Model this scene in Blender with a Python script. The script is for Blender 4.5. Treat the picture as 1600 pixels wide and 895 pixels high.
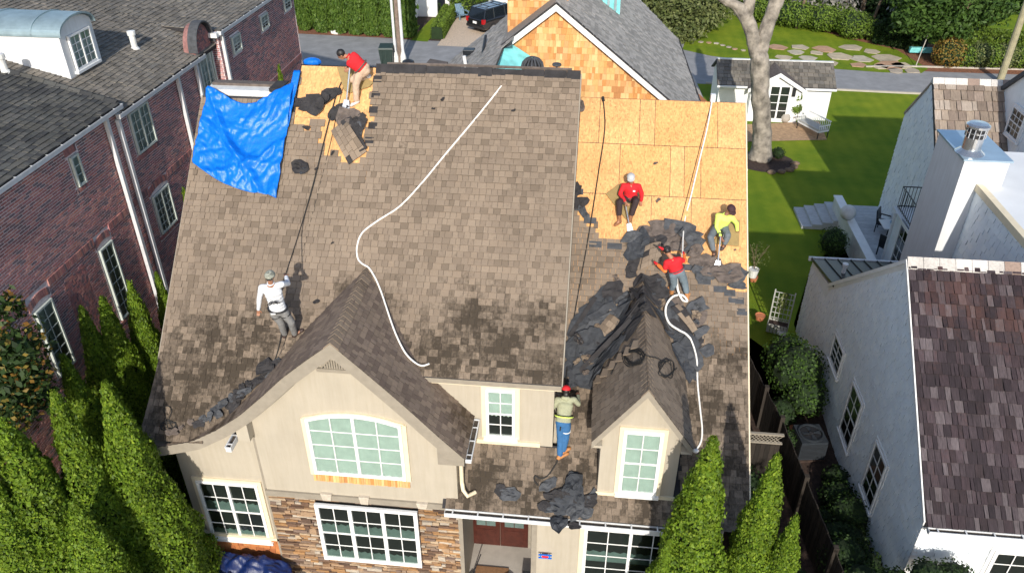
import bpy, bmesh, math, random
import numpy as np
from mathutils import Vector, Matrix
for o in list(bpy.data.objects): bpy.data.objects.remove(o)
S = bpy.context.scene
COL = S.collection
R = math.radians
# ---------------------------------------------------------------- camera
F_PX = 1244.0; PITCH = R(33.2); YAW = R(6.0); CAM_H = 16.7
cd = bpy.data.cameras.new('camera'); cam = bpy.data.objects.new('camera', cd); COL.objects.link(cam)
cd.sensor_fit = 'HORIZONTAL'; cd.sensor_width = 36.0; cd.lens = 36.0 * F_PX / 1600.0
cd.clip_start = 0.1; cd.clip_end = 2000
cam.location = (0, 0, CAM_H); cam.rotation_euler = (R(90) - PITCH, 0, YAW)
S.camera = cam
S.render.resolution_x = 1024; S.render.resolution_y = 572
# ---------------------------------------------------------------- light
SUN_EL = 27.0; SUN_AZ = -4.0       # shadows run along +Y, turned a little towards -X
S.view_settings.view_transform = 'Standard'; S.view_settings.look = 'None'
S.view_settings.exposure = 0.28; S.view_settings.gamma = 1.0
W = bpy.data.worlds.new('World'); S.world = W; W.use_nodes = True
wn = W.node_tree.nodes; wl = W.node_tree.links
sky = wn.new('ShaderNodeTexSky'); sky.sky_type = 'NISHITA'; sky.sun_disc = False
sky.sun_elevation = R(SUN_EL); sky.sun_rotation = R(176.0)
bg = wn['Background']; bg.inputs['Strength'].default_value = 0.15
wl.new(sky.outputs[0], bg.inputs['Color'])
sd = bpy.data.lights.new('sun', 'SUN'); sd.energy = 3.9; sd.angle = R(0.55); sd.color = (1.0, 0.94, 0.84)
sun = bpy.data.objects.new('sun', sd); COL.objects.link(sun)
_e, _a = R(SUN_EL), R(SUN_AZ)
SD = Vector((-math.sin(_a) * math.cos(_e), -math.cos(_a) * math.cos(_e), math.sin(_e)))
sun.rotation_euler = SD.to_track_quat('Z', 'Y').to_euler(); sun.location = (10, -30, 40)

# ---------------------------------------------------------------- measuring helpers: a sight line met with a real plane of the place
def ray(px, py):
    u = (px - 800) / F_PX; v = (py - 447.5) / F_PX
    r = Vector((math.cos(YAW), math.sin(YAW), 0)); h = Vector((-math.sin(YAW), math.cos(YAW), 0)); k = Vector((0, 0, 1))
    f = h * math.cos(PITCH) - k * math.sin(PITCH); d = -h * math.sin(PITCH) - k * math.cos(PITCH)
    return f + u * r + v * d
O0 = Vector((0, 0, CAM_H))
def atY(px, py, Y): d = ray(px, py); return O0 + d * (Y / d.y)
def atX(px, py, X): d = ray(px, py); return O0 + d * (X / d.x)
def atZ(px, py, Z): d = ray(px, py); return O0 + d * ((Z - CAM_H) / d.z)
class Plane:
    """z = z0 + sx*(x-x0) + sy*(y-y0)"""
    def __init__(s, p0, sx, sy): s.p = Vector(p0); s.sx = sx; s.sy = sy; s.n = Vector((-sx, -sy, 1)).normalized()
    def z(s, x, y): return s.p.z + s.sx * (x - s.p.x) + s.sy * (y - s.p.y)
    def hit(s, px, py, h=0.0):
        d = ray(px, py); n = Vector((-s.sx, -s.sy, 1)); q = s.p + Vector((0, 0, h))
        return O0 + d * ((q - O0).dot(n) / d.dot(n))
MAINP = Plane(atY(862, 603, 12.6), 0, 1.0)
RIGHTP = Plane(atY(1050, 825, 11.6), 0, 0.8)

# ---------------------------------------------------------------- object helpers
def tag(o, label=None, cat=None, group=None, kind=None):
    if label: o['label'] = label
    if cat: o['category'] = cat
    if group: o['group'] = group
    if kind: o['kind'] = kind
    return o
def empty(name, loc=(0, 0, 0), rz=0, label=None, cat=None, group=None):
    o = bpy.data.objects.new(name, None); COL.objects.link(o); o.location = loc; o.rotation_euler = (0, 0, rz)
    o.empty_display_size = 0.2
    return tag(o, label, cat, group)
def kids(o): return [c for c in list(bpy.data.objects) if c.parent is o]
def copy_tree(o, childmap, parent=None):
    c = o.copy(); COL.objects.link(c)
    if parent: c.parent = parent
    for ch in childmap.get(o.name, []): copy_tree(ch, childmap, c)
    return c
def child_map(root):
    m = {}
    allk = list(COL.objects)
    for ob in allk:
        if ob.parent: m.setdefault(ob.parent.name, []).append(ob)
    return m
class MB:
    def __init__(s): s.v = []; s.f = []; s.m = []; s.mi = 0
    def add(s, vs, fs):
        b = len(s.v); s.v.extend([tuple(p) for p in vs]); s.f.extend([tuple(i + b for i in f) for f in fs]); s.m.extend([s.mi] * len(fs)); return s
    def poly(s, pts): return s.add(pts, [tuple(range(len(pts)))])
    def box(s, a, b):
        x0, y0, z0 = a; x1, y1, z1 = b
        if x0 > x1: x0, x1 = x1, x0
        if y0 > y1: y0, y1 = y1, y0
        if z0 > z1: z0, z1 = z1, z0
        return s.add([(x0,y0,z0),(x1,y0,z0),(x1,y1,z0),(x0,y1,z0),(x0,y0,z1),(x1,y0,z1),(x1,y1,z1),(x0,y1,z1)],
                     [(0,3,2,1),(4,5,6,7),(0,1,5,4),(1,2,6,5),(2,3,7,6),(3,0,4,7)])
    def hexa(s, p):   # 8 points, bottom ring then top ring
        return s.add(p, [(0,3,2,1),(4,5,6,7),(0,1,5,4),(1,2,6,5),(2,3,7,6),(3,0,4,7)])
    def obox(s, fr, a, b):  # box in a frame
        x0,y0,z0 = [min(a[i], b[i]) for i in range(3)]; x1,y1,z1 = [max(a[i], b[i]) for i in range(3)]
        return s.hexa([fr(x0,y0,z0),fr(x1,y0,z0),fr(x1,y1,z0),fr(x0,y1,z0),fr(x0,y0,z1),fr(x1,y0,z1),fr(x1,y1,z1),fr(x0,y1,z1)])
    def prism(s, pts, d):   # polygon pushed along vector d, closed
        n = len(pts); d = Vector(d); P = [Vector(p) for p in pts]
        s.add(P + [p + d for p in P], [tuple(range(n))[::-1], tuple(range(n, 2*n))] + [(i, (i+1) % n, n + (i+1) % n, n + i) for i in range(n)])
        return s
    def tube(s, pts, r, n=8, cap=True):
        P = [Vector(p) for p in pts]; rr = r if isinstance(r, (list, tuple)) else [r] * len(P); b = len(s.v); ref = None
        for i, p in enumerate(P):
            t = (P[min(i+1, len(P)-1)] - P[max(i-1, 0)]);
            if t.length < 1e-9: t = Vector((0,0,1))
            t.normalize()
            if ref is None: ref = t.orthogonal().normalized()
            ref = (ref - t * ref.dot(t))
            if ref.length < 1e-6: ref = t.orthogonal()
            ref.normalize(); q = t.cross(ref)
            for k in range(n):
                a = 2 * math.pi * k / n; s.v.append(tuple(p + (ref * math.cos(a) + q * math.sin(a)) * rr[i]))
        for i in range(len(P) - 1):
            for k in range(n):
                s.f.append((b+i*n+k, b+i*n+(k+1)%n, b+(i+1)*n+(k+1)%n, b+(i+1)*n+k)); s.m.append(s.mi)
        if cap:
            s.f.append(tuple(b + k for k in range(n))[::-1]); s.f.append(tuple(b + (len(P)-1)*n + k for k in range(n))); s.m.extend([s.mi]*2)
        return s
    def lathe(s, c, prof, n=16, ax=None):  # prof list of (r,z)
        c = Vector(c); b = len(s.v)
        for r, z in prof:
            for k in range(n):
                a = 2*math.pi*k/n; s.v.append(tuple(c + Vector((r*math.cos(a), r*math.sin(a), z))))
        for i in range(len(prof)-1):
            for k in range(n):
                s.f.append((b+i*n+k, b+i*n+(k+1)%n, b+(i+1)*n+(k+1)%n, b+(i+1)*n+k)); s.m.append(s.mi)
        s.f.append(tuple(b+k for k in range(n))[::-1]); s.f.append(tuple(b+(len(prof)-1)*n+k for k in range(n))); s.m.extend([s.mi]*2)
        return s
    def ball(s, c, r, seg=12, rings=8, rot=None):
        c = Vector(c); r = Vector(r) if hasattr(r, '__len__') else Vector((r, r, r)); b = len(s.v)
        for i in range(rings + 1):
            th = math.pi * i / rings
            for k in range(seg):
                a = 2*math.pi*k/seg; p = Vector((r.x*math.sin(th)*math.cos(a), r.y*math.sin(th)*math.sin(a), r.z*math.cos(th)))
                if rot is not None: p = rot @ p
                s.v.append(tuple(c + p))
        for i in range(rings):
            for k in range(seg):
                s.f.append((b+i*seg+k, b+(i+1)*seg+k, b+(i+1)*seg+(k+1)%seg, b+i*seg+(k+1)%seg)); s.m.append(s.mi)
        return s
    def mesh(s, name, mats=None, smooth=False):
        me = bpy.data.meshes.new(name); me.from_pydata(s.v, [], s.f)
        if mats:
            for m in (mats if isinstance(mats, (list, tuple)) else [mats]): me.materials.append(m)
        if s.m and max(s.m) > 0: me.polygons.foreach_set('material_index', s.m)
        if smooth: me.polygons.foreach_set('use_smooth', [True] * len(me.polygons))
        me.update(); return me
    def build(s, name, mats, parent=None, smooth=False, bevel=0, **kw):
        me = s.mesh(name, mats, smooth); o = bpy.data.objects.new(name, me); COL.objects.link(o)
        if parent:
            o.parent = parent
            # geometry is written in world coordinates: undo the parent's own placement
            M = Matrix.Translation(parent.location) @ parent.rotation_euler.to_matrix().to_4x4()
            p = parent.parent
            while p:
                M = Matrix.Translation(p.location) @ p.rotation_euler.to_matrix().to_4x4() @ M; p = p.parent
            if M != Matrix.Identity(4): me.transform(M.inverted())
        else:
            if me.vertices:
                c = Vector(s.v[0]); lo = Vector([min(q[i] for q in s.v) for i in range(3)]); hi = Vector([max(q[i] for q in s.v) for i in range(3)])
                c = Vector(((lo.x+hi.x)/2, (lo.y+hi.y)/2, lo.z)); me.transform(Matrix.Translation(-c)); o.location = c
        if bevel:
            bv = o.modifiers.new('bevel', 'BEVEL'); bv.width = bevel; bv.segments = 2; bv.limit_method = 'ANGLE'
        return tag(o, **kw)
def frame(o, u, v):
    o = Vector(o); u = Vector(u).normalized(); v = Vector(v).normalized(); n = u.cross(v).normalized()
    return lambda a, b, c=0.0: o + u * a + v * b + n * c

# ---------------------------------------------------------------- pieces: shingles, bricks, stones ...
WEDGE_F = [(0,1,5,4),(4,5,6,7),(1,2,6,5),(3,0,4,7)]
BOX_F = [(4,5,6,7),(0,1,5,4),(1,2,6,5),(2,3,7,6),(3,0,4,7)]
def emit_pieces(name, boxes, m, parent, keep=300, faces=WEDGE_F, smooth=False, edge=None):
    """boxes: lists of 8 world points. The nearest keep become objects, the others one joined part."""
    boxes = sorted(boxes, key=lambda b: (b[0] - O0).length)
    P = parent.matrix_basis.copy()
    for b in boxes[:keep]:
        c = sum((Vector(p) for p in b), Vector()) / 8
        me = bpy.data.meshes.new(name); me.from_pydata([tuple(Vector(p) - c) for p in b], [], faces); me.materials.append(m)
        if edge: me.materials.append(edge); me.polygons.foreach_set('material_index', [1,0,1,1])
        o = bpy.data.objects.new(name, me); COL.objects.link(o); o.parent = parent
        off = parent.location.copy(); q = parent.parent
        while q: off += q.location; q = q.parent
        o.location = c - off
    rest = boxes[keep:]
    if rest:
        mb = MB()
        for b in rest: mb.add(b, faces)
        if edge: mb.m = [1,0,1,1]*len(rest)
        mb.build(name, [m, edge] if edge else m, parent, kind='stuff')
def tile(mp, A, B, ex, wd, th=0.012, clip=None, rnd=None, gap=0.004, jit=0.0, lap=1.25, wvar=0.35, tvar=0.5, span=None, skip=None):
    """courses of shingles: mp(a,b,c) maps along-course a, up-slope b, height c to the world."""
    rnd = rnd or random.Random(1); out = []; b = B[0]; row = 0
    while b < B[1] - 1e-6:
        b1 = min(b + ex * lap, B[1] + ex * 0.2)
        a0, a1 = (span(b + ex * 0.5) if span else A)
        a = a0 - rnd.random() * wd if not span else a0
        first = True
        while a < a1 - 1e-6:
            w = wd * (1 + rnd.uniform(-wvar, wvar))
            if span and first: w *= rnd.uniform(0.4, 1.0)
            first = False
            e = min(a + w, a1)
            if a1 - e < wd * 0.3: e = a1
            s0 = max(a, a0)
            if e - s0 > 0.02:
                ca = (s0 + e) / 2
                if (clip is None or clip(ca, b + ex * 0.5)) and not (skip and skip(ca, b + ex * 0.5)):
                    t = th * (1 + rnd.uniform(-tvar, tvar)); j = rnd.uniform(-jit, jit); lift = rnd.uniform(0, th*0.3)
                    g = gap * 0.5
                    out.append([mp(s0+g, b+j, -0.002), mp(e-g, b+j+rnd.uniform(-jit,jit)*.4, -0.002), mp(e-g, b1, -0.004), mp(s0+g, b1, -0.004),
                                mp(s0+g, b+j, t+lift+0.004), mp(e-g, b+j, t+lift+0.004), mp(e-g, b1, 0.003), mp(s0+g, b1, 0.003)])
            a = e
        b += ex; row += 1
    return out

# ---------------------------------------------------------------- materials
def newmat(name):
    m = bpy.data.materials.new(name); m.use_nodes = True; nt = m.node_tree; b = nt.nodes['Principled BSDF']
    return m, nt, b
def N(nt, t, **kw):
    n = nt.nodes.new(t)
    for k, v in kw.items():
        if hasattr(n, k): setattr(n, k, v)
    return n
def ramp(nt, stops, interp='LINEAR'):
    n = nt.nodes.new('ShaderNodeValToRGB'); cr = n.color_ramp; cr.interpolation = interp
    while len(cr.elements) < len(stops): cr.elements.new(0.5)
    for e, (p, c) in zip(cr.elements, stops): e.position = p; e.color = (*c, 1)
    return n
def mix(nt, fac, a, b, blend='MIX'):
    n = nt.nodes.new('ShaderNodeMix'); n.data_type = 'RGBA'; n.blend_type = blend
    for i, v in ((0, fac), (6, a), (7, b)):
        if isinstance(v, (int, float)): n.inputs[i].default_value = v
        elif isinstance(v, tuple): n.inputs[i].default_value = (*v, 1) if len(v) == 3 else v
        else: nt.links.new(v, n.inputs[i])
    return n.outputs[2]
def noise(nt, vec, scale, detail=3, rough=0.6, dist=0):
    n = nt.nodes.new('ShaderNodeTexNoise'); n.inputs['Scale'].default_value = scale; n.inputs['Detail'].default_value = detail
    n.inputs['Roughness'].default_value = rough; n.inputs['Distortion'].default_value = dist
    if vec is not None: nt.links.new(vec, n.inputs['Vector'])
    return n.outputs['Fac']
def pos(nt): return nt.nodes.new('ShaderNodeNewGeometry').outputs['Position']
def vmul(nt, vec, s):
    n = nt.nodes.new('ShaderNodeVectorMath'); n.operation = 'MULTIPLY'; nt.links.new(vec, n.inputs[0]); n.inputs[1].default_value = s; return n.outputs[0]
def math_(nt, op, a, b=None, clamp=False):
    n = nt.nodes.new('ShaderNodeMath'); n.operation = op; n.use_clamp = clamp
    for i, v in ((0, a), (1, b)):
        if v is None: continue
        if isinstance(v, (int, float)): n.inputs[i].default_value = v
        else: nt.links.new(v, n.inputs[i])
    return n.outputs[0]
def island(nt):
    g = nt.nodes.new('ShaderNodeNewGeometry'); oi = nt.nodes.new('ShaderNodeObjectInfo')
    s = math_(nt, 'ADD', g.outputs['Random Per Island'], oi.outputs['Random']); return math_(nt, 'FRACT', s)
def bump(nt, b, h, strength=0.3, dist=0.02):
    n = nt.nodes.new('ShaderNodeBump'); n.inputs['Strength'].default_value = strength; n.inputs['Distance'].default_value = dist
    nt.links.new(h, n.inputs['Height']); nt.links.new(n.outputs[0], b.inputs['Normal'])
def setc(nt, b, c):
    if isinstance(c, tuple): b.inputs['Base Color'].default_value = (*c, 1)
    else: nt.links.new(c, b.inputs['Base Color'])
def plain(name, col, rough=0.6, metal=0.0, var=0.12, sc=6.0, bmp=0.0, spec=0.5, obj=False):
    m, nt, b = newmat(name); p = pos(nt)
    n = noise(nt, p, sc, 4)
    dark = tuple(c * (1 - var) for c in col); lite = tuple(min(1, c * (1 + var)) for c in col)
    r = ramp(nt, [(0.3, dark), (0.7, lite)]); nt.links.new(n, r.inputs[0]); setc(nt, b, r.outputs[0])
    b.inputs['Roughness'].default_value = rough; b.inputs['Metallic'].default_value = metal; b.inputs['Specular IOR Level'].default_value = spec
    if bmp: bump(nt, b, noise(nt, p, sc * 8, 3), bmp, 0.01)
    return m
def pieces_mat(name, cols, rough=0.85, grain=(30, 30, 30), gvar=0.25, stain=None, stain_amt=0.0, bmp=0.3, spots=None, patch=0.25, spec=0.3, patchsc=0.7):
    """cols: palette picked per piece; grain: noise scale per axis; spots: ((x,y,z),radius) where grime gathers."""
    m, nt, b = newmat(name); p = pos(nt)
    k = len(cols); r = ramp(nt, [(i / k, c) for i, c in enumerate(cols)], 'CONSTANT'); nt.links.new(island(nt), r.inputs[0])
    g = noise(nt, vmul(nt, p, grain), 1.0, 4, 0.7)
    gr = ramp(nt, [(0.25, (1-gvar,)*3), (0.75, (1+gvar,)*3)]); nt.links.new(g, gr.inputs[0])
    c = mix(nt, 1.0, r.outputs[0], gr.outputs[0], 'MULTIPLY')
    pn = noise(nt, p, patchsc, 4, 0.6); pr = ramp(nt, [(0.3, (1-patch,)*3), (0.7, (1+patch*.6,)*3)]); nt.links.new(pn, pr.inputs[0])
    c = mix(nt, 1.0, c, pr.outputs[0], 'MULTIPLY')
    if spots:
        tot = None
        for (q, rad) in spots:
            d = nt.nodes.new('ShaderNodeVectorMath'); d.operation = 'DISTANCE'; nt.links.new(p, d.inputs[0]); d.inputs[1].default_value = q
            f = math_(nt, 'SUBTRACT', 1.0, math_(nt, 'DIVIDE', d.outputs['Value'], rad), True)
            tot = f if tot is None else math_(nt, 'MAXIMUM', tot, f)
        isl = math_(nt, 'MULTIPLY', math_(nt, 'SUBTRACT', island(nt), .5), .45); fine = math_(nt, 'MULTIPLY', math_(nt, 'SUBTRACT', noise(nt, p, 14, 3, .7), .5), .9)
        tot = math_(nt, 'ADD', math_(nt, 'MULTIPLY', tot, .75), math_(nt, 'ADD', isl, fine))
        nn = noise(nt, vmul(nt, p, (2.2, .9, .9)), 1.3, 5, 0.75)
        f = math_(nt, 'MULTIPLY', math_(nt, 'SUBTRACT', math_(nt, 'ADD', tot, nn), 0.72), 1.9, True)
        c = mix(nt, math_(nt, 'MULTIPLY', f, stain_amt), c, stain)
    setc(nt, b, c); b.inputs['Roughness'].default_value = rough; b.inputs['Specular IOR Level'].default_value = spec
    if bmp: bump(nt, b, g, bmp, 0.01)
    return m
def glass_mat(name, col=(0.02, 0.03, 0.03), tint=0.35):
    m, nt, b = newmat(name)
    out = nt.nodes['Material Output']; tr = N(nt, 'ShaderNodeBsdfTransparent'); tr.inputs[0].default_value = (0.88, 0.94, 0.92, 1)
    gl = N(nt, 'ShaderNodeBsdfGlossy'); gl.inputs['Roughness'].default_value = 0.03; gl.inputs['Color'].default_value = (0.9, 0.95, 1, 1)
    fr = N(nt, 'ShaderNodeFresnel'); fr.inputs[0].default_value = 1.7
    bp = N(nt, 'ShaderNodeBump'); bp.inputs['Strength'].default_value = 0.05; nt.links.new(noise(nt, pos(nt), 2.5, 2), bp.inputs['Height']); nt.links.new(bp.outputs[0], gl.inputs['Normal'])
    mx = N(nt, 'ShaderNodeMixShader'); nt.links.new(fr.outputs[0], mx.inputs[0]); nt.links.new(tr.outputs[0], mx.inputs[1]); nt.links.new(gl.outputs[0], mx.inputs[2])
    nt.links.new(mx.outputs[0], out.inputs['Surface']); return m
def leaf_mat(name, cols, patch=0.35, rough=0.55, trans=0.25):
    m, nt, b = newmat(name); p = pos(nt)
    r = ramp(nt, [(i / max(1, len(cols)-1), c) for i, c in enumerate(cols)]); nt.links.new(island(nt), r.inputs[0])
    pn = noise(nt, p, 2.2, 4, 0.7); pr = ramp(nt, [(0.3, (1-patch,)*3), (0.7, (1+patch*.7,)*3)]); nt.links.new(pn, pr.inputs[0])
    c = mix(nt, 1.0, r.outputs[0], pr.outputs[0], 'MULTIPLY'); setc(nt, b, c); b.inputs['Roughness'].default_value = rough
    b.inputs['Specular IOR Level'].default_value = 0.25
    t = N(nt, 'ShaderNodeBsdfTranslucent'); nt.links.new(c, t.inputs[0]); mx = N(nt, 'ShaderNodeMixShader'); mx.inputs[0].default_value = trans
    out = nt.nodes['Material Output']; nt.links.new(b.outputs[0], mx.inputs[1]); nt.links.new(t.outputs[0], mx.inputs[2]); nt.links.new(mx.outputs[0], out.inputs['Surface'])
    return m
M = {}
ml = MAINP
M['shingle'] = pieces_mat('asphalt_shingle', [(0.239,0.184,0.136),(0.217,0.168,0.126),(0.249,0.194,0.145),(0.170,0.131,0.097),(0.228,0.177,0.133),(0.201,0.155,0.116),(0.244,0.190,0.142),(0.223,0.173,0.130)], grain=(60,60,60), gvar=.16,
    stain=(.032,.024,.016), stain_amt=.88, patch=.14,
    spots=[(tuple(MAINP.hit(x,y)),r_) for x,y,r_ in [(360,560,1.9),(300,600,2.0),(290,660,1.9),(400,530,1.3),(420,590,1.3),(330,520,1.2),(780,545,1.9),(700,560,1.6),(850,580,1.5),(740,500,1.2),(850,510,1.0),(600,480,.8),(640,550,1.0),(545,470,.7),(500,530,.8),(465,560,.8)]]+
          [(tuple(RIGHTP.hit(x,y)),r_) for x,y,r_ in [(760,740,1.5),(900,740,1.4),(740,780,1.2),(820,780,1.3),(1100,640,1.6),(1120,740,1.8),(1010,800,1.2),(920,640,1.0),(1140,560,1.0),(900,600,.9)]])
M['shingle_edge'] = plain('shingle_cut_edge_shade', (.055,.045,.038), .95, var=.3)  # dark cut edge, its colour also draws the shadow line of each course
M['shingle_gable'] = pieces_mat('asphalt_shingle_gable', [(0.204,0.156,0.120),(0.171,0.129,0.102),(0.237,0.180,0.138),(0.149,0.111,0.090),(0.215,0.164,0.130)], grain=(60,60,60), gvar=.16,
    stain=(.04,.026,.012), stain_amt=.8, patch=.14, spots=[(tuple(atX(735,650,-2.2)),1.0),(tuple(atX(660,590,-3.0)),.5),(tuple(atY(340,665,11.5)),1.0),(tuple(atY(285,680,11.4)),.9)])
M['felt'] = plain('felt_underlay', (.03,.028,.03), .9, var=.35, sc=5, bmp=.4)
M['felt_grey'] = plain('torn_felt_grey', (.06,.064,.072), .85, var=.35, sc=8, bmp=.3)
M['felt_brown'] = plain('torn_shingle_back', (.115,.092,.08), .9, var=.35, sc=8, bmp=.3)
M['felt_blue'] = plain('torn_felt_slate', (.034,.038,.046), .8, var=.3, sc=8, bmp=.3)
def osb(name, base):
    m, nt, b = newmat(name); p = pos(nt)
    v = N(nt, 'ShaderNodeTexVoronoi'); v.inputs['Scale'].default_value = 1.0; v.inputs['Randomness'].default_value = 1
    nt.links.new(vmul(nt, p, (38, 17, 17)), v.inputs['Vector'])
    sp = N(nt, 'ShaderNodeSeparateColor'); nt.links.new(v.outputs['Color'], sp.inputs[0])
    r = ramp(nt, [(0, tuple(c*.78 for c in base)), (.35, base), (.7, tuple(min(1,c*1.12) for c in base)), (.93, tuple(min(1,c*1.3) for c in base)), (.99, tuple(c*.62 for c in base))], 'LINEAR'); nt.links.new(sp.outputs[0], r.inputs[0])
    v2 = noise(nt, vmul(nt, p, (12,30,30)), 1.0, 3); r2 = ramp(nt, [(.3,(.86,.84,.8)),(.7,(1.08,1.08,1.06))]); nt.links.new(v2, r2.inputs[0])
    c = mix(nt, 1, r.outputs[0], r2.outputs[0], 'MULTIPLY')
    c = mix(nt, math_(nt,'MULTIPLY',island(nt),.22), c, (.55,.34,.15))
    n3 = noise(nt, p, 1.1, 4); r3 = ramp(nt, [(.35,(.88,.86,.82)),(.65,(1.04,1.04,1.04))]); nt.links.new(n3, r3.inputs[0])
    c = mix(nt, 1, c, r3.outputs[0], 'MULTIPLY')
    setc(nt, b, c); b.inputs['Roughness'].default_value = .75; bump(nt, b, sp.outputs[1], .12, .004); return m
M['osb'] = osb('osb_sheathing', (.71,.385,.16))
M['osb2'] = osb('osb_sheathing_darker', (.69,.36,.135))
def stucco(name, col):
    m, nt, b = newmat(name); p = pos(nt)
    a = noise(nt, p, 1.2, 5, .65); r = ramp(nt, [(.3, tuple(c*.9 for c in col)), (.7, col)]); nt.links.new(a, r.inputs[0])
    st = noise(nt, vmul(nt, p, (9, 9, .7)), 1.0, 4, .7); r2 = ramp(nt, [(.3,(.91,.9,.88)),(.6,(1,1,1))]); nt.links.new(st, r2.inputs[0])
    setc(nt, b, mix(nt, 1, r.outputs[0], r2.outputs[0], 'MULTIPLY')); b.inputs['Roughness'].default_value = .85
    bump(nt, b, noise(nt, p, 45, 4, .7), .35, .006); return m
M['stucco'] = stucco('cream_stucco', (.455,.405,.325))
M['stucco_white'] = stucco('white_stucco', (.74,.75,.76))
M['trim_taupe'] = plain('taupe_painted_trim', (.29,.255,.205), .6, var=.1)
M['trim_cream'] = plain('cream_trim', (.74,.64,.46), .6, var=.06)
M['white'] = plain('white_paint', (.8,.8,.79), .45, var=.06, sc=3)
M['white_dirty'] = plain('weathered_white_paint', (.68,.68,.66), .55, var=.14, sc=4, bmp=.1)
M['metal_white'] = plain('white_gutter_metal', (.66,.67,.68), .35, var=.1, sc=6)
M['gutter_in'] = plain('gutter_debris', (.08,.065,.05), .9, var=.5, sc=14)
M['glass'] = glass_mat('window_glass')
M['dark'] = plain('dark_room', (.012,.016,.016), .6, var=.2)
M['curtain'] = plain('pale_green_curtain', (.36,.43,.40), .8, var=.08)
M['curtain_pale'] = plain('pale_net_curtain', (.6,.66,.6), .8, var=.1)
M['curtain_dim'] = plain('dim_curtain', (.10,.15,.14), .8, var=.2)
M['black'] = plain('black_metal', (.02,.02,.022), .4, var=.2)
M['rope_black'] = plain('black_rope', (.02,.019,.018), .8, var=.3, sc=30)
M['rope_white'] = plain('white_rope', (.78,.76,.72), .7, var=.1, sc=30)
M['cedar'] = pieces_mat('new_cedar_shingle', [(.62,.31,.105),(.68,.37,.14),(.55,.25,.08),(.72,.43,.18),(.6,.3,.12),(.48,.22,.08),(.66,.38,.17),(.76,.48,.22),(.58,.33,.13)], rough=.75, grain=(60,60,4), gvar=.14, patch=.12, bmp=.2)
M['cedar_red'] = pieces_mat('cedar_red_shingle', [(.42,.15,.05),(.5,.2,.07),(.36,.12,.045),(.46,.17,.06)], rough=.7, grain=(60,60,4), gvar=.2, patch=.15, bmp=.2)
M['stone'] = pieces_mat('ledge_stone', [(.25,.15,.085),(.36,.24,.15),(.15,.09,.06),(.32,.18,.085),(.44,.33,.22),(.2,.14,.11),(.28,.2,.14),(.36,.2,.09),(.11,.07,.05),(.42,.36,.29)], rough=.9, grain=(14,14,40), gvar=.35, patch=.3, bmp=.8)
M['mortar_dark'] = plain('dark_mortar', (.07,.055,.045), .95, var=.3, sc=20, bmp=.4)
M['limestone'] = plain('limestone', (.5,.44,.36), .85, var=.15, sc=12, bmp=.3)
M['brick'] = pieces_mat('brick_red_mix', [(0.439,0.192,0.179),(0.325,0.159,0.155),(0.504,0.216,0.179),(0.244,0.150,0.155),(0.390,0.183,0.179),(0.374,0.200,0.195),(0.536,0.266,0.227),(0.211,0.150,0.163),(0.455,0.192,0.188)], rough=.9, grain=(30,30,30), gvar=.3, patch=.25, bmp=.4)
M['mortar'] = plain('pale_mortar', (.74,.65,.65), .95, var=.2, sc=10, bmp=.3)
M['slate'] = pieces_mat('weathered_grey_shingle', [(.19,.17,.145),(.155,.14,.12),(.22,.195,.165),(.13,.117,.10),(.2,.178,.148),(.17,.158,.14)], grain=(30,30,30), gvar=.25, patch=.3, stain=(.13,.1,.045), stain_amt=.6, patchsc=.5,
    spots=[((-14.6,17.2,10),1.6),((-13.6,18.0,9.5),1.0)])
M['slate_dark'] = pieces_mat('dark_grey_shingle', [(.09,.09,.084),(.07,.07,.067),(.11,.106,.097),(.058,.058,.058),(.1,.096,.085)], grain=(30,30,30), gvar=.25, patch=.35, patchsc=.6)
M['grey_shingle'] = pieces_mat('grey_asphalt_shingle', [(.34,.32,.295),(.29,.272,.25),(.38,.355,.33),(.25,.236,.218)], grain=(40,40,40), gvar=.2, patch=.12)
M['shake_purple'] = pieces_mat('weathered_cedar_shake', [(.05,.037,.042),(.038,.027,.032),(.078,.061,.067),(.028,.02,.024),(.046,.031,.036),(.11,.09,.096),(.035,.024,.027),(.06,.043,.049)], rough=.8, grain=(46,5,5), gvar=.5, patch=.25, bmp=.7, stain=(.10,.045,.035), stain_amt=.5, spots=[((8.6,16.2,6.6),1.3),((9.9,15.6,6.2),1.0)])
M['shake_tan'] = pieces_mat('tan_cedar_shake', [(.3,.24,.19),(.24,.19,.15),(.36,.3,.25),(.2,.155,.125),(.28,.22,.18)], rough=.8, grain=(30,5,5), gvar=.35, patch=.2, bmp=.5)
M['ridge_pale'] = pieces_mat('pale_ridge_shingle', [(.5,.47,.44),(.6,.57,.53),(.3,.22,.18),(.55,.52,.5)], grain=(20,20,20), patch=.2)
M['siding'] = pieces_mat('white_painted_shingle', [(0.805,0.854,0.891),(0.830,0.878,0.900),(0.854,0.891,0.900),(0.817,0.866,0.900)], rough=.6, grain=(10,10,3), gvar=.04, patch=.08, bmp=.1, patchsc=2)
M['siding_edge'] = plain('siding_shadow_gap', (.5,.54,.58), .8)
M['flat_roof'] = plain('white_membrane', (.74,.75,.76), .6, var=.06, sc=1)
M['metal_blue'] = plain('zinc_cap', (.38,.5,.6), .3, metal=.5, var=.1, sc=2)
M['copper_blue'] = plain('aged_standing_seam', (.30,.40,.44), .45, metal=.4, var=.16, sc=3)
M['metal_dark'] = plain('dark_standing_seam', (.018,.022,.028), .4, metal=.3, var=.2)
M['steel'] = plain('bright_steel', (.62,.62,.62), .25, metal=.9, var=.1)
M['wood_fence'] = pieces_mat('dark_fence_board', [(.03,.024,.02),(.04,.032,.026),(.022,.018,.015)], grain=(20,20,3), patch=.2)  # dark boards, colour taken darker still for the shadow of the trees
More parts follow.
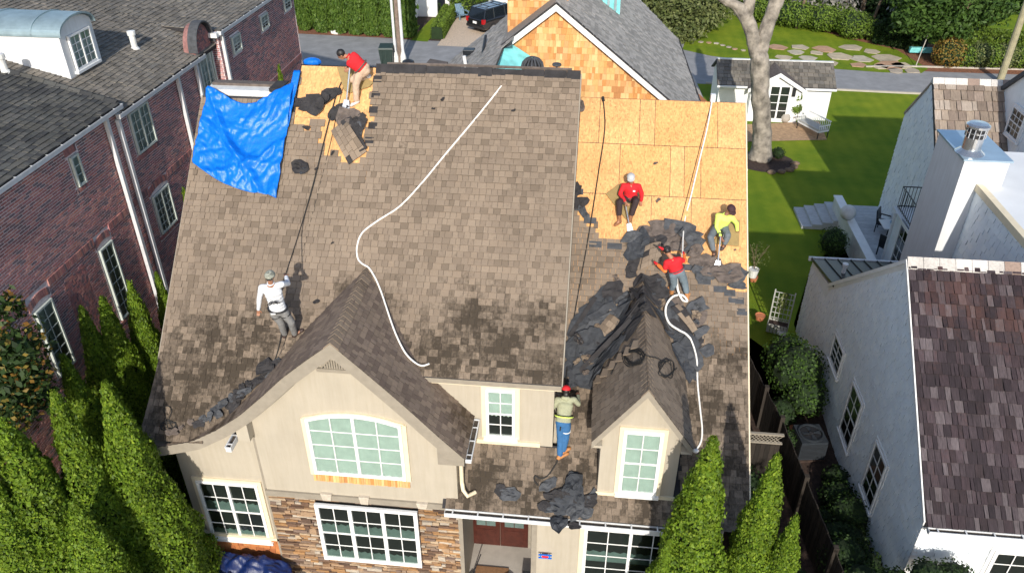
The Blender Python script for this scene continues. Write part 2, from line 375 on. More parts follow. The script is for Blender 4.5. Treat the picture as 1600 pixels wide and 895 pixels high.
M['wood_deck'] = pieces_mat('grey_deck_board', [(.5,.51,.52),(.55,.56,.57),(.46,.47,.48)], grain=(4,20,20), patch=.1)
M['door'] = plain('mahogany_door', (.06,.015,.01), .35, var=.25, sc=8)
M['zipwall'] = plain('teal_sheathing_wrap', (.20,.62,.64), .5, var=.25, sc=3)
M['asphalt'] = plain('asphalt', (.26,.26,.265), .9, var=.16, sc=1.2, bmp=.3)
M['concrete'] = plain('pale_concrete', (.42,.38,.33), .9, var=.14, sc=2, bmp=.3)
M['gravel'] = plain('tan_pea_gravel', (.56,.44,.33), .95, var=.22, sc=9, bmp=.8)
M['mulch'] = plain('red_mulch', (.22,.09,.045), .95, var=.5, sc=9, bmp=1)
M['mulch_dark'] = plain('dark_soil', (.05,.03,.022), .95, var=.5, sc=9, bmp=1)
M['straw'] = plain('tan_mulch', (.4,.26,.15), .95, var=.3, sc=6, bmp=.8)
M['flag'] = pieces_mat('flagstone', [(.45,.38,.28),(.5,.42,.3),(.4,.34,.27),(.45,.28,.18),(.48,.43,.33)], grain=(3,3,3), gvar=.2, patch=.15)
# ================================================================ the house being re-roofed
V = Vector
house = empty('house', (-2.5, 15, 0), 0, 'cream stucco and stone house with brown shingle roof being stripped by roofers', 'house')
YR, YW = 11.5, 11.78          # rake plane and front wall of the gable
prof = [(-8.93,4.66,11.3),(-7.95,4.87,11.4),(-7.35,5.18,11.5),(-6.79,5.62,YR),(-6.2,6.2,YR),(-5.73,6.69,YR),(-5.15,7.2,YR),(-4.64,7.62,YR)]
profR = [(-4.64,7.62,YR),(-4.15,7.1,YR),(-3.7,6.61,YR),(-3.23,6.08,YR),(-2.75,5.51,YR),(-2.17,4.86,YR)]
def interp(pr, x, k=1):
    if x <= pr[0][0]: return pr[0][k]
    for a, b in zip(pr, pr[1:]):
        if x <= b[0]: t = (x-a[0])/(b[0]-a[0]); return a[k]+(b[k]-a[k])*t
    return pr[-1][k]
def roofz(x): return interp(prof, x) if x < -4.64 else interp(profR, x)
XL, XRm, YRIDGE = -8.9, -0.30, 17.52
# --- roof decks (solid slabs under the shingles)
roof = empty('roof'); roof.parent = house; roof.location = (0, 0, 0)
def slab(mb, pts, n, t):  # pts polygon, thickness below
    mb.prism(pts, V(n).normalized() * -t)
def mp_main(a, b, c=0.0): # a = X, b = Y, height c above the deck
    return V((a, b, MAINP.z(a, b))) + MAINP.n * c
def mp_right(a, b, c=0.0): return V((a, b, RIGHTP.z(a, b))) + RIGHTP.n * c
mb = MB()
# left edge flares out at the foot
edgeL = [(XL,YRIDGE-1.1),(XL-.02,15.5),(XL-.03,13.0),(XL-.1,12.2),(XL-.1,11.6)]
slab(mb, [mp_main(*q) for q in [(-6.72,YRIDGE),(-6.72,YRIDGE-.6),(XL,YRIDGE-.6),(XL-.02,15.5),(XL-.05,13.0),(XL-.05,11.55),(-7.9,11.62),(-7.2,12.0),(-6.6,12.4),(-6.2,12.6),(XRm,12.6),(XRm,YRIDGE)]], MAINP.n, .10)
# back slope
slab(mb, [V((-6.72,YRIDGE,MAINP.z(0,YRIDGE))),V((XRm,YRIDGE,MAINP.z(0,YRIDGE))),V((XRm,22.5,6.0)),V((-6.72,22.5,6.0))], (0,1,1), .10)
slab(mb, [V((XL,16.95,MAINP.z(0,16.92))),V((-6.73,16.95,MAINP.z(0,16.92))),V((-6.73,22.5,5.2)),V((XL,22.5,5.2))], (0,1,1), .10)
mb.build('roof_deck', M['felt'], roof)
# cleared area of the main roof, top left: OSB sheets
def torn_left(x, y):     # cleared sheathing between the tarp and the shingles
    if y < 15.85: return False
    yb = 16.05 + .12*math.sin(x*9) + .08*math.sin(x*23+1) + (.45 if x < -6.05 else 0)
    if x > -5.55: yb = 15.95 + .2*math.sin(x*5)
    xr = -4.98 + .06*math.sin(y*11)
    return -6.72 < x < xr and y > yb
XO = [-6.70, -5.9, -4.95]
sheets = []
for (x0,x1,y0,y1) in [(-6.70,-5.75,15.6,16.6),(-5.745,-4.85,15.6,16.55),(-6.70,-5.35,16.605,17.5),(-5.345,-4.85,16.555,17.5)]:
    MB().hexa([mp_main(x0,y0,.0),mp_main(x1,y0,.0),mp_main(x1,y1,.0),mp_main(x0,y1,.0),mp_main(x0,y0,.003),mp_main(x1,y0,.003),mp_main(x1,y1,.003),mp_main(x0,y1,.003)]).build('sheathing_panel', M['osb'], roof)
# --- main shingles
rnd = random.Random(11)
def gable_hides(x, y):   # under the front gable's roof
    if x < -8.9 or x > -2.1: return False
    z = roofz(x); yv = MAINP.p.y + (z - MAINP.p.z)
    return y < yv - .12
def main_ok(x, y):
    if torn_left(x, y): return False
    if y < 11.42: return False
    if y < 12.58 and x > -6.0: return False
    if gable_hides(x, y): return False
    if x < -6.75 and y > 16.85: return False
    return True
s_up = math.sqrt(2)
def mpm(a, b, c=0.0): return mp_main(a, 11.4 + b / s_up, c + .008)
bx = tile(mpm, None, (0, (17.45-11.4)*s_up), .143, .148, .015, clip=lambda a, b: main_ok(a, 11.4+b/s_up), rnd=rnd, gap=.006, jit=.004,
          span=lambda b: (XL-.06-.16*max(0,1-b/1.8)**1.5, XRm))
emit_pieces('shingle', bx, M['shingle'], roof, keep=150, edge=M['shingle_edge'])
# patch of newer shingles, left of centre, slightly proud
bx = tile(lambda a,b,c=0: mp_main(a, 12.55+b/s_up, c+.016), (-6.75,-5.6), (0, 1.5), .152, .19, .012, rnd=rnd, gap=.005,
          clip=lambda a,b: not gable_hides(a, 12.55+b/s_up))
for b_ in bx: pass
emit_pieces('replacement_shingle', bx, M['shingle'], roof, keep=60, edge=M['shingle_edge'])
# dark under-tabs showing along the torn edge
mb = MB()
for i, y in enumerate([17.25,16.98,16.72,16.45,16.2]):
    x = -4.99 + .04*math.sin(i*3)
    mb.hexa([mp_main(x,y,.014),mp_main(x+.2,y,.014),mp_main(x+.2,y+.11,.014),mp_main(x,y+.11,.014),mp_main(x,y,.026),mp_main(x+.2,y,.026),mp_main(x+.2,y+.11,.026),mp_main(x,y+.11,.026)])
    mb.build('exposed_under_tab', M['felt'], roof); mb = MB()
# ridge: black felt strip and cap
mb = MB(); rz_ = MAINP.z(0, YRIDGE)
rr = random.Random(5)
x = -4.95
while x < XRm:
    w = rr.uniform(.25, .5); e = min(x+w, XRm); d = rr.uniform(.09,.14); hh = rr.uniform(.02,.05)
    mb.add([(x,YRIDGE-d,rz_-d+hh*.6),(e,YRIDGE-d,rz_-d+hh*.6),(e,YRIDGE+.01,rz_+hh+.03),(x,YRIDGE+.01,rz_+hh+.03),(x,YRIDGE+.2,rz_-.15),(e,YRIDGE+.2,rz_-.15)], [(0,1,2,3),(3,2,5,4),(0,3,4),(1,5,2)])
    x = e + .004
mb.build('ridge_felt', M['felt'], roof)
mb = MB(); mb.tube([(-4.7,YRIDGE+.05,rz_+.07),(-3,YRIDGE+.06,rz_+.08),(-.5,YRIDGE+.05,rz_+.075)], .035, 6)
mb.build('ridge_vent', M['felt_brown'], roof)
# --- right roof: shingles below, OSB above
XR2, YR2 = 3.80, 19.66
mb = MB()
slab(mb, [mp_right(*q) for q in [(-.3,11.75),(XR2,11.75),(XR2,YR2),(-.3,YR2)]], RIGHTP.n, .10)
slab(mb, [mp_right(*q) for q in [(-2.75,11.62),(XR2-1.5,11.62),(XR2-1.5,11.75),(-.3,11.75),(-.3,12.8),(-2.75,12.8)]], RIGHTP.n, .10)
slab(mb, [V((-.3,YR2,RIGHTP.z(0,YR2))),V((XR2,YR2,RIGHTP.z(0,YR2))),V((XR2,23.5,6.2)),V((-.3,23.5,6.2))], (0,1,1), .10)
mb.build('roof_deck', M['felt'], roof)
# OSB sheets, 2.44 x 1.22 staggered, measured along the slope
k8 = math.sqrt(1 + .64)
rows = [(YR2-.02, 1.24), (YR2-.02-1.95/k8, 1.24)]
def osbpanel(x0, x1, y0, y1, m='osb', h=.0):
    MB().hexa([mp_right(x0,y0,h),mp_right(x1,y0,h),mp_right(x1,y1,h),mp_right(x0,y1,h),mp_right(x0,y0,h+.003),mp_right(x1,y0,h+.003),mp_right(x1,y1,h+.003),mp_right(x0,y1,h+.003)]).build('sheathing_panel', M[m], roof)
ya, yb, yc, yd = YR2, RIGHTP.hit(1000,226).y, RIGHTP.hit(1000,305).y, 15.35
for (r0, r1, cuts) in [(ya, yb, [-.30,.2,1.2,1.58,3.12,XR2]), (yb-.006, yc, [-.30,.75,1.98,2.32,2.72,XR2]), (yc-.006, yd, [-.30,1.1,1.55,2.5,XR2]), (yd-.006, 14.6, [-.3,.9,2.1,3.0,XR2])]:
    for c0, c1 in zip(cuts, cuts[1:]): osbpanel(c0+.006, c1-.006, r1, r0-.006, 'osb' if (c0*7) % 1 > .3 else 'osb2')
def torn_right(x, y):
    e = 16.25 + .18*math.sin(x*3.1) + .08*math.sin(x*17)
    if x < .12: e = RIGHTP.hit(905,330).y + (x+.3)*-.9
    elif x < .3: e = RIGHTP.hit(935,352).y
    elif x < 1.2: e = RIGHTP.hit(950,378).y
    elif x < 2.3: e = RIGHTP.hit(1050,400).y
    elif x < 2.75: e = RIGHTP.hit(1090,425).y
    elif x < 3.3: e = RIGHTP.hit(1120,438).y
    else: e = RIGHTP.hit(1150,458).y
    return y > e
def mpr(a, b, c=0.0): return mp_right(a, 11.62 + b / k8, c + .008)
def right_ok(x, y):
    if torn_right(x, y): return False
    if .60 < x < 2.3 and 12.1 < y < 14.9 and abs(x-1.48) < .86 * min(1, (15.2-y)/1.2): return False
    if x < -.5 and y > 12.75: return False
    return True
bx = tile(mpr, None, (0, (17.5-11.62)*k8), .143, .148, .015, clip=lambda a, b: right_ok(a, 11.62+b/k8), rnd=rnd, gap=.006, jit=.004,
          span=lambda b: (-2.68 if 11.62+b/k8 < 12.76 else XRm, XR2))
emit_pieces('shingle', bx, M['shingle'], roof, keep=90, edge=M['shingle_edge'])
# dark exposed headlaps along the torn edge
hl = [(905,325,.28),(922,345,.3),(905,300,.2),(1075,392,.35),(1100,440,.3),(1125,452,.3),(1150,470,.35),(1140,458,.25),(1072,418,.3),(960,385,.35),(930,382,.3),(1165,488,.4)]
mb = MB()
for (px,py,w) in hl:
    q = RIGHTP.hit(px,py); x0, x1 = max(-.29, q.x-w/2), min(XR2-.01, q.x+w/2)
    mb.hexa([mp_right(x0,q.y-.06,.013),mp_right(x1,q.y-.06,.013),mp_right(x1,q.y+.06,.013),mp_right(x0,q.y+.06,.013),mp_right(x0,q.y-.06,.03),mp_right(x1,q.y-.06,.03),mp_right(x1,q.y+.06,.026),mp_right(x0,q.y+.06,.026)])
    mb.build('exposed_under_tab', M['felt_grey'], roof); mb = MB()
# rake boards and drip edge of the right roof
mb = MB()
mb.hexa([mp_right(XR2,11.7,-.12),mp_right(XR2+.03,11.7,-.12),mp_right(XR2+.03,YR2,-.12),mp_right(XR2,YR2,-.12),mp_right(XR2,11.7,.012),mp_right(XR2+.03,11.7,.012),mp_right(XR2+.03,YR2,.012),mp_right(XR2,YR2,.012)])
mb.build('rake_board', M['trim_cream'], roof)
MB().hexa([mp_main(XRm,12.6,-.2),mp_main(XRm+.025,12.6,-.2),mp_main(XRm+.025,YRIDGE,-.2),mp_main(XRm,YRIDGE,-.2),mp_main(XRm,12.6,.005),mp_main(XRm+.025,12.6,.005),mp_main(XRm+.025,YRIDGE,.005),mp_main(XRm,YRIDGE,.005)]).build('rake_board', M['trim_taupe'], roof)
MB().hexa([mp_main(XL-.09,12.6,-.14),mp_main(XL-.06,12.6,-.14),mp_main(XL-.04,YRIDGE-.6,-.14),mp_main(XL-.07,YRIDGE-.6,-.14),mp_main(XL-.09,12.6,.0),mp_main(XL-.06,12.6,.0),mp_main(XL-.04,YRIDGE-.6,.0),mp_main(XL-.07,YRIDGE-.6,.0)]).build('rake_board', M['trim_taupe'], roof)
MB().box((-.3,YR2+.0,RIGHTP.z(0,YR2)-.1),(XR2,YR2+.02,RIGHTP.z(0,YR2)-.0)).build('ridge_board', M['cedar_red'], roof)
# low white parapet with dark cap behind the tarp
cp0, cp1 = V((-8.95,YRIDGE-.15,MAINP.z(0,YRIDGE)-.35)), V((-6.75,YRIDGE-.15,MAINP.z(0,YRIDGE)-.42))
MB().box((XL+.02,17.0,10.3),(-6.76,17.35,10.46)).build('white_flashing', M['white_dirty'], roof)
MB().box((XL+.06,17.28,10.462),(-6.76,17.5,10.52)).build('ridge_cap', M['felt_brown'], roof)
for x in (-7.35,): MB().box((x,16.95,10.462),(x+.28,17.5,10.545)).build('felt_strip', M['felt'], roof)

# --- front gable roof (curved left slope, steep right slope)
def arclen(pr):
    L = [0]
    for a, b in zip(pr, pr[1:]): L.append(L[-1] + math.hypot(b[0]-a[0], b[1]-a[1]))
    return L
LL, LR = arclen(prof), arclen(profR)
def on(pr, L, s):
    s = max(0, min(s, L[-1]-1e-6))
    for i in range(len(L)-1):
        if s <= L[i+1]: break
    t = (s-L[i])/(L[i+1]-L[i]); a, b = pr[i], pr[i+1]
    tx, tz = (b[0]-a[0])/(L[i+1]-L[i]), (b[1]-a[1])/(L[i+1]-L[i])
    n = V((-tz,0,tx));
    if n.z < 0: n = -n
    return a[0]+(b[0]-a[0])*t, a[1]+(b[1]-a[1])*t, a[2]+(b[2]-a[2])*t, n
def yback(x, z):
    yv = MAINP.p.y + (z - MAINP.p.z)
    if x > -3.17 and z < 6.1: yv = max(yv, 12.76)
    return yv
# left: b runs up the curve, a runs along -Y from the back
def mp_gl(a, b, c=0.0): x, z, y, n = on(prof, LL, b); return V((x, a, z)) + n * c
def mp_gr(a, b, c=0.0): x, z, y, n = on(profR, LR, LR[-1]-b); return V((x, -a, z)) + n * c
def span_l(b):
    x, z, y, n = on(prof, LL, b); return (y - .02, max(yback(x, z) + .05, y+.05))
def span_r(b):
    x, z, y, n = on(profR, LR, LR[-1]-b); return (-(yback(x, z) + .05), -(y - .02))
def mp_gl2(a, b, c=0.0): x, z, y, n = on(prof, LL, b); return V((x, a, z)) + n * c
# flip so that the wedge faces outwards: left slope runs with +Y as 'a' reversed
bx = tile(lambda a,b,c=0: mp_gl(-a,b,c), None, (0.0, LL[-1]), .135, .16, .012, rnd=rnd, gap=.006, jit=.006, span=lambda b: (-span_l(b)[1], -span_l(b)[0]))
bx += tile(lambda a,b,c=0: mp_gr(-a,b,c), None, (0.0, LR[-1]), .13, .14, .015, rnd=rnd, gap=.006, jit=.006, span=lambda b: (-span_r(b)[1], -span_r(b)[0]))
gr = empty('gable_roof'); gr.parent = house
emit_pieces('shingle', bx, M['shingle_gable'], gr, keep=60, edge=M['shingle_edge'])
# deck + rake fascia following the profile
def strip(pr, off0, off1, y0f, y1f, name, m, par, cap=True):
    mb = MB(); pts = []
    nseg = 26; L = arclen(pr)
    for i in range(nseg+1):
        x, z, y, n = on(pr, L, L[-1]*i/nseg)
        pts.append((x, z, y, n))
    for p, q in zip(pts, pts[1:]):
        A = [V((p[0], y0f(p), p[1])) + p[3]*off0, V((q[0], y0f(q), q[1])) + q[3]*off0, V((q[0], y1f(q), q[1])) + q[3]*off0, V((p[0], y1f(p), p[1])) + p[3]*off0]
        B_ = [V((p[0], y0f(p), p[1])) + p[3]*off1, V((q[0], y0f(q), q[1])) + q[3]*off1, V((q[0], y1f(q), q[1])) + q[3]*off1, V((p[0], y1f(p), p[1])) + p[3]*off1]
        mb.hexa(A + B_)
    return mb.build(name, m, par)
for pr in (prof, profR):
    strip(pr, -.05, -.004, lambda p: p[2]+.035, lambda p: max(yback(p[0],p[1]), p[2]+.06), 'roof_deck', M['felt'], gr)
    strip(pr, -.26, -.006, (lambda p: p[2]) if pr is prof else (lambda p: p[2]-.004), lambda p: p[2]+.03, 'rake_fascia', M['trim_taupe'], gr)
    strip(pr, -.10 if pr is prof else -.103, -.055, lambda p: p[2]+.032, lambda p: YW+.1, 'soffit', M['trim_taupe'], gr)
MB().add([(-4.64-.2,YR+.001,7.62-.2),(-4.64,YR+.001,7.61),(-4.64+.2,YR+.001,7.62-.22),(-4.64,YR+.001,7.62-.42),(-4.64-.2,YR+.29,7.62-.2),(-4.64,YR+.29,7.61),(-4.64+.2,YR+.29,7.62-.22),(-4.64,YR+.29,7.62-.42)],[(0,1,2,3),(4,7,6,5),(0,4,5,1),(1,5,6,2),(2,6,7,3),(3,7,4,0)]).build('apex_block', M['trim_taupe'], gr)
# ridge caps of the gable
mb = MB(); y = YR - .02; caps = []
while y < 14.15:
    e = y + .15
    c = []
    for (dx, dz) in ((-.14,-.135),(0,.0),(.14,-.145)):
        pass
    t0, t1 = .034, .018
    P = [V((-4.64-.15,y,7.62-.135+t0)),V((-4.64,y,7.62+t0)),V((-4.64+.15,y,7.62-.155+t0)),V((-4.64-.15,e+.04,7.62-.135+t1)),V((-4.64,e+.04,7.62+t1)),V((-4.64+.15,e+.04,7.62-.155+t1))]
    P += [V(p)-V((0,0,.03)) for p in P[:3]]
    MB().add(P, [(0,1,4,3),(1,2,5,4),(6,7,1,0),(7,8,2,1)]).build('ridge_cap', M['shingle'], gr)
    y = e
# --- walls
def wallpoly(name, m, pts, depth, par=house): return MB().prism(pts, (0, depth, 0)).build(name, m, par)
XB0, XB1 = -6.75, -2.42
ZB = 3.17
pts = [V((XB0,YW,ZB)),V((XB1,YW,ZB))] + [V((x,YW,roofz(x)-.1)) for x in (XB1,-2.75,-3.23,-3.7,-4.15,-4.64,-5.15,-5.73,-6.2,XB0)]
wallpoly('wall', M['stucco'], pts, 1.0)
MB().box((XB0-.03,YW-.05,ZB-.16),(XB1+.02,YW+.2,ZB)).build('band_course', M['trim_taupe'], house)
YL = 11.9
pts = [V((-8.75,YL,.9)),V((XB0,YL,.9)),V((XB0,YL,roofz(XB0)-.12))] + [V((x,YL,roofz(x)-.12)) for x in (-7.35,-7.95,-8.75)]
wallpoly('wall', M['stucco'], pts, .5)
MB().box((-8.75,12.35,0),(-2.5,12.5,3.4)).build('inner_wall', M['stucco'], house)
# big body under the main roof
mb = MB(); e = .14
mb.prism([V((-6.76,12.78,3.05)),V((-6.76,22,3.05)),V((-6.76,22,6.2)),V((-6.76,YRIDGE,MAINP.z(0,YRIDGE)-e-.05)),V((-6.76,12.78,MAINP.z(0,12.78)-e))], (6.31,0,0))
mb.prism([V((-8.7,12.78,3.05)),V((-8.7,22,3.05)),V((-8.7,22,5.4)),V((-8.7,16.9,MAINP.z(0,16.9)-e-.05)),V((-8.7,12.78,MAINP.z(0,12.78)-e))], (1.93,0,0))
mb.build('wall', M['stucco'], house)
MB().box((-8.69,12.8,0),(-2.46,21.9,3.04)).build('wall', M['stucco'], house)
MB().box((-2.45,13.4,0),(-.45,21.9,3.04)).build('wall', M['stucco'], house)
mb = MB()
mb.prism([V((-.44,13.0,0)),V((-.44,23.3,0)),V((-.44,23.3,6.1)),V((-.44,YR2,RIGHTP.z(0,YR2)-e)),V((-.44,13.0,RIGHTP.z(0,13.0)-e))], (4.1,0,0))
mb.build('wall', M['stucco'], house)
# upper wall right of the gable shows a small step at its foot
MB().box((-2.6,12.60+.14,RIGHTP.z(0,12.74)+.02),(-.72,12.78,RIGHTP.z(0,12.74)+.14)).build('skirt_board', M['trim_cream'], house)
MB().box((-3.2,12.6,5.9),(XRm,12.63,6.02)).build('eave_fascia', M['trim_taupe'], house)
MB().box((-3.2,12.63,5.86),(XRm,12.79,5.9)).build('soffit', M['trim_cream'], house)
# --- stone facing of the bay, ledge stones one by one
ZS = ZB - .16
MB().box((XB0+.02,YW+.04,0),(XB1-.02,YW+.4,ZS)).build('stone_backing', M['mortar_dark'], house)
WX0, WX1, WZ0, WZ1 = -5.93, -3.85, 1.02, 2.98   # opening of the triple window (recomputed below)
a_, b_ = atY(492,785,YW), atY(657,880,YW)
tl, tr, br, bl = atY(492,784,YW-.05), atY(653,797,YW-.05), atY(660,884,YW-.05), atY(508,868,YW-.05)
WX0, WX1 = (tl.x+bl.x)/2, (tr.x+br.x)/2; WZ1 = (tl.z+tr.z)/2; WZ0 = (bl.z+br.z)/2
rs = random.Random(3); boxes = []; z = .2
while z < ZS - .02:
    hh = rs.choice([.05,.06,.07,.085,.1]); hh = min(hh, ZS - z)
    x = XB0
    while x < XB1 - .01:
        w = rs.uniform(.1,.42); big = rs.random() < .06
        e_ = min(x+w, XB1)
        if not (x < WX1 and e_ > WX0 and z < WZ1 and z+hh > WZ0):
            segs = [(x,e_)]
        else:
            segs = []
            if x < WX0 - .03: segs.append((x, WX0))
            if e_ > WX1 + .03: segs.append((WX1, e_))
        for (p, q) in segs:
            d = rs.uniform(.0,.05); g = .006; j = lambda: rs.uniform(-.006,.006)
            boxes.append([V((p+g,YW+.05,z+g+j())),V((q-g,YW+.05,z+g+j())),V((q-g,YW+.05,z+hh-g+j())),V((p+g,YW+.05,z+hh-g+j())),
                          V((p+g+j(),YW-d,z+g+j())),V((q-g+j(),YW-d+j(),z+g+j())),V((q-g+j(),YW-d+j(),z+hh-g+j())),V((p+g+j(),YW-d,z+hh-g+j()))])
        x = e_
    z += hh
# larger stones set among the thin ones
for i in range(26):
    x = rs.uniform(XB0+.1, XB1-.4); z = rs.uniform(.9, ZS-.25); w, h2 = rs.uniform(.18,.34), rs.uniform(.13,.22)
    if x < WX1+.05 and x+w > WX0-.05 and z < WZ1+.05 and z+h2 > WZ0-.05: continue
    k = lambda: rs.uniform(0,.05)
    boxes.append([V((x+k(),YW,z+k())),V((x+w-k(),YW,z+k())),V((x+w-k(),YW,z+h2-k())),V((x+k(),YW,z+h2-k())),V((x+k(),YW-.062,z+k())),V((x+w-k(),YW-.06,z+k())),V((x+w-k(),YW-.064,z+h2-k())),V((x+k(),YW-.06,z+h2-k()))])
emit_pieces('stone', boxes, M['stone'], house, keep=300, faces=[(4,5,6,7),(0,1,5,4),(1,2,6,5),(2,3,7,6),(3,0,4,7)])
def keyblock(px, py, w, h_):
    c = atY(px, py, YW-.07); x, z = c.x, c.z
    MB().add([(x-w*.35,YW-.08,z-h_),(x+w*.35,YW-.08,z-h_),(x+w/2,YW-.08,z),(x-w/2,YW-.08,z),(x-w*.35,YW,z-h_),(x+w*.35,YW,z-h_),(x+w/2,YW,z),(x-w/2,YW,z)],[(0,1,2,3),(0,4,5,1),(1,5,6,2),(2,6,7,3),(3,7,4,0)]).build('key_stone', M['limestone'], house, bevel=.01)
keyblock(568,777,.24,.22); keyblock(509,772,.26,.2); keyblock(659,787,.26,.16)
# --- windows
def window(root, name, fr, w, h, cols, rows_, units=1, fw=.07, mun=.022, trim=None, tw=.12, sill=True, arch=0.0, curtain=None, sash=True, label=None, dark='dark', frame_m='white', valance=True, d=.0):
    """fr(a,b,c): a right, b up, c out. Parts are children of one window part (frame, pane, muntin, curtain)."""
    def top(a): return h + arch * (1 - ((a-w/2)/(w/2))**2) - arch if arch else h
    if arch: o = MB().prism([fr(0,0,-.02),fr(w,0,-.02)] + [fr(w-w*i/12, top(w-w*i/12), -.02) for i in range(13)], fr(0,0,.012)-fr(0,0,-.02)).build(name, M[dark], root)
    else: o = MB().obox(fr, (0,0,-.02), (w,h,.012+d)).build(name, M[dark], root)      # the dark room behind
    if label: o['label'] = label
    mbf = MB()
    def bar(a0,b0,a1,b1,c0,c1): mbf.obox(fr, (a0,b0,c0), (a1,b1,c1))
    bar(0,0,fw,(top(fw*.5)),.0,.075); bar(w-fw,0,w,top(w-fw*.5),.0,.075); bar(fw,0,w-fw,fw*1.2,.0,.07)
    if arch:
        n = 14
        for i in range(n):
            a0, a1 = w*i/n, w*(i+1)/n
            p = [fr(a0,top(a0)-fw,0),fr(a1,top(a1)-fw,0),fr(a1,top(a1),0),fr(a0,top(a0),0),fr(a0,top(a0)-fw,.078),fr(a1,top(a1)-fw,.078),fr(a1,top(a1),.078),fr(a0,top(a0),.078)]
            mbf.hexa(p)
    else: bar(fw,h-fw,w-fw,h,.0,.072)
    uw = (w - fw*(units+1)) / units
    for u in range(1, units): bar(fw*u+uw*u, fw*1.2, fw*(u+1)+uw*u, (h if not arch else top(w/2))-fw, .0, .071)
    if sill: mbf.obox(fr, (-.06,-.07,0), (w+.06,-.002,.11))
    mbf.build('window_frame', M[frame_m], o)
    for u in range(units):
        a0 = fw*(u+1)+uw*u; a1 = a0+uw; b0 = fw*1.2; b1 = h-fw if not arch else top((a0+a1)/2)-fw
        if dark == 'dark' and not curtain and root is house:
            for (bb0, bb1) in ((b0, b0+(b1-b0)*.13), (b0+(b1-b0)*.5, b0+(b1-b0)*.66)): MB().prism([fr(a0+(a1-a0)*i/12, bb0 if True else 0, .016) for i in range(13)]+[fr(a1-(a1-a0)*i/12, bb1+.03*math.sin(i*2.1+u), .016) for i in range(13)], fr(0,0,.012)-fr(0,0,0)).build('blind', M['curtain_dim'], o)
        if curtain:
            cm = MB(); n = 40; cov = curtain if isinstance(curtain, float) else 1.0
            hb = b1 - (b1-b0)*cov
            for k in range(n):
                x0, x1 = a0+(a1-a0)*k/n, a0+(a1-a0)*(k+1)/n
                z0, z1 = .03+.006*math.sin(k*.62+.8*math.sin(k*.3)), .03+.006*math.sin((k+1)*.62+.8*math.sin((k+1)*.3))
                t0 = min(b1, top(x0)-fw if arch else b1); t1 = min(b1, top(x1)-fw if arch else b1)
                cm.poly([fr(x0,hb+.02*math.sin(k*.9),z0+d),fr(x1,hb+.02*math.sin((k+1)*.9),z1+d),fr(x1,t1,z1+d),fr(x0,t0,z0+d)])
            cm.build('curtain', M['curtain_pale'] if root is not house else M['curtain'], o, smooth=True)
        mm = MB()
        for c in range(1, cols): x = a0+(a1-a0)*c/cols; mm.obox(fr, (x-mun/2,b0,.038), (x+mun/2,min(b1, top(x)-fw*.6 if arch else b1),.054))
        for r_ in range(1, rows_):
            y = b0+(b1-b0)*r_/rows_; t = mun*(2.0 if (sash and r_*2 == rows_) else 1)
            mm.obox(fr, (a0,y-t/2,.0375), (a1,y+t/2,.058 if t > mun else .052))
        mm.build('muntin', M[frame_m], o)
        for c in range(cols):
            for r_ in range(rows_):
                x0, x1 = a0+(a1-a0)*c/cols, a0+(a1-a0)*(c+1)/cols; y0, y1 = b0+(b1-b0)*r_/rows_, b0+(b1-b0)*(r_+1)/rows_
                if arch and r_ == rows_-1:
                    MB().poly([fr(x0,y0,.045),fr(x1,y0,.045),fr(x1,top(x1)-fw*.5,.045),fr(x0,top(x0)-fw*.5,.045)]).build('pane', M['glass'], o)
                else: MB().poly([fr(x0,y0,.045),fr(x1,y0,.045),fr(x1,y1,.045),fr(x0,y1,.045)]).build('pane', M['glass'], o)
    if trim:
        mt = MB(); tt = tw
        if arch:
            mt.obox(fr, (-tt,-.04,0), (-.002,top(0),.045)); mt.obox(fr, (w+.002,-.04,0), (w+tt,top(w),.045)); n = 14
            for i in range(n):
                a0, a1 = -tt*.6+(w+tt*1.2)*i/n, -tt*.6+(w+tt*1.2)*(i+1)/n; q0 = top(min(max(a0,0),w))+.003; q1 = top(min(max(a1,0),w))+.003
                mt.hexa([fr(a0,q0,0),fr(a1,q1,0),fr(a1,q1+tt*.35,0),fr(a0,q0+tt*.35,0),fr(a0,q0,.05),fr(a1,q1,.05),fr(a1,q1+tt*.35,.05),fr(a0,q0+tt*.35,.05)])
        else:
            mt.obox(fr, (-tt,-.03,0), (-.002,h+tt,.045)); mt.obox(fr, (w+.002,-.03,0), (w+tt,h+tt,.045)); mt.obox(fr, (-.002,h+.002,0), (w+.002,h+tt,.044))
        mt.build('window_trim', M[trim], o)
    return o
def wq(root, name, c4, Y, cols, rows_, **k):  # window from its four corners seen in a wall plane Y
    tl, tr, br, bl = [atY(*q, Y) for q in c4]
    x0, x1 = (tl.x+bl.x)/2, (tr.x+br.x)/2; z1, z0 = (tl.z+tr.z)/2, (bl.z+br.z)/2
    return window(root, name, frame((x0,Y,z0),(1,0,0),(0,0,1)), x1-x0, z1-z0, cols, rows_, **k)
wq(house,'window',[(492,784),(653,797),(660,884),(508,868)],YW-.03,2,4,units=3,fw=.09,sill=False,label='triple white sash window in the stone wall')
a = atY(478,655,YW); b = atY(632,745,YW)
aw = wq(house,'window',[(478,640),(626,652),(636,748),(491,736)],YW,2,4,units=2,fw=.065,arch=.2,trim='trim_cream',tw=.1,curtain=1.0,sill=False,sash=False,label='wide arched window with pale green curtains')
tl, tr, br, bl = [atY(*q, YW) for q in [(478,640),(626,652),(636,748),(491,736)]]
sx0, sx1, sz = (tl.x+bl.x)/2-.06, (tr.x+br.x)/2+.06, (bl.z+br.z)/2
bx = tile(lambda a_,b_,c=0: V((a_,YW-c-.01,b_)), (sx0,sx1), (sz-.24,sz-.03), .21, .055, .02, rnd=rs, wvar=.4, gap=.005, lap=1)
emit_pieces('cedar_shingle', bx, M['cedar'], house, keep=60)
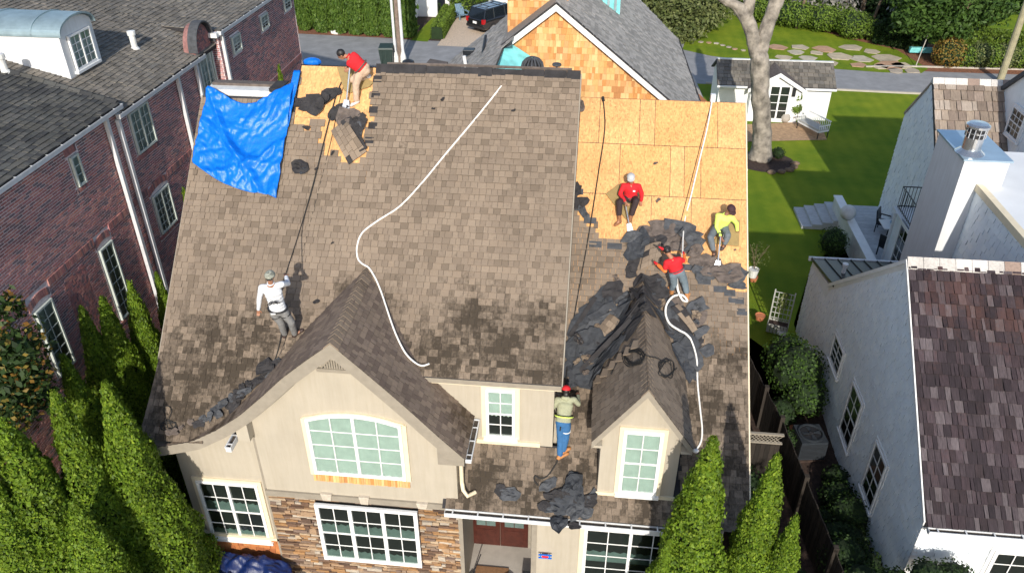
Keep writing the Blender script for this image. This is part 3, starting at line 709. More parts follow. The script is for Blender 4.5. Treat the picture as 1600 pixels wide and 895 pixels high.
MB().box((sx0,YW-.012,sz-.24),(sx1,YW,sz-.03)).build('apron', M['cedar_red'], house)
wq(house,'window',[(312,750),(402,753),(425,842),(330,836)],YL,2,4,units=2,fw=.07,trim='trim_cream',tw=.09,label='double white sash window in the left stucco wall',curtain=None)
wq(house,'window',[(760,607),(806,607),(804,682),(760,680)],12.78,2,4,fw=.06,trim='trim_cream',tw=.1,label='narrow white sash window beside the gable',curtain=.55)
# left wall: red cedar skirting and ledge below the window
bx = tile(lambda a_,b_,c=0: V((a_,YL-.03-c,b_)), (-8.7,XB0-.02), (.35,1.35), .17, .16, .02, rnd=rs, gap=.008)
MB().box((-8.72,YL-.03,.3),(XB0-.02,YL,1.36)).build('skirt_backing', M['mortar_dark'], house)
emit_pieces('cedar_shingle', bx, M['cedar_red'], house, keep=60)
p = atY(430,852,YL); MB().box((-8.75,YL-.09,1.36),(XB0-.02,YL,1.44)).build('skirt_board', M['trim_cream'], house)
# gable louvre
lv = MB(); ax, az = -4.64, 7.62-.28
c0, c1 = atY(503,573,YW), atY(560,577,YW); bz = (c0.z+c1.z)/2; apx = atY(527,541,YW)
half = (c1.x-c0.x)/2; cx = (c0.x+c1.x)/2; tz = apx.z-.12
lv.add([(cx-half,YW-.012,bz),(cx+half,YW-.012,bz),(cx,YW-.012,tz),(cx-half,YW,bz),(cx+half,YW,bz),(cx,YW,tz)],[(0,1,2),(0,3,4,1),(1,4,5,2),(2,5,3,0)])
louv = lv.build('gable_vent', M['dark'], house)
mb = MB()
for (p, q) in (((cx-half,bz),(cx,tz)),((cx,tz),(cx+half,bz))):
    mb.hexa([V((p[0],YW-.05,p[1])),V((q[0],YW-.05,q[1])),V((q[0],YW-.05,q[1]+.09)),V((p[0],YW-.05,p[1]+.09)),V((p[0],YW,p[1])),V((q[0],YW,q[1])),V((q[0],YW,q[1]+.09)),V((p[0],YW,p[1]+.09))])
mb.box((cx-half-.1,YW-.06,bz-.08),(cx+half+.1,YW,bz)); mb.build('vent_frame', M['trim_taupe'], louv)
for i in range(15):
    x = cx-half+2*half*(i+.5)/15; zt = bz+(tz-bz)*(1-abs(x-cx)/half)
    if zt-bz > .03: MB().box((x-.018,YW-.034,bz),(x+.018,YW-.012,zt)).build('slat', M['trim_taupe'], louv)
# --- cornice return, gutters, downspouts
def gutter(root, p0, p1, out, w=.13, h=.12, name='gutter', fill=True, straps=True):
    p0, p1 = V(p0), V(p1); d = (p1-p0).normalized(); o_ = V(out).normalized(); up = V((0,0,1))
    mb = MB(); t = .012
    def bar(a0,a1,c0,c1): mb.hexa([p0+o_*a0+up*c0,p1+o_*a0+up*c0,p1+o_*a1+up*c0,p0+o_*a1+up*c0,p0+o_*a0+up*c1,p1+o_*a0+up*c1,p1+o_*a1+up*c1,p0+o_*a1+up*c1])
    bar(0,w,-h,-h+t); bar(0,t,-h+t,0); bar(w-t,w,-h+t,0); bar(w,w+.012,-.03,.006)
    for q in (p0, p1-d*t): mb.hexa([q+up*(-h+t)+o_*t,q+d*t+up*(-h+t)+o_*t,q+d*t+up*(-h+t)+o_*(w-t),q+up*(-h+t)+o_*(w-t),q+o_*t,q+d*t+o_*t,q+d*t+o_*(w-t),q+o_*(w-t)])
    g = mb.build(name, M['metal_white'], root)
    if fill:
        mb = MB(); mb.hexa([p0+o_*t+up*(-h*.6)+d*t,p1+o_*t+up*(-h*.6)-d*t,p1+o_*(w-t)+up*(-h*.6)-d*t,p0+o_*(w-t)+up*(-h*.6)+d*t]+[p0+o_*t+up*(-h*.35)+d*t,p1+o_*t+up*(-h*.35)-d*t,p1+o_*(w-t)+up*(-h*.4)-d*t,p0+o_*(w-t)+up*(-h*.4)+d*t])
        mb.build('leaf_litter', M['gutter_in'], g)
    if straps:
        n = max(1, int((p1-p0).length/.6)); mb = MB()
        for i in range(n+1):
            q = p0 + (p1-p0)*((i+.3)/(n+1)); mb.hexa([q+up*.0+o_*.0,q+d*.03+o_*.0,q+d*.03+o_*w,q+o_*w,q+up*.008,q+d*.03+up*.008,q+d*.03+o_*w+up*.008,q+o_*w+up*.008])
        mb.build('gutter_strap', M['metal_white'], g)
    return g
gy = 11.62
zg = RIGHTP.z(0,gy)
gutter(house, (-2.68,gy-.01,zg+.01), (2.25,gy-.01,zg-.01), (0,-1,0))
gutter(house, (-2.17,YR+.02,4.83), (-2.17,12.74,4.83), (1,0,0), w=.12, h=.1)
gutter(house, (-7.0,11.22,4.96), (-7.0,11.75,4.96), (-1,0,0), w=.12, h=.13)
MB().prism([V((-6.98,YR+.03,5.35)),V((-6.98,YR+.03,4.86)),V((-6.72,YR+.03,4.86)),V((-6.72,YR+.03,5.6))],(0,.3,0)).build('cornice_return', M['stucco'], house)
MB().prism([V((-2.2,YR+.031,4.84)),V((-2.2,YR+.031,4.62)),V((-2.75,YR+.031,4.62)),V((-2.75,YR+.031,5.38))],(0,.27,0)).build('cornice_return', M['trim_taupe'], house)
MB().tube([(-2.34,YW+.12,4.62),(-2.34,YW+.12,3.75),(-2.30,YW+.02,3.62),(-2.2,YW-.05,3.52),(-2.05,YW+.1,3.5)], .045, 8).build('downspout', M['trim_cream'], house)
MB().box((XB0-.06,YL-.1,5.0),(XB0,YL,4.6)).build('bracket', M['trim_taupe'], house)
MB().box((-6.82,YL-.09,.2),(-6.76,YL-.0,4.9)).build('downspout', M['trim_taupe'], house)
# --- lower storey right of the bay: porch recess, door, right wall, wide window
zf = .25; YP = 13.2
MB().box((-2.42,11.9,zg-.28),(2.3,12.0,zg-.13)).build('porch_beam', M['trim_taupe'], house)
MB().box((-2.42,11.8,zg-.13),(3.6,13.2,zg-.1)).build('porch_ceiling', M['trim_taupe'], house)
MB().box((-2.44,YP,0),(-.5,YP+.1,zg-.13)).build('wall', M['trim_taupe'], house)
MB().box((-2.44,11.75,0),(-2.34,YP,zg-.28)).build('pilaster', M['trim_taupe'], house)
pw0 = atY(832,830,11.72).x; MB().box((pw0,11.72,0),(2.3,12.1,zg-.13)).build('wall', M['stucco'], house)
MB().box((pw0,12.1,0),(pw0+.1,13.2,zg-.13)).build('wall', M['stucco'], house)
MB().box((pw0-.02,11.7,0),(pw0+.1,11.719,zg-.28)).build('corner_board', M['trim_taupe'], house)
MB().box((-2.34,11.75,0),(pw0,YP,zf)).build('porch_floor', M['concrete'], house)
dx0 = atY(736,830,YP).x; dx1 = atY(830,830,YP).x; dz = atY(780,853,YP).z
door = MB().box((dx0,YP-.05,zf),(dx1,YP,zf+2.15)).build('door_surround', M['trim_taupe'], house)
for s in (0,1):
    a0 = dx0+.06+s*(dx1-dx0-.12)/2; a1 = a0+(dx1-dx0-.12)/2-.01
    dl = MB().box((a0,YP-.1,zf+.03),(a1,YP-.051,zf+2.1)).build('door', M['door'], house)
    mb = MB()
    for r_ in range(4):
        for c in range(2):
            x0 = a0+.1+c*(a1-a0-.2)/2; z0 = zf+.75+r_*.32; MB().box((x0+.01,YP-.108,z0),(x0+(a1-a0-.2)/2-.01,YP-.1,z0+.29)).build('pane', M['curtain_dim'], dl)
    mb.box((a0+.1,YP-.112,zf+.15),(a1-.1,YP-.1,zf+.6)); mb.build('door_panel', M['door'], dl, bevel=.006)
    MB().ball((a1-.06 if s == 0 else a0+.06,YP-.14,zf+1.0),.03,8,6).build('door_knob', M['steel'], dl)
wq(house,'window',[(915,820),(1052,832),(1052,930),(905,926)],11.72,2,5,units=2,fw=.07,trim='trim_cream',tw=.1,sill=False,label='wide white window under the right gutter',curtain=None,sash=False)
# --- dormer on the right roof
YD = 12.06; dl_, dr_ = atY(937,770,YD).x, atY(1055,790,YD).x
apex = atY(1011,609,YD-.22); el, er = atY(925,684,YD-.22), atY(1082,706,YD-.22)
ez = (el.z+er.z)/2; XA = apex.x; ZA = apex.z
hw = (er.x-el.x)/2; xc = (er.x+el.x)/2; XA = xc
el = V((xc-hw,YD-.22,ez)); er = V((xc+hw,YD-.22,ez))
sl = (ZA-ez)/hw; inset = .2; zw = ez+sl*inset-.08
wl_, wr_ = xc-hw+inset, xc+hw-inset
dorm = empty('dormer'); dorm.parent = house
pts = [V((wl_,YD,RIGHTP.z(0,YD)-.1)),V((wr_,YD,RIGHTP.z(0,YD)-.1)),V((wr_,YD,zw)),V((xc,YD,ZA-.1)),V((wl_,YD,zw))]
MB().prism(pts, (0,2.2,0)).build('wall', M['stucco'], dorm)
MB().box((wl_-.03,YD-.03,RIGHTP.z(0,YD)-.02),(wr_+.03,YD,RIGHTP.z(0,YD)+.09)).build('skirt_board', M['trim_cream'], dorm)
ww = [(973,671),(1034,673),(1028,772),(967,767)]
tl, tr, br, bl = [atY(*q, YD) for q in ww]
wd_ = window(house,'window',frame(((tl.x+bl.x)/2,YD,(bl.z+br.z)/2),(1,0,0),(0,0,1)), (tr.x+br.x)/2-(tl.x+bl.x)/2, (tl.z+tr.z)/2-(bl.z+br.z)/2, 2, 4, fw=.07, trim='trim_cream', tw=.085, curtain=1.0, label='tall dormer window with pale curtains')
def d_back(z): return RIGHTP.p.y + (z-RIGHTP.p.z)/.8
Ls = hw*math.sqrt(1+sl*sl); ks = math.sqrt(1+sl*sl)
nl = V((-sl,0,1)).normalized(); nr = V((sl,0,1)).normalized()
def mp_dl(a, b, c=0): return V((el.x+b/ks, -a, ez+b/ks*sl)) + nl*c
def mp_dr(a, b, c=0): return V((er.x-b/ks, a, ez+b/ks*sl)) + nr*c
bx = tile(mp_dl, None, (0, Ls), .15, .17, .013, rnd=rnd, gap=.008, jit=.006, span=lambda b: (-(d_back(ez+b/ks*sl)+.05), -(YD-.24)))
bx += tile(mp_dr, None, (0, Ls), .15, .17, .013, rnd=rnd, gap=.008, jit=.006, span=lambda b: (YD-.24, d_back(ez+b/ks*sl)+.05))
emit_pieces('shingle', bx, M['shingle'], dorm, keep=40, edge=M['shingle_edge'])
for (e0, nn, sg) in ((el,nl,1),(er,nr,-1)):
    mb = MB(); mb.prism([V((e0.x,YD-.2,ez)),V((xc,YD-.2,ZA)),V((xc,d_back(ZA),ZA)),V((e0.x,d_back(ez),ez))], nn*-.06 if False else V((0,0,-.06)))
    mb.build('roof_deck', M['felt'], dorm)
    MB().hexa([V((e0.x,YD-.22,ez-.2)),V((xc,YD-.22,ZA-.2)),V((xc,YD-.19,ZA-.2)),V((e0.x,YD-.19,ez-.2)),V((e0.x,YD-.22,ez-.002)),V((xc,YD-.22,ZA-.002)),V((xc,YD-.19,ZA-.002)),V((e0.x,YD-.19,ez-.002))]).build('rake_fascia', M['trim_taupe'], dorm)
    MB().hexa([V((e0.x,YD-.19,ez-.1)),V((xc,YD-.19,ZA-.1)),V((xc,YD+.01,ZA-.1)),V((e0.x,YD+.01,ez-.1)),V((e0.x,YD-.19,ez-.065)),V((xc,YD-.19,ZA-.065)),V((xc,YD+.01,ZA-.065)),V((e0.x,YD+.01,ez-.065))]).build('soffit', M['stucco'], dorm)
    ex = e0.x; MB().box((ex,YD-.19,ez-.2),(ex+sg*.22,d_back(ez)-.2,ez-.14)).build('eave_return', M['stucco'], dorm)
    MB().box((ex,YD-.19,ez-.14),(ex+sg*.02,d_back(ez)-.2,ez-.01)).build('eave_fascia', M['trim_taupe'], dorm)
y = YD-.24
while y < d_back(ZA)-.1:
    e = y+.15; t0, t1 = .034, .018
    P = [V((xc-.13,y,ZA-.13*sl+t0)),V((xc,y,ZA+t0)),V((xc+.13,y,ZA-.13*sl+t0)),V((xc-.13,e+.04,ZA-.13*sl+t1)),V((xc,e+.04,ZA+t1)),V((xc+.13,e+.04,ZA-.13*sl+t1))]
    P += [p-V((0,0,.03)) for p in P[:3]]
    MB().add(P, [(0,1,4,3),(1,2,5,4),(6,7,1,0),(7,8,2,1)]).build('ridge_cap', M['shingle'], dorm); y = e
DORM = (xc, ZA, ez, sl, hw, YD)
# vents poking over the main ridge
vp = [atY(714,100,18.3)]
# ================================================================ brick building on the left
BX = -12.5
brick_b = empty('brick_building', (BX, 18, 0), 0, 'long dark red brick building with grey shingle roof and white gutters on the left', 'building')
def box8(fr, a0, a1, b0, b1, c0, c1):
    return [fr(a0,b0,c0),fr(a1,b0,c0),fr(a1,b1,c0),fr(a0,b1,c0),fr(a0,b0,c1),fr(a1,b0,c1),fr(a1,b1,c1),fr(a0,b1,c1)]
def brickwall(fr, A, B, holes, rnd, out, soldiers=(), bl=.2, bh=.0675, top=None):
    g = .0105; b = B[0]; r_ = 0
    while b < B[1] - .02:
        skiprow = any(s0 - .001 <= b + bh/2 <= s1 for (s0, s1) in soldiers)
        if not skiprow:
            a = A[0] - (bl/2 if r_ % 2 else 0)
            while a < A[1]:
                a0, a1 = max(a, A[0]), min(a + bl, A[1])
                if a1 - a0 > .03 and (top is None or b + bh < top((a0+a1)/2)):
                    segs = [(a0, a1)]
                    for (h0, h1, k0, k1) in holes:
                        if b + bh > k0 and b < k1:
                            ns = []
                            for (s0, s1) in segs:
                                if s1 <= h0 or s0 >= h1: ns.append((s0, s1)); continue
                                if s0 < h0: ns.append((s0, h0))
                                if s1 > h1: ns.append((h1, s1))
                            segs = ns
                    for (s0, s1) in segs:
                        if s1 - s0 > .03: out.append(box8(fr, s0+g, s1-g, b+g, b+bh-g, 0, .008 + rnd.uniform(0,.006)))
                a += bl
        b += bh; r_ += 1
    for (s0, s1) in soldiers:
        a = A[0]
        while a < A[1]:
            if not any(a+.03 > h[0] and a+.03 < h[1] and s1 > h[2] and s0 < h[3] for h in holes): out.append(box8(fr, a+.005, a+.062, s0+.004, s1-.004, 0, .03))
            a += .0675
rb = random.Random(21); bricks = []
frB = frame((BX, 0, 0), (0,1,0), (0,0,1))
winB = [(13.72,14.36,4.28,6.18,'t'),(16.5,17.1,4.0,6.2,'t'),(16.53,16.86,8.0,8.78,'s'),(19.33,20.37,7.63,8.82,'d'),(19.4,20.35,5.05,6.28,'a'),(23.75,24.75,7.5,9.0,'a'),(11.2,11.9,4.2,6.15,'t')]
holes = [(w[0]-.05,w[1]+.05,w[2]-.04,w[3]+.04) for w in winB]
MB().box((BX-.4,8,0),(BX,25.0,8.97)).build('wall', M['mortar'], brick_b)
heads = []
for (y0,y1,z0,z1,t) in winB:  # soldier heads, splayed
    n = int((y1-y0+.2)/.0675)
    for i in range(n):
        a = y0-.1+i*.0675; lift = (.10*(1-((a-(y0+y1)/2)/((y1-y0)/2+.1))**2) if t in 'at' else 0)
        if z1+.22+lift < 9.05: bricks.append(box8(frB, a+.005, a+.062, z1+.05+lift, z1+.24+lift, .0, .022))
    for i in range(n):
        a = y0-.1+i*.0675; bricks.append(box8(frB, a+.005, a+.062, z0-.13, z0-.045, .0, .05))
    holes.append((y0-.1,y1+.1,z1+.04,z1+.25)); holes.append((y0-.1,y1+.1,z0-.14,z0-.04))
# blind arched panel of basket-weave brick
holes.append((14.95,15.85,4.0,6.1))
brickwall(frB, (8.6,25.0), (1.2,9.1), holes, rb, bricks, soldiers=[(6.42,6.62)])
for i in range(9):
    for j in range(22):
        a, z = 14.95+.1*i, 4.0+.1*j
        if z > 5.6+.5*math.sqrt(max(0, 1-((a-15.38)/.45)**2)): 
            bricks.append(box8(frB, a+.004, a+.096, z+.004, z+.046, 0, .011)); bricks.append(box8(frB, a+.004, a+.096, z+.054, z+.096, 0, .012)); continue
        if (i+j) % 2: bricks.append(box8(frB, a+.004, a+.046, z+.004, z+.096, 0, .0)if False else box8(frB, a+.004, a+.046, z+.004, z+.096, 0, .009)); bricks.append(box8(frB, a+.054, a+.096, z+.004, z+.096, 0, .01))
        else: bricks.append(box8(frB, a+.004, a+.096, z+.004, z+.046, 0, .009)); bricks.append(box8(frB, a+.004, a+.096, z+.054, z+.096, 0, .011))
# far wing, standing forward
CX = -12.28; CY = 25.0
frC = frame((CX, 0, 0), (0,1,0), (0,0,1)); frCs = frame((0, CY, 0), (1,0,0), (0,0,1))
zC = atX(400,7,CX).z; yC1 = atX(470,85,CX).y
MB().box((BX-.2,CY,0),(CX,yC1,zC-.08)).build('wall', M['mortar'], brick_b)
wc = []
for c4 in [(360,54,374,84),(405,23,415,48),(441,-8,450,18)]:
    p, q = atX(c4[0]+1,(c4[1]+c4[3])/2,CX), atX(c4[2]-1,(c4[1]+c4[3])/2-4,CX); zt, zb = atX((c4[0]+c4[2])/2,c4[1],CX).z, atX((c4[0]+c4[2])/2,c4[3],CX).z
    wc.append((p.y,max(q.y,p.y+.7),zb,zt,'d'))
holesC = [(w[0]-.05,w[1]+.05,w[2]-.1,w[3]+.04) for w in wc]
brickwall(frC, (CY,yC1), (3.0,zC-.05), holesC, rb, bricks, soldiers=[(6.42,6.62)])
brickwall(frCs, (BX,CX), (3.0,zC-.05), [], rb, bricks)
MB().box((CX-.01,yC1-.02,3),(CX+.02,yC1+.01,zC)).build('corner_board', M['mortar'], brick_b)
emit_pieces('brick', bricks, M['brick'], brick_b, keep=300, faces=BOX_F)
M['frame_pale'] = plain('pale_green_frame', (.55,.6,.55), .5, var=.08)
for (y0,y1,z0,z1,t) in winB: window(brick_b,'window',frame((BX+.002,y0,z0),(0,1,0),(0,0,1)), y1-y0, z1-z0, {'t':2,'s':1,'d':2,'a':2}[t], {'t':6,'s':3,'d':4,'a':5}[t], units=2 if t in 'da' else 1, fw=.05, mun=.02, sill=False, curtain=1.0, frame_m='frame_pale', sash=False, d=0)
for (y0,y1,z0,z1,t) in wc: window(brick_b,'window',frame((CX+.002,y0,z0),(0,1,0),(0,0,1)), y1-y0, z1-z0, 2, 4, fw=.06, sill=False, frame_m='frame_pale', curtain=.6)
# arched brick head over the far tall window, with lead hood
mb = MB(); yc, zc_ = 24.25, 8.95
arc = [(yc-.62,zc_)] + [(yc-.62*math.cos(math.pi*i/14), zc_+.2+.75*math.sin(math.pi*i/14)) for i in range(15)] + [(yc+.62,zc_)]
MB().prism([V((BX-.3,p[0],p[1])) for p in arc], (.33,0,0)).build('arched_dormer', plain('arch_brick',(.26,.13,.12),.9,var=.3,sc=14), brick_b)
out = []
for i in range(12):
    for j in range(12):
        a, z = yc-.6+.1*i+(.05 if j % 2 else 0), zc_+.0675*j
        if z+.06 < zc_+.15+.72*math.sqrt(max(0,1-((a+.05-yc)/.6)**2)): out.append(box8(frB, a+.005, a+.095, z+.005, z+.062, .03, .042))
emit_pieces('brick', out, M['brick'], brick_b, keep=0, faces=BOX_F)
mb = MB(); pts = [V((BX-.12+ (0), yc-.66*math.cos(math.pi*i/14), zc_+.22+.78*math.sin(math.pi*i/14))) for i in range(15)]
for p, q in zip(pts, pts[1:]): mb.hexa([p, q, q+V((.3,0,0)), p+V((.3,0,0)), p+V((0,0,.05)), q+V((0,0,.05)), q+V((.3,0,.05)), p+V((.3,0,.05))])
mb.build('hood', M['felt_grey'], brick_b)
# roofs: planes rising to the left
PA = Plane((BX+.15,0,9.27), -.27, 0); PB = Plane((BX+.15,0,9.06), -.27, 0); PC = Plane((CX+.12,0,zC), -.05, 0); PB2 = Plane((-14.0,0,9.06+.27*1.65), -.27, 0)
def rooftiles(P, ya, yb, xlen, ex, wd, m, root, nm='shingle', keep=0, th=.02, clip=None):
    k = math.sqrt(1+P.sx**2)
    mp = lambda a,b,c=0: V((P.p.x-b/k, a, P.z(P.p.x-b/k,0))) + P.n*c
    MB().prism([mp(ya,0),mp(yb,0),mp(yb,xlen),mp(ya,xlen)], P.n*-.12).build('roof_deck', M['felt'], root)
    emit_pieces(nm, tile(mp, (ya,yb), (0,xlen), ex, wd, th, rnd=rb, gap=.015, clip=clip, jit=.01), M[m], root, keep=keep)
rfb = empty('roof'); rfb.parent = brick_b
for o_ in (rfb,): o_.location = (0,0,0)
rooftiles(PA, 8, 18.93, 15, .15, .18, 'slate_dark', rfb, keep=150)
rooftiles(PB, 18.93, 25.2, 26, .15, .18, 'slate', rfb, keep=100)
rooftiles(PB2, 25.2, yC1+.2, 24, .17, .22, 'slate', rfb, keep=0)
rooftiles(PC, 25.0, yC1+.2, 1.95, .17, .22, 'slate', rfb, keep=0)
# higher pale roof section behind, and a hip strip where the two roofs meet
def hipstrip(p, q, r_=.05, m='slate'):
    d = (V(q)-V(p)); n_ = max(2, int(d.length/.3)); 
    for i in range(n_):
        a, b = V(p)+d*(i/n_), V(p)+d*((i+1.1)/n_); mb_ = MB(); mb_.add([a+V((0,-.14,0)),a+V((0,0,.07)),a+V((0,.14,0)),b+V((0,-.14,-.01)),b+V((0,0,.05)),b+V((0,.14,-.01))],[(0,3,4,1),(1,4,5,2),(0,1,2)]); mb_.build('ridge_cap', M[m], rfb)
hipstrip((BX+.1,18.93,9.29), (BX-4.5,18.93,9.29+.27*4.6), m='slate_dark')
gutter(brick_b, (BX+.08,9,9.25), (BX+.08,18.98,9.25), (1,0,0), w=.12, h=.12, fill=False)
gutter(brick_b, (BX+.08,18.72,9.04), (BX+.08,24.0,9.04), (1,0,0), w=.12, h=.12, fill=False)
gutter(brick_b, (CX+.05,CY-.05,zC), (CX+.05,yC1,zC), (1,0,0), w=.12, h=.12, fill=False)
MB().box((BX-.1,CY-.25,zC-.16),(CX+.1,CY-.002,zC-.02)).build('eave_soffit', M['white'], brick_b)
for (y, zt, x) in [(18.25,9.1,BX+.09),(18.75,8.9,BX+.09),(22.2,8.9,BX+.09),(23.45,8.9,BX+.09),(25.2,zC-.15,CX+.07)]:
    MB().box((x-.05,y-.055,0.3),(x+.05,y+.055,zt)).build('downspout', M['metal_white'], brick_b)
# barrel-roofed white dormer
q1 = PB.hit(160,97); q0 = PA.hit(112,125); XD = q1.x; pA, pB = atX(112,125,XD), atX(160,97,XD); pt = atX(138,14,XD)
yA, yB = min(pA.y,pB.y), max(pA.y,pB.y); zb_ = min(pA.z,pB.z); zt_ = pt.z; r_d = (yB-yA)/2; ycd = (yA+yB)/2; zs = atX(93,55,XD).z
arc = [(yA,zb_-.3),(yA,zs)] + [(ycd-r_d*math.cos(math.pi*i/14), zs+(zt_-zs)*math.sin(math.pi*i/14)) for i in range(1,14)] + [(yB,zs),(yB,zb_-.3)]
dm = empty('dormer'); dm.parent = brick_b
MB().prism([V((XD,p[0],p[1])) for p in arc], (-9,0,0)).build('wall', M['stucco_white'], dm)
mb = MB(); pts = [V((XD, ycd-(r_d+.06)*math.cos(math.pi*i/18), zs+(zt_-zs+.07)*math.sin(math.pi*i/18))) for i in range(19)]
for p, q in zip(pts, pts[1:]): mb.hexa([p+V((.1,0,-.04)),p+V((-9,0,-.04)),q+V((-9,0,-.04)),q+V((.1,0,-.04)),p+V((.1,0,.015)),p+V((-9,0,.015)),q+V((-9,0,.015)),q+V((.1,0,.015))])
mb.build('barrel_roof', M['copper_blue'], dm)
for k in range(6):
    mb = MB(); 
    for p, q in zip(pts, pts[1:]): x = -.7-1.3*k; mb.hexa([p+V((x,0,.0)),p+V((x-.04,0,.0)),q+V((x-.04,0,.0)),q+V((x,0,.0)),p+V((x,0,.045)),p+V((x-.04,0,.045)),q+V((x-.04,0,.045)),q+V((x,0,.045))])
    mb.build('standing_seam', M['copper_blue'], dm)
w4 = [atX(*q, XD) for q in [(103,57),(136,41),(151,94),(118,111)]]
wy0, wy1 = (w4[0].y+w4[3].y)/2, (w4[1].y+w4[2].y)/2; wz1, wz0 = (w4[0].z+w4[1].z)/2, (w4[2].z+w4[3].z)/2
window(brick_b,'window',frame((XD,wy0,wz0),(0,1,0),(0,0,1)), wy1-wy0, wz1-wz0, 2, 4, units=2, fw=.05, mun=.02, curtain=1.0, sash=False, label='double window of the barrel roofed dormer')
def pipe_vent(px0, py0, px1, py1, P, r_, nm='roof_vent'):
    b_ = P.hit(px1, py1); t_ = atY(px0, py0, b_.y); h_ = max(.25, t_.z-b_.z)
    MB().lathe(b_-V((0,0,.1)), [(r_*2.2,0),(r_*1.3,.13),(r_,.15),(r_,h_),(r_*1.35,h_),(r_*1.35,h_+.12),(.01,h_+.14)], 12).build(nm, M['white_dirty'], brick_b)
pipe_vent(205,50,211,76,PB,.09); pipe_vent(4,86,8,112,PA,.09)
# ================================================================ white shingled house, right
HX = 7.6
wh = empty('white_house', (HX+3, 17, 0), 0, 'white shingled house with dark weathered shake roof, right foreground', 'house')
RID = (16.83, 7.03); EAV = (12.27, 3.27); RE = (21.44, 3.37); RB = (23.64, 2.95)
MB().prism([V((HX,EAV[0]+.12,0)),V((HX,EAV[0]+.12,EAV[1]-.05)),V((HX,RID[0],RID[1]-.12)),V((HX,RE[0],RE[1]-.1)),V((HX,RB[0]-.05,RB[1]-.1)),V((HX,RB[0]-.05,0))],(10,0,0)).build('wall', M['siding'], wh)
frW = frame((HX, 0, 0), (0,-1,0), (0,0,1))
def wtop(a):
    y = -a
    if y < RID[0]: return EAV[1]-.05+(y-EAV[0]-.12)*(RID[1]-.12-EAV[1]+.05)/(RID[0]-EAV[0]-.12)
    if y < RE[0]: return RID[1]-.12+(y-RID[0])*(RE[1]-RID[1])/(RE[0]-RID[0])
    return RB[1]-.1
rw = random.Random(8)
w_w = []
for c4 in [((1308,520),(1322,551),(1312,588),(1297,562)),((1336,597),(1352,632),(1327,706),(1313,667)),((1372,692),(1391,726),(1364,798),(1346,759))]:
    p = [atX(*q, HX) for q in c4]; w_w.append(((p[1].y+p[2].y)/2,(p[0].y+p[3].y)/2,(p[2].z+p[3].z)/2,(p[0].z+p[1].z)/2))
inw = lambda a, b: any(y0-.04 < -a < y1+.04 and z0-.04 < b < z1+.02 for (y0,y1,z0,z1) in w_w)
bx = tile(frW, (-RB[0]+.05,-EAV[0]-.12), (0,7.0),   .13, .17, .02, clip=lambda a,b: b < wtop(a)-.06 and not inw(a,b), rnd=rw, gap=.006)
emit_pieces('siding_shingle', bx, M['siding'], wh, keep=200, edge=M['siding_edge'])
frS = frame((0, EAV[0]+.12, 0), (1,0,0), (0,0,1)); c4 = [atY(*q, EAV[0]+.12) for q in [(1546,856),(1640,862),(1640,930),(1520,925)]]
sw = ((c4[0].x+c4[3].x)/2+.05, 10.9, .9, c4[0].z)
bx = tile(frS, (HX,15), (0,3.15),   .13, .17, .02, clip=lambda a,b: not (sw[0]-.05 < a < sw[1]+.05 and sw[2] < b < sw[3]+.05), rnd=rw, gap=.006)
emit_pieces('siding_shingle', bx, M['siding'], wh, keep=60, edge=M['siding_edge'])
for (y0,y1,z0,z1) in w_w: window(wh,'window',frame((HX,y1,z0),(0,-1,0),(0,0,1)), y1-y0, z1-z0, 2, 4, units=1, fw=.06, trim='white', tw=.07, curtain=None)
window(wh,'window',frame((sw[0],EAV[0]+.12,sw[2]),(1,0,0),(0,0,1)), sw[1]-sw[0], sw[3]-sw[2], 4, 4, fw=.08, trim='white', tw=.08, curtain=.0001)
srf = (RID[1]-EAV[1])/(RID[0]-EAV[0]); PW = Plane((HX, EAV[0], EAV[1]), 0, srf); kW = math.sqrt(1+srf*srf)
mpw = lambda a,b,c=0: V((a, EAV[0]-.08+b/kW, PW.z(0,EAV[0]-.08+b/kW))) + PW.n*c
rfw = empty('roof'); rfw.parent = wh
MB().prism([mpw(HX-.06,0),mpw(17,0),mpw(17,(RID[0]-EAV[0]+.08)*kW),mpw(HX-.06,(RID[0]-EAV[0]+.08)*kW)], PW.n*-.1).build('roof_deck', M['felt'], rfw)
MB().prism([V((HX-.06,RID[0],RID[1]-.0)),V((17,RID[0],RID[1]-.0)),V((17,RE[0],RE[1])),V((HX-.06,RE[0],RE[1]))],(0,0,-.1)).build('roof_deck', M['shake_tan'], rfw)
bx = tile(mpw, (HX-.06,13.5), (0,(RID[0]-EAV[0]+.08)*kW-.05), .275, .14, .03, rnd=rw, gap=.012, jit=.012, wvar=.5, tvar=.6)
emit_pieces('shake', bx, M['shake_purple'], rfw, keep=300)
x = HX-.07
while x < 13.5:
    e = x+.36; MB().add([(x,RID[0]-.2,RID[1]-.2*srf+.03),(e-.01,RID[0]-.2,RID[1]-.2*srf+.03),(e-.01,RID[0],RID[1]+.07),(x,RID[0],RID[1]+.07),(x,RID[0]+.2,RID[1]-.15),(e-.01,RID[0]+.2,RID[1]-.15),(x,RID[0]-.2,RID[1]-.2*srf),(e-.01,RID[0]-.2,RID[1]-.2*srf)],[(0,1,2,3),(3,2,5,4),(6,7,1,0),(0,3,4),(1,5,2)]).build('ridge_shingle', M['ridge_pale'], rfw); x = e
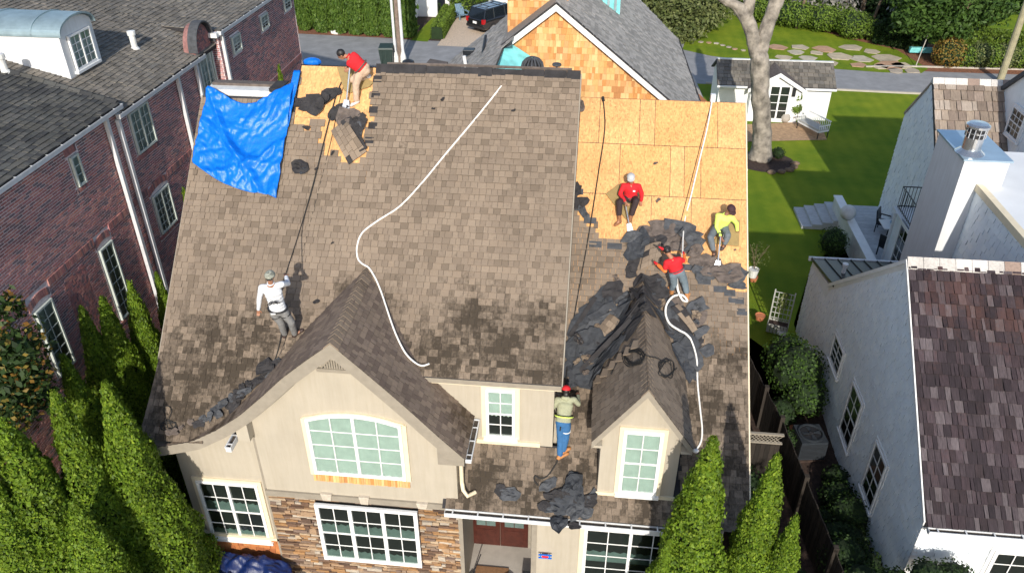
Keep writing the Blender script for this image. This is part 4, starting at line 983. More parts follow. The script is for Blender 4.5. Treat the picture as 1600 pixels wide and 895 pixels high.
for (p, q) in ((EAV,RID),(RID,RE)):
    MB().hexa([V((HX-.03,p[0],p[1]-.26)),V((HX-.001,p[0],p[1]-.26)),V((HX-.001,q[0],q[1]-.26)),V((HX-.03,q[0],q[1]-.26)),V((HX-.03,p[0],p[1]-.12)),V((HX-.001,p[0],p[1]-.12)),V((HX-.001,q[0],q[1]-.12)),V((HX-.03,q[0],q[1]-.12))]).build('rake_board', M['white'], wh)
    MB().hexa([V((HX-.09,p[0],p[1]-.12)),V((HX-.0,p[0],p[1]-.12)),V((HX-.0,q[0],q[1]-.12)),V((HX-.09,q[0],q[1]-.12)),V((HX-.09,p[0],p[1]-.005)),V((HX-.0,p[0],p[1]-.005)),V((HX-.0,q[0],q[1]-.005)),V((HX-.09,q[0],q[1]-.005))]).build('rake_board', M['white'], wh)
gutter(wh, (HX-.03,EAV[0]-.09,EAV[1]-.06), (15,EAV[0]-.09,EAV[1]-.06), (0,-1,0), w=.12, h=.11)
MB().box((HX-.02,EAV[0]+.1,0),(HX+.1,EAV[0]+.108,EAV[1]-.25)).build('corner_board', M['white'], wh)
MB().box((HX,EAV[0]-.09,EAV[1]-.2),(15,EAV[0]+.12,EAV[1]-.16)).build('soffit', M['white'], wh)
# low standing seam roof behind the gable
for i in range(9):
    x0 = HX-.05+i*.42; MB().hexa([V((x0,RE[0]-.4,3.5)),V((x0+.42,RE[0]-.4,3.5)),V((x0+.42,RB[0],RB[1]-.06)),V((x0,RB[0],RB[1]-.06)),V((x0,RE[0]-.4,3.55)),V((x0+.42,RE[0]-.4,3.55)),V((x0+.42,RB[0],RB[1])),V((x0,RB[0],RB[1]))]).build('roof_panel', M['metal_dark'], wh)
    MB().hexa([V((x0,RE[0]-.4,3.55)),V((x0+.03,RE[0]-.4,3.55)),V((x0+.03,RB[0],RB[1])),V((x0,RB[0],RB[1])),V((x0,RE[0]-.4,3.6)),V((x0+.03,RE[0]-.4,3.6)),V((x0+.03,RB[0],RB[1]+.05)),V((x0,RB[0],RB[1]+.05))]).build('standing_seam', M['metal_dark'], wh)
MB().box((HX-.12,RB[0]+.002,RB[1]-.1),(11,RB[0]+.09,RB[1]+.03)).build('gutter', M['metal_white'], wh)
p = atY(1328,388,22.3); MB().lathe((p.x,22.3,3.15), [(.07,0),(.06,.2),(.06,.36),(.09,.37),(.09,.45),(.01,.46)], 12).build('roof_vent', M['white'], wh)
# ================================================================ second white house behind it, with chimney and flat roof
bh = empty('white_house', (14, 27, 0), 0, 'white house with tall stucco chimney, flat white roof and tan shakes, upper right', 'house')
GX = 12.5; gr_, ge = (30.24,6.98), (32.02,5.07)
MB().prism([V((GX,26.2,0)),V((GX,26.2,6.98-4.04*1.0-.1)),V((GX,gr_[0],gr_[1]-.1)),V((GX,ge[0],ge[1]-.1)),V((GX,32.0,0))],(12,0,0)).build('wall', M['siding'], bh)
frG = frame((GX, 0, 0), (0,-1,0), (0,0,1))
bx = tile(frG, (-32.0,-26.2), (0,6.95), .17, .3, .022, clip=lambda a,b: b < min(6.9-(-a-30.24)*1.07, 6.9+(-a-30.24)*1.0)-.1, rnd=rw, gap=.01)
emit_pieces('siding_shingle', bx, M['siding'], bh, keep=30, edge=M['siding_edge'])
PG = Plane((GX,gr_[0],gr_[1]),0,1.0); mpg = lambda a,b,c=0: V((a, 26.0+b/1.4142, PG.z(0,26.0+b/1.4142))) + PG.n*c
rfh = empty('roof'); rfh.parent = bh
MB().prism([mpg(GX-.05,0),mpg(24,0),mpg(24,5.99),mpg(GX-.05,5.99)], PG.n*-.1).build('roof_deck', M['felt'], rfh)
MB().prism([V((GX-.05,gr_[0],gr_[1])),V((24,gr_[0],gr_[1])),V((24,ge[0],ge[1])),V((GX-.05,ge[0],ge[1]))],(0,0,-.1)).build('roof_deck', M['shake_tan'], rfh)
xr_ = plane_x = PG.hit(1574,235).x
emit_pieces('shake', tile(mpg, (GX-.05,17), (0,5.95), .4, .27, .04, rnd=rw, gap=.02, jit=.015, wvar=.45), M['shake_tan'], rfh, keep=200)
x = GX-.06
while x < 16:
    MB().add([(x,gr_[0]-.16,gr_[1]-.12),(x+.4,gr_[0]-.16,gr_[1]-.12),(x+.4,gr_[0],gr_[1]+.09),(x,gr_[0],gr_[1]+.09),(x,gr_[0]+.16,gr_[1]-.12),(x+.4,gr_[0]+.16,gr_[1]-.12)],[(0,1,2,3),(3,2,5,4),(0,3,4),(1,5,2)]).build('ridge_shingle', M['ridge_pale'], rfh); x += .41
# cross gable at the right edge with a window
xw = PG.hit(1573,232).x; wp_ = [atX(*q_, xw) for q_ in [(1577,262),(1568,141),(1604,116),(1650,82),(1720,300)]]
MB().prism(wp_, (6,0,0)).build('wall', M['siding'], bh)
MB().hexa([wp_[1]+V((-.12,.1,-.12)),wp_[3]+V((-.12,0,-.12)),wp_[3]+V((-.0,0,-.12)),wp_[1]+V((-.0,.1,-.12)),wp_[1]+V((-.12,.1,.06)),wp_[3]+V((-.12,0,.06)),wp_[3]+V((-.0,0,.06)),wp_[1]+V((-.0,.1,.06))]).build('rake_board', M['felt_grey'], bh)
emit_pieces('siding_shingle', tile(frame((xw-.002,0,0),(0,-1,0),(0,0,1)), (-wp_[0].y,-wp_[0].y+5), (wp_[0].z,wp_[1].z-.1), .17, .3, .02, rnd=rw, gap=.01), M['siding'], bh, keep=10, edge=M['siding_edge'])
c4 = [atX(*q_, xw) for q_ in [(1586,158),(1612,190),(1600,236),(1577,206)]]
window(bh,'window',frame((xw-.02,(c4[0].y+c4[3].y)/2,(c4[2].z+c4[3].z)/2),(0,-1,0),(0,0,1)), 1.0, (c4[0].z+c4[1].z)/2-(c4[2].z+c4[3].z)/2, 3, 4, fw=.06, trim='white', tw=.08)
# chimney
CYh0, CYh1 = 20.83, 22.84; ct = 7.85
cx1 = atY(1578,255,CYh0).x
ch = MB().box((10.0,CYh0,0),(cx1,CYh1,ct)).build('chimney', M['stucco_white'], bh, bevel=.01)
MB().box((9.94,CYh0-.06,ct),(cx1+.06,CYh1+.06,ct+.05)).build('chimney_cap', M['metal_blue'], ch)
pc = atZ(1515,238,ct+.05)
MB().lathe((pc.x,pc.y,ct+.05), [(.38,0),(.24,.12),(.24,.45),(.24,.45)], 20).build('flue_collar', M['steel'], ch)
mb = MB()
for i in range(12): a = 2*math.pi*i/12; mb.box((pc.x+.25*math.cos(a)-.012,pc.y+.25*math.sin(a)-.012,ct+.5),(pc.x+.25*math.cos(a)+.012,pc.y+.25*math.sin(a)+.012,ct+.78))
mb.lathe((pc.x,pc.y,ct+.62), [(.255,0),(.255,.03)], 20); mb.build('flue_cage', M['steel'], ch)
MB().lathe((pc.x,pc.y,ct+.78), [(.3,0),(.3,.06),(.24,.1),(.01,.12)], 20).build('flue_cap', M['steel'], ch)
MB().lathe((pc.x,pc.y,ct+.46), [(.22,0),(.22,.33)], 16).build('flue_pipe', M['black'], ch)
# flat roofed block
T = atY(1562,294,CYh0).z; Xf = atY(1522,308,CYh0).x
MB().box((Xf,14,0),(24,CYh0-.002,T)).build('wall', M['siding'], bh)
YF = atZ(1570,240,T).y; MB().box((cx1+.003,CYh0,0),(24,YF,T)).build('wall', M['siding'], bh)
MB().box((Xf-.03,14,T),(24,CYh0-.01,T+.06)).build('flat_roof', M['flat_roof'], bh)
MB().box((cx1+.003,CYh0-.01,T),(24,YF,T+.058)).build('flat_roof', M['flat_roof'], bh)
MB().box((Xf-.06,14,T-.1),(Xf+.12,CYh0-.012,T+.1)).build('parapet_cap', M['trim_cream'], bh)
frF = frame((Xf, 0, 0), (0,-1,0), (0,0,1))
emit_pieces('siding_shingle', tile(frF, (-CYh0+.01,-14), (2.5,T-.12), .17, .3, .022, rnd=rw, gap=.01), M['siding'], bh, keep=40, edge=M['siding_edge'])
MB().box((10.2,17.5,0),(Xf,CYh0-.01,3.0)).build('wall', M['siding'], bh)
# west wall between the chimney and the gabled wing, downspouts, balcony
wx = 10.6
cb_ = atZ(1399,327,2.7); wx = cb_.x
MB().box((wx,CYh1,0),(14,cb_.y,2.7)).build('wall', M['siding'], bh)
MB().box((wx-.08,CYh1,2.7),(14,cb_.y+.08,2.78)).build('balcony_deck', M['flat_roof'], bh)
q = atX(1415,345,wx)
window(bh,'patio_door',frame((wx-.01,cb_.y-1.0,.5),(0,-1,0),(0,0,1)), .9, 2.2, 2, 5, fw=.07, trim='white', tw=.08, sill=False, sash=False)
MB().tube([(wx-.1,cb_.y-.4,2.75),(wx-.1,cb_.y-.4,.6)], .05, 8).build('downspout', M['metal_white'], bh)
MB().tube([(12.3,26.1,6.1-.3),(12.1,25.8,5.2),(12.2,25.5,4.5)], .05, 8).build('downspout', M['metal_white'], bh)
bc = atX(1418,310,11.6); 
bal = empty('balcony_railing'); bal.parent = bh
bxx, bz_ = wx+.05, 2.79
yb0, yb1 = cb_.y-2.2, cb_.y
mb = MB()
for zz in (bz_+.06, bz_+.85): mb.tube([(bxx,yb0,zz),(bxx,yb1,zz),(bxx+1.15,yb1,zz)], .022, 6)
mb.build('rail', M['black'], bal)
for i in range(13): y = yb0+(yb1-yb0)*i/12; MB().tube([(bxx,y,bz_),(bxx,y,bz_+.85)], .012, 5).build('baluster', M['black'], bal)
for i in range(1,9): x = bxx+1.15*i/9; MB().tube([(x,yb1,bz_),(x,yb1,bz_+.85)], .012, 5).build('baluster', M['black'], bal)
# ================================================================ cedar gable of the annexe behind the ridge
ce = empty('cedar_annexe', (0, 26, 0), 0, 'annexe with new orange cedar shingle gable and grey roof behind the stripped roof', 'building')
YC = 25.0
ap = atY(870,2,YC); rf_ = atY(1050,157,YC); lf_ = atY(792,62,YC); XR_ = rf_.x; slr = (ap.z-rf_.z)/(rf_.x-ap.x)
xl2 = ap.x-(ap.z-5.0)/slr*0.0
sll = (ap.z-lf_.z)/(ap.x-lf_.x)
xrr, zrr = ap.x+(ap.z-5.6)/slr, 5.6
MB().prism([V((lf_.x,YC,2)),V((xrr-.3,YC,2)),V((xrr-.3,YC,zrr+.15)),V((ap.x,YC,ap.z-.12)),V((lf_.x,YC,lf_.z-.12))],(0,4,0)).build('wall', M['cedar_red'], ce)
frE = frame((0,YC,0),(1,0,0),(0,0,1))
def ctop(a): return ap.z-.14-(a-ap.x)*slr if a > ap.x else ap.z-.14-(ap.x-a)*sll
zlow = atY(1000,160,YC).z-.3
bx = tile(frE, (lf_.x,xrr-.3), (zlow-.8,ap.z), .2, .13, .022, clip=lambda a,b: b < ctop(a)-.12, rnd=rw, gap=.006, wvar=.45, jit=.004)
emit_pieces('cedar_shingle', bx, M['cedar'], ce, keep=300)
for (x0,z0,x1,z1) in ((lf_.x-.15,lf_.z-.15*sll,ap.x,ap.z),(ap.x,ap.z,xrr,zrr)):
    MB().hexa([V((x0,YC-.25,z0-.24)),V((x1,YC-.25,z1-.24)),V((x1,YC-.2,z1-.24)),V((x0,YC-.2,z0-.24)),V((x0,YC-.25,z0-.03)),V((x1,YC-.25,z1-.03)),V((x1,YC-.2,z1-.03)),V((x0,YC-.2,z0-.03))]).build('rake_board', M['white'], ce)
    MB().hexa([V((x0,YC-.2,z0-.14)),V((x1,YC-.2,z1-.14)),V((x1,YC,z1-.14)),V((x0,YC,z0-.14)),V((x0,YC-.2,z0-.08)),V((x1,YC-.2,z1-.08)),V((x1,YC,z1-.08)),V((x0,YC,z0-.08))]).build('soffit', M['white'], ce)
    MB().hexa([V((x0,YC-.27,z0-.029)),V((x1,YC-.27,z1-.029)),V((x1,YC-.18,z1-.029)),V((x0,YC-.18,z0-.029)),V((x0,YC-.27,z0+.02)),V((x1,YC-.27,z1+.02)),V((x1,YC-.18,z1+.02)),V((x0,YC-.18,z0+.02))]).build('drip_edge', M['felt'], ce)
# right slope of the annexe roof: trapezoid, hipped at the back
PE = Plane((ap.x,YC,ap.z), -slr, 0); kE = math.sqrt(1+slr*slr)
e_far = PE.hit(1060,62); e_near = PE.hit(1093,158); e_up = PE.hit(1000,0)
def mpe(a, b, c=0): x = xrr-b/kE; return V((x, a, PE.z(x,0))) + PE.n*c
LE = (xrr-ap.x)*kE
def eclip(a, b):
    x = xrr-b/kE; y = a
    if x > e_near.x + .05: return False
    yl = e_near.y + (e_near.x-x)*(e_far.y-e_near.y)/max(.01,(e_near.x-e_far.x)) if x > e_far.x else e_far.y + (e_far.x-x)*(e_up.y-e_far.y)/(e_far.x-e_up.x)
    return y < yl
MB().prism([V((ap.x,YC-.2,ap.z-.03)),V((e_near.x,YC-.2,e_near.z-.03)),e_near-V((0,0,.03)),e_far-V((0,0,.03)),e_up-V((0,0,.03)),V((ap.x,e_up.y+5,ap.z-.03))],(0,0,-.1)).build('roof_deck', M['felt_grey'], ce)
emit_pieces('shingle', tile(mpe, (YC-.25,44), (0,LE), .15, .2, .012, clip=eclip, rnd=rw, gap=.006), M['grey_shingle'], ce, keep=0)
MB().prism([V((e_near.x-.15,YC,0)),e_near-V((.15,0,.15)),e_far-V((.15,0,.15)),V((e_far.x-.15,e_far.y,0))],(-.2,0,0)).build('wall', M['white_dirty'], ce)
g0, g1 = e_near+V((0,0,-.03)), e_far+V((0,0,-.03)); MB().tube([g0,g1],.06,8).build('gutter', M['felt'], ce)
# blue wrapped dormer on that slope
db = PE.hit(968,24); db2 = PE.hit(938,0)
MB().prism([db2+V((0,0,-.1)), db+V((0,0,-.1)), db+V((0,0,.9)), V((db2.x,db2.y,db.z+.9))],(0,2.5,0) ).build('dormer_wall', M['zipwall'], ce)
mb = MB(); fx = (db-db2)
for t in (0.0,.35,.7): q = db2+fx*t; mb.box((q.x,q.y-.06,q.z),(q.x+.09,q.y-.005,db.z+.9))
mb.build('batten', M['copper_blue'], ce)
# rear left block clad in cedar (taller wall) with grey roof in front of it
YK = 26.0
MB().hexa([V((lf_.x-.2,YC-.2,lf_.z-.2*sll-.1)),V((ap.x,YC-.2,ap.z-.1)),V((ap.x,YK+4,ap.z-.1)),V((lf_.x-.2,YK+4,lf_.z-.2*sll-.1)),V((lf_.x-.2,YC-.2,lf_.z-.2*sll)),V((ap.x,YC-.2,ap.z)),V((ap.x,YK+4,ap.z)),V((lf_.x-.2,YK+4,lf_.z-.2*sll))]).build('roof_deck', M['grey_shingle'], ce)
k0, k1 = atY(793,0,YK), atY(793,60,YK)
fr2 = frame((0,YK,0),(1,0,0),(0,0,1)); xk1 = atY(868,0,YK).x+.4
MB().box((k0.x,YK,3),(xk1,YK+4,k0.z+1.5)).build('wall', M['cedar_red'], ce)
emit_pieces('cedar_shingle', tile(fr2, (k0.x,xk1), (k1.z-1.2,k0.z+1.5), .2, .13, .022, rnd=rw, gap=.006, wvar=.45), M['cedar'], ce, keep=0)
# left slope grey roof: falls towards the left, seen between the ridge and the cedar wall
PL = Plane(atY(792,60,YC+.3), .85, 0)
def hitp(px,py,h=0): return PL.hit(px,py,h)
def inpoly(p, poly):
    c = False; n2 = len(poly)
    for i in range(n2):
        a, b = poly[i], poly[(i+1) % n2]
        if (a[1] > p[1]) != (b[1] > p[1]) and p[0] < (b[0]-a[0])*(p[1]-a[1])/(b[1]-a[1])+a[0]: c = not c
    return c
pw = [hitp(*q) for q in [(798,20),(800,64),(788,70),(768,116),(700,124),(672,122),(688,108)]]
MB().prism(pw,(0,0,-.12)).build('roof_deck', M['felt_grey'], ce)
pxy = [(p.x,p.y) for p in pw]; x1l = max(p[0] for p in pxy); kL = math.sqrt(1+.85**2)
mpl = lambda a,b,c=0: V((x1l-8+b/kL, -a, PL.z(x1l-8+b/kL,0)))+PL.n*c
bx = tile(mpl, (-max(p[1] for p in pxy)-.2,-min(p[1] for p in pxy)+.2), (0,8*kL), .15, .2, .012, clip=lambda a,b: inpoly(mpl(a,b)[:2], pxy), rnd=rw, gap=.006)
emit_pieces('shingle', bx, M['grey_shingle'], ce, keep=0)
# teal wrapped sheathing in the valley between
t_ = [atY(792,64,YC-.05), atY(832,90,YC-.06), atY(842,116,YC-.3), atY(765,116,YC-1.6), atY(782,85,YC-.8)]
MB().prism(t_,(0,0,-.1)).build('valley_sheathing', M['zipwall'], ce)
def on_roof_item(nm, m, pts, r_, lab, cat, n=8):
    return MB().tube(pts, r_, n).build(nm, M[m], None, label=lab, cat=cat)
p = hitp(759,68); q = hitp(754,83); on_roof_item('vent_pipe','black',[q+V((0,0,-.05)),p+V((0,0,.25))],.05,'thin black vent pipe standing on the grey annexe roof','pipe')
p = hitp(728,105); q = atY(725,88,p.y); on_roof_item('vent_pipe','white',[p,q],.06,'short white pipe leaning on the grey annexe roof by the ridge','pipe')
p = hitp(735,85); MB().box((p.x-.25,p.y-.15,p.z),(p.x+.15,p.y+.2,p.z+.18)).build('roof_vent', M['metal_dark'], None, bevel=.02, label='small dark box vent on the grey annexe roof', cat='roof vent')
# rotary vent behind the main ridge
c = atY(832,104,18.6)
tv = empty('turbine_vent', (c.x,c.y,c.z-.5), 0, 'grey ribbed turbine vent behind the main roof ridge', 'roof vent')
MB().lathe((c.x,c.y,c.z-.6), [(.3,0),(.22,.4),(.2,.42),(.2,.5)], 16).build('vent_base', M['felt_grey'], tv)
for i in range(16):
    a = 2*math.pi*i/16; mb = MB(); pts = [c+V((.26*math.sin(t)*math.cos(a),.26*math.sin(t)*math.sin(a),.22*math.cos(t))) for t in np.linspace(.25,2.5,6)]
    mb.tube(pts,.022,4); mb.build('blade', M['felt_grey'], tv)
MB().ball(c,(.23,.23,.19)).build('vent_core', M['black'], tv)
c = atY(870,103,18.2); MB().tube([c+V((0,0,-.45)),c],.02,6).lathe(c,[(.1,0),(.11,.02),(.1,.05),(.01,.06)],10).build('pipe_vent', M['felt_grey'], None, label='thin capped pipe just behind the main ridge', cat='pipe')
c = atY(638,99,18.2); MB().tube([c+V((0,0,-.4)),c],.05,8).lathe(c-V((0,0,.05)),[(.13,0),(.15,.04),(.14,.1),(.05,.14),(.01,.15)],12).build('mushroom_vent', M['black'], None, label='black mushroom vent behind the main ridge near the poles', cat='roof vent')
MB().prism([atY(660,106,20),atY(672,92,21),atY(700,97,21),atY(690,110,20)],(0,0,-.1)).build('roof_corner', M['felt_brown'], None, label='brown shingled corner of a lower roof behind the main ridge', cat='roof')
# ================================================================ ground, street and plots
def ground_mat():
    m, nt, b = newmat('lawn'); p = pos(nt)
    f = noise(nt, p, 26, 5, .8); r = ramp(nt, [(.3,(.11,.18,.014)),(.55,(.185,.26,.022)),(.75,(.25,.31,.04))]); nt.links.new(f, r.inputs[0])
    g = noise(nt, p, .45, 4, .6); r2 = ramp(nt, [(.35,(.7,.8,.7)),(.7,(1.3,1.12,1.0))]); nt.links.new(g, r2.inputs[0])
    w = N(nt, 'ShaderNodeTexWave'); w.inputs['Scale'].default_value = 1.1; w.inputs['Distortion'].default_value = 2.5; w.inputs['Detail'].default_value = 2
    nt.links.new(vmul(nt, p, (.4,1,1)), w.inputs['Vector']); r3 = ramp(nt, [(0,(.94,.96,.94)),(1,(1.06,1.04,1.05))]); nt.links.new(w.outputs['Fac'], r3.inputs[0])
    c = mix(nt,1,mix(nt,1,r.outputs[0],r2.outputs[0],'MULTIPLY'),r3.outputs[0],'MULTIPLY'); setc(nt,b,c); b.inputs['Roughness'].default_value=.9; b.inputs['Specular IOR Level'].default_value=.1
    bump(nt,b,f,.7,.05); return m
M['lawn'] = ground_mat()
def patch(name, m, pts, z, kind='structure', thick=0.0):
    mb = MB(); P = [V((p[0],p[1],z)) for p in pts]
    # triangulated polygon sheet
    bmx = bmesh.new(); vs = [bmx.verts.new(p) for p in P]; f = bmx.faces.new(vs)
    if f.normal.z < 0: f.normal_flip()
    bmesh.ops.triangulate(bmx, faces=[f]); me = bpy.data.meshes.new(name); bmx.to_mesh(me); bmx.free(); me.materials.append(m)
    bmx = bmesh.new(); bmx.from_mesh(me)
    for f in bmx.faces:
        if f.normal.z < 0: f.normal_flip()
    bmx.to_mesh(me); bmx.free()
    o = bpy.data.objects.new(name, me); COL.objects.link(o); return tag(o, kind=kind)
def G(px, py, z=0.0): p = atZ(px, py, z); return (p.x, p.y)
patch('ground', M['mulch_dark'], [(-300,-200),(300,-200),(300,500),(-300,500)], -.02)
patch('lawn', M['lawn'], [(5.9,19.5),(7.55,20.6),(7.6,24),(9.0,28),(13,33.5),(24,33.5),(24,49.0),(14.2,49.4),(6.0,49.7),(2,49.9),(2,24.5),(4.2,24)], .0)
north = [G(380,36),G(470,50),G(640,64),G(700,68),G(790,76)]
st = [(-70,61.5),(-34,59.8),(-21.5,58.3),(-13.5,57.1),(-3,56.6),(6,59.0),(9.5,56.9),(12,54.9),(16,53.9),(21,54.4),(30,54.6),(70,55),(70,49.0),(30,49.0),(19,49.1),(13,49.4),(2,49.8),(-9,48.5),(-13,48.2),(-70,50)]
patch('street', M['asphalt'], st, .01)
patch('grass_verge', M['lawn'], [G(1066,78),G(1080,40),G(1100,20),G(1150,10),G(1320,60),G(1400,78),G(1450,108),G(1440,115),G(1380,114),G(1300,108),G(1200,99),G(1110,88)], .02)
patch('lawn_strip', M['lawn'], [G(641,64),G(676,28),G(692,34),G(668,66)], .022)
patch('gravel_drive', M['gravel'], [G(683,72),G(722,18),G(736,5),G(860,-6),G(860,80)], .02)
patch('mulch_bed', M['mulch'], [G(1215,45),G(1330,48),G(1430,80),G(1450,70),G(1620,70),G(1620,118),G(1440,112),G(1405,100),G(1330,66),G(1215,58)], .016)
patch('mulch_bed', M['mulch'], [G(440,40),G(660,48),G(662,63),G(440,52)], .02)
patch('far_lawn', M['lawn'], [(24,58),(60,58),(80,100),(20,100)], .012)
patch('mulch_bed', M['straw'], [G(1165,195),G(1280,190),G(1292,219),G(1165,222)], .02)
patch('side_path', M['concrete'], [(-.5,47),(6.6,47),(6.3,52),(-.5,52)], .014)
# kerbs
def kerb(pts, m='concrete', w=.16, h=.1):
    mb = MB()
    for a, b in zip(pts, pts[1:]):
        a, b = V((*a,0)), V((*b,0)); d = (b-a).normalized(); n_ = V((-d.y,d.x,0))*w/2; mb.hexa([a-n_,b-n_,b+n_,a+n_]+[q+V((0,0,h)) for q in (a-n_,b-n_,b+n_,a+n_)])
    return mb.build('kerb', M[m], None, kind='structure')
kerb([(30,49.05),(19,49.15),(13.2,49.42),(7,49.7)]); kerb([(17.8,54.1),(21,54.45),(30,54.6),(60,55)])
# flagstones along the verge
fl = empty('flagstone_path', (14,56,0), 0, 'crazy-paved flagstone path in the grass beside the street', 'path')
rf = random.Random(4)
stones = [(1215,75,30),(1248,75,28),(1288,78,34),(1330,76,36),(1276,84,22),(1312,89,40),(1348,94,34),(1245,83,26),(1385,92,40),(1420,95,0),(1362,82,26),(1392,103,44),(1410,104,30),(1425,112,24),(1400,112,22),(1375,106,26),(1340,103,26),(1225,91,24),(1262,92,26),(1300,100,22)]
ssp = [(1082,63),(1095,67),(1107,68),(1119,69),(1129,72),(1139,75),(1148,78),(1161,80)]
for (px,py,wpx) in stones + [(a,b,9) for a,b in ssp]:
    if not wpx: continue
    c = V((*G(px,py),.03)); hw_ = wpx/2*58/1244; pts = []
    n2 = rf.choice([5,6,6,7]); 
    for i in range(n2): a = 2*math.pi*i/n2+rf.uniform(-.25,.25); rr_ = hw_*rf.uniform(.8,1.1); pts.append(c+V((rr_*math.cos(a), rr_*1.0*math.sin(a),0)))
    MB().prism(pts,(0,0,.04)).build('flagstone', M['flag'], fl)
# patio
pt_ = empty('patio', (11.5,30,0), 0, 'pale grey timber patio with steps and low wall behind the white house', 'patio')
zp = .55
x0p = G(1330,340,zp); 
for i in range(22):
    y = 26.2+i*.29; MB().box((10.9,y,zp-.05),(13.4,y+.28,zp)).build('deck_board', M['wood_deck'], pt_)
MB().box((10.9,26.2,0),(13.4,32.6,zp-.051)).build('deck_base', M['white_dirty'], pt_)
for i in range(4): MB().box((9.25+i*.42,31.2-i*.0,0),(9.25+(i+1)*.42,33.0,.12+.11*i)).build('step', M['wood_deck'], pt_)
MB().box((10.7,25.0,0),(10.98,32.4,1.0)).build('low_wall', M['white_dirty'], pt_)
MB().box((10.66,25.0,1.0),(11.02,32.45,1.06)).build('wall_cap', M['white'], pt_)
c = atZ(1325,332,1.35); MB().ball((c.x,c.y,1.35),.32,18,12).build('garden_ball', M['white_dirty'], None, smooth=True, label='white stone sphere on the end of the low patio wall', cat='ornament')
# ------------------------------------------------ shed
sh = empty('garden_shed', (10,44.5,0), 0, 'small white garden shed with french doors and grey shingle roof on the lawn', 'shed')
SX0, SX1, SY0, SY1 = 6.95, 13.05, 44.1, 46.9; zE = atY(1295,137,SY0-.2).z; zR = atY(1300,98,45.5).z
MB().prism([V((SX0,SY0,0)),V((SX0,SY1,0)),V((SX0,SY1,zE)),V((SX0,45.5,zR-.1)),V((SX0,SY0,zE))],(SX1-SX0,0,0)).build('wall', M['white'], sh)
PS = Plane((SX0,45.5,zR),0,(zR-zE)/(45.5-SY0+.2)); kS = math.sqrt(1+PS.sy**2); Ls_ = (45.5-SY0+.25)*kS
mps = lambda a,b,c=0: V((a,SY0-.25+b/kS,PS.z(0,SY0-.25+b/kS)))+PS.n*c
MB().prism([mps(SX0-.15,0),mps(SX1+.15,0),mps(SX1+.15,Ls_),mps(SX0-.15,Ls_)],PS.n*-.08).build('roof_deck', M['felt'], sh)
MB().prism([V((SX0-.15,45.5,zR)),V((SX1+.15,45.5,zR)),V((SX1+.15,47.1,zE)),V((SX0-.15,47.1,zE))],(0,0,-.08)).build('roof_deck', M['felt_grey'], sh)
emit_pieces('shingle', tile(mps,(SX0-.15,SX1+.15),(0,Ls_),.26,.26,.025,rnd=rf,gap=.02,jit=.01), M['slate'], sh, keep=100)
MB().box((SX0-.15,45.4,zR+.01),(SX1+.15,45.6,zR+.05)).build('ridge_board', M['white_dirty'], sh)
MB().box((SX0-.15,SY0-.36,zE-.16),(SX1+.15,SY0-.26,zE-.06)).build('gutter', M['white'], sh)
gx = atY(1212,150,43.6); gw = 1.35; zg2 = atY(1212,115,43.4).z; zge = zE+.05
MB().prism([V((gx.x-gw,43.6,0)),V((gx.x+gw,43.6,0)),V((gx.x+gw,43.6,zge)),V((gx.x,43.6,zg2-.1)),V((gx.x-gw,43.6,zge))],(0,.6,0)).build('entry_wall', M['white'], sh)
for s in (-1,1):
    sl2 = (zg2-zge)/gw
    MB().hexa([V((gx.x+s*(gw+.2),43.4,zge-.2*sl2-.08)),V((gx.x,43.4,zg2-.08)),V((gx.x,45.6,zg2-.08)),V((gx.x+s*(gw+.2),45.3,zge-.2*sl2-.08)),V((gx.x+s*(gw+.2),43.4,zge-.2*sl2)),V((gx.x,43.4,zg2)),V((gx.x,45.6,zg2)),V((gx.x+s*(gw+.2),45.3,zge-.2*sl2))]).build('entry_roof', M['felt_brown'], sh)
    MB().hexa([V((gx.x+s*(gw+.22),43.36,zge-.2*sl2-.22)),V((gx.x,43.36,zg2-.2)),V((gx.x,43.39,zg2-.2)),V((gx.x+s*(gw+.22),43.39,zge-.2*sl2-.22)),V((gx.x+s*(gw+.22),43.36,zge-.2*sl2)),V((gx.x,43.36,zg2+.02)),V((gx.x,43.39,zg2+.02)),V((gx.x+s*(gw+.22),43.39,zge-.2*sl2))]).build('rake_board', M['white'], sh)
a0 = atY(1195,180,43.6).x; a1 = atY(1228,183,43.6).x
window(sh,'french_door',frame((a0,43.6,.12),(1,0,0),(0,0,1)), a1-a0, 2.0, 1, 4, units=2, fw=.09, mun=.035, sill=False, sash=False)
c = atY(1240,145,43.6); MB().box((c.x-.08,43.5,c.z-.2),(c.x+.1,43.598,c.z+.25)).build('wall_lantern', M['black'], sh)
# bench, topiary, jar by the shed
def leafball(mb, c, r, n, s, rnd_, squash=1.0, shell=.75):
    for i in range(n):
        u = rnd_.uniform(-1,1); a = rnd_.uniform(0,2*math.pi); q = math.sqrt(1-u*u); d = V((q*math.cos(a),q*math.sin(a),u)); rr_ = r*rnd_.uniform(shell,1.0)
        p = V(c)+V((d.x*rr_,d.y*rr_,d.z*rr_*squash)); t = V((rnd_.gauss(0,1),rnd_.gauss(0,1),rnd_.gauss(0,1))).normalized(); n_ = (d+t*.8).normalized(); a1_ = n_.orthogonal().normalized(); a1_ = (a1_*math.cos(a)+n_.cross(a1_)*math.sin(a)); b1_ = n_.cross(a1_); z = s*rnd_.uniform(.6,1.3)
        mb.add([p-a1_*z*.5,p+b1_*z*.35,p+a1_*z*.5,p-b1_*z*.35],[(0,1,2,3)])
M['leaf_light'] = leaf_mat('leaf_yellow_green', [(.10,.17,.02),(.16,.24,.03),(.07,.12,.015),(.2,.28,.05)])
M['leaf_mid'] = leaf_mat('leaf_mid_green', [(.05,.10,.02),(.075,.14,.025),(.035,.075,.012),(.1,.17,.035)])
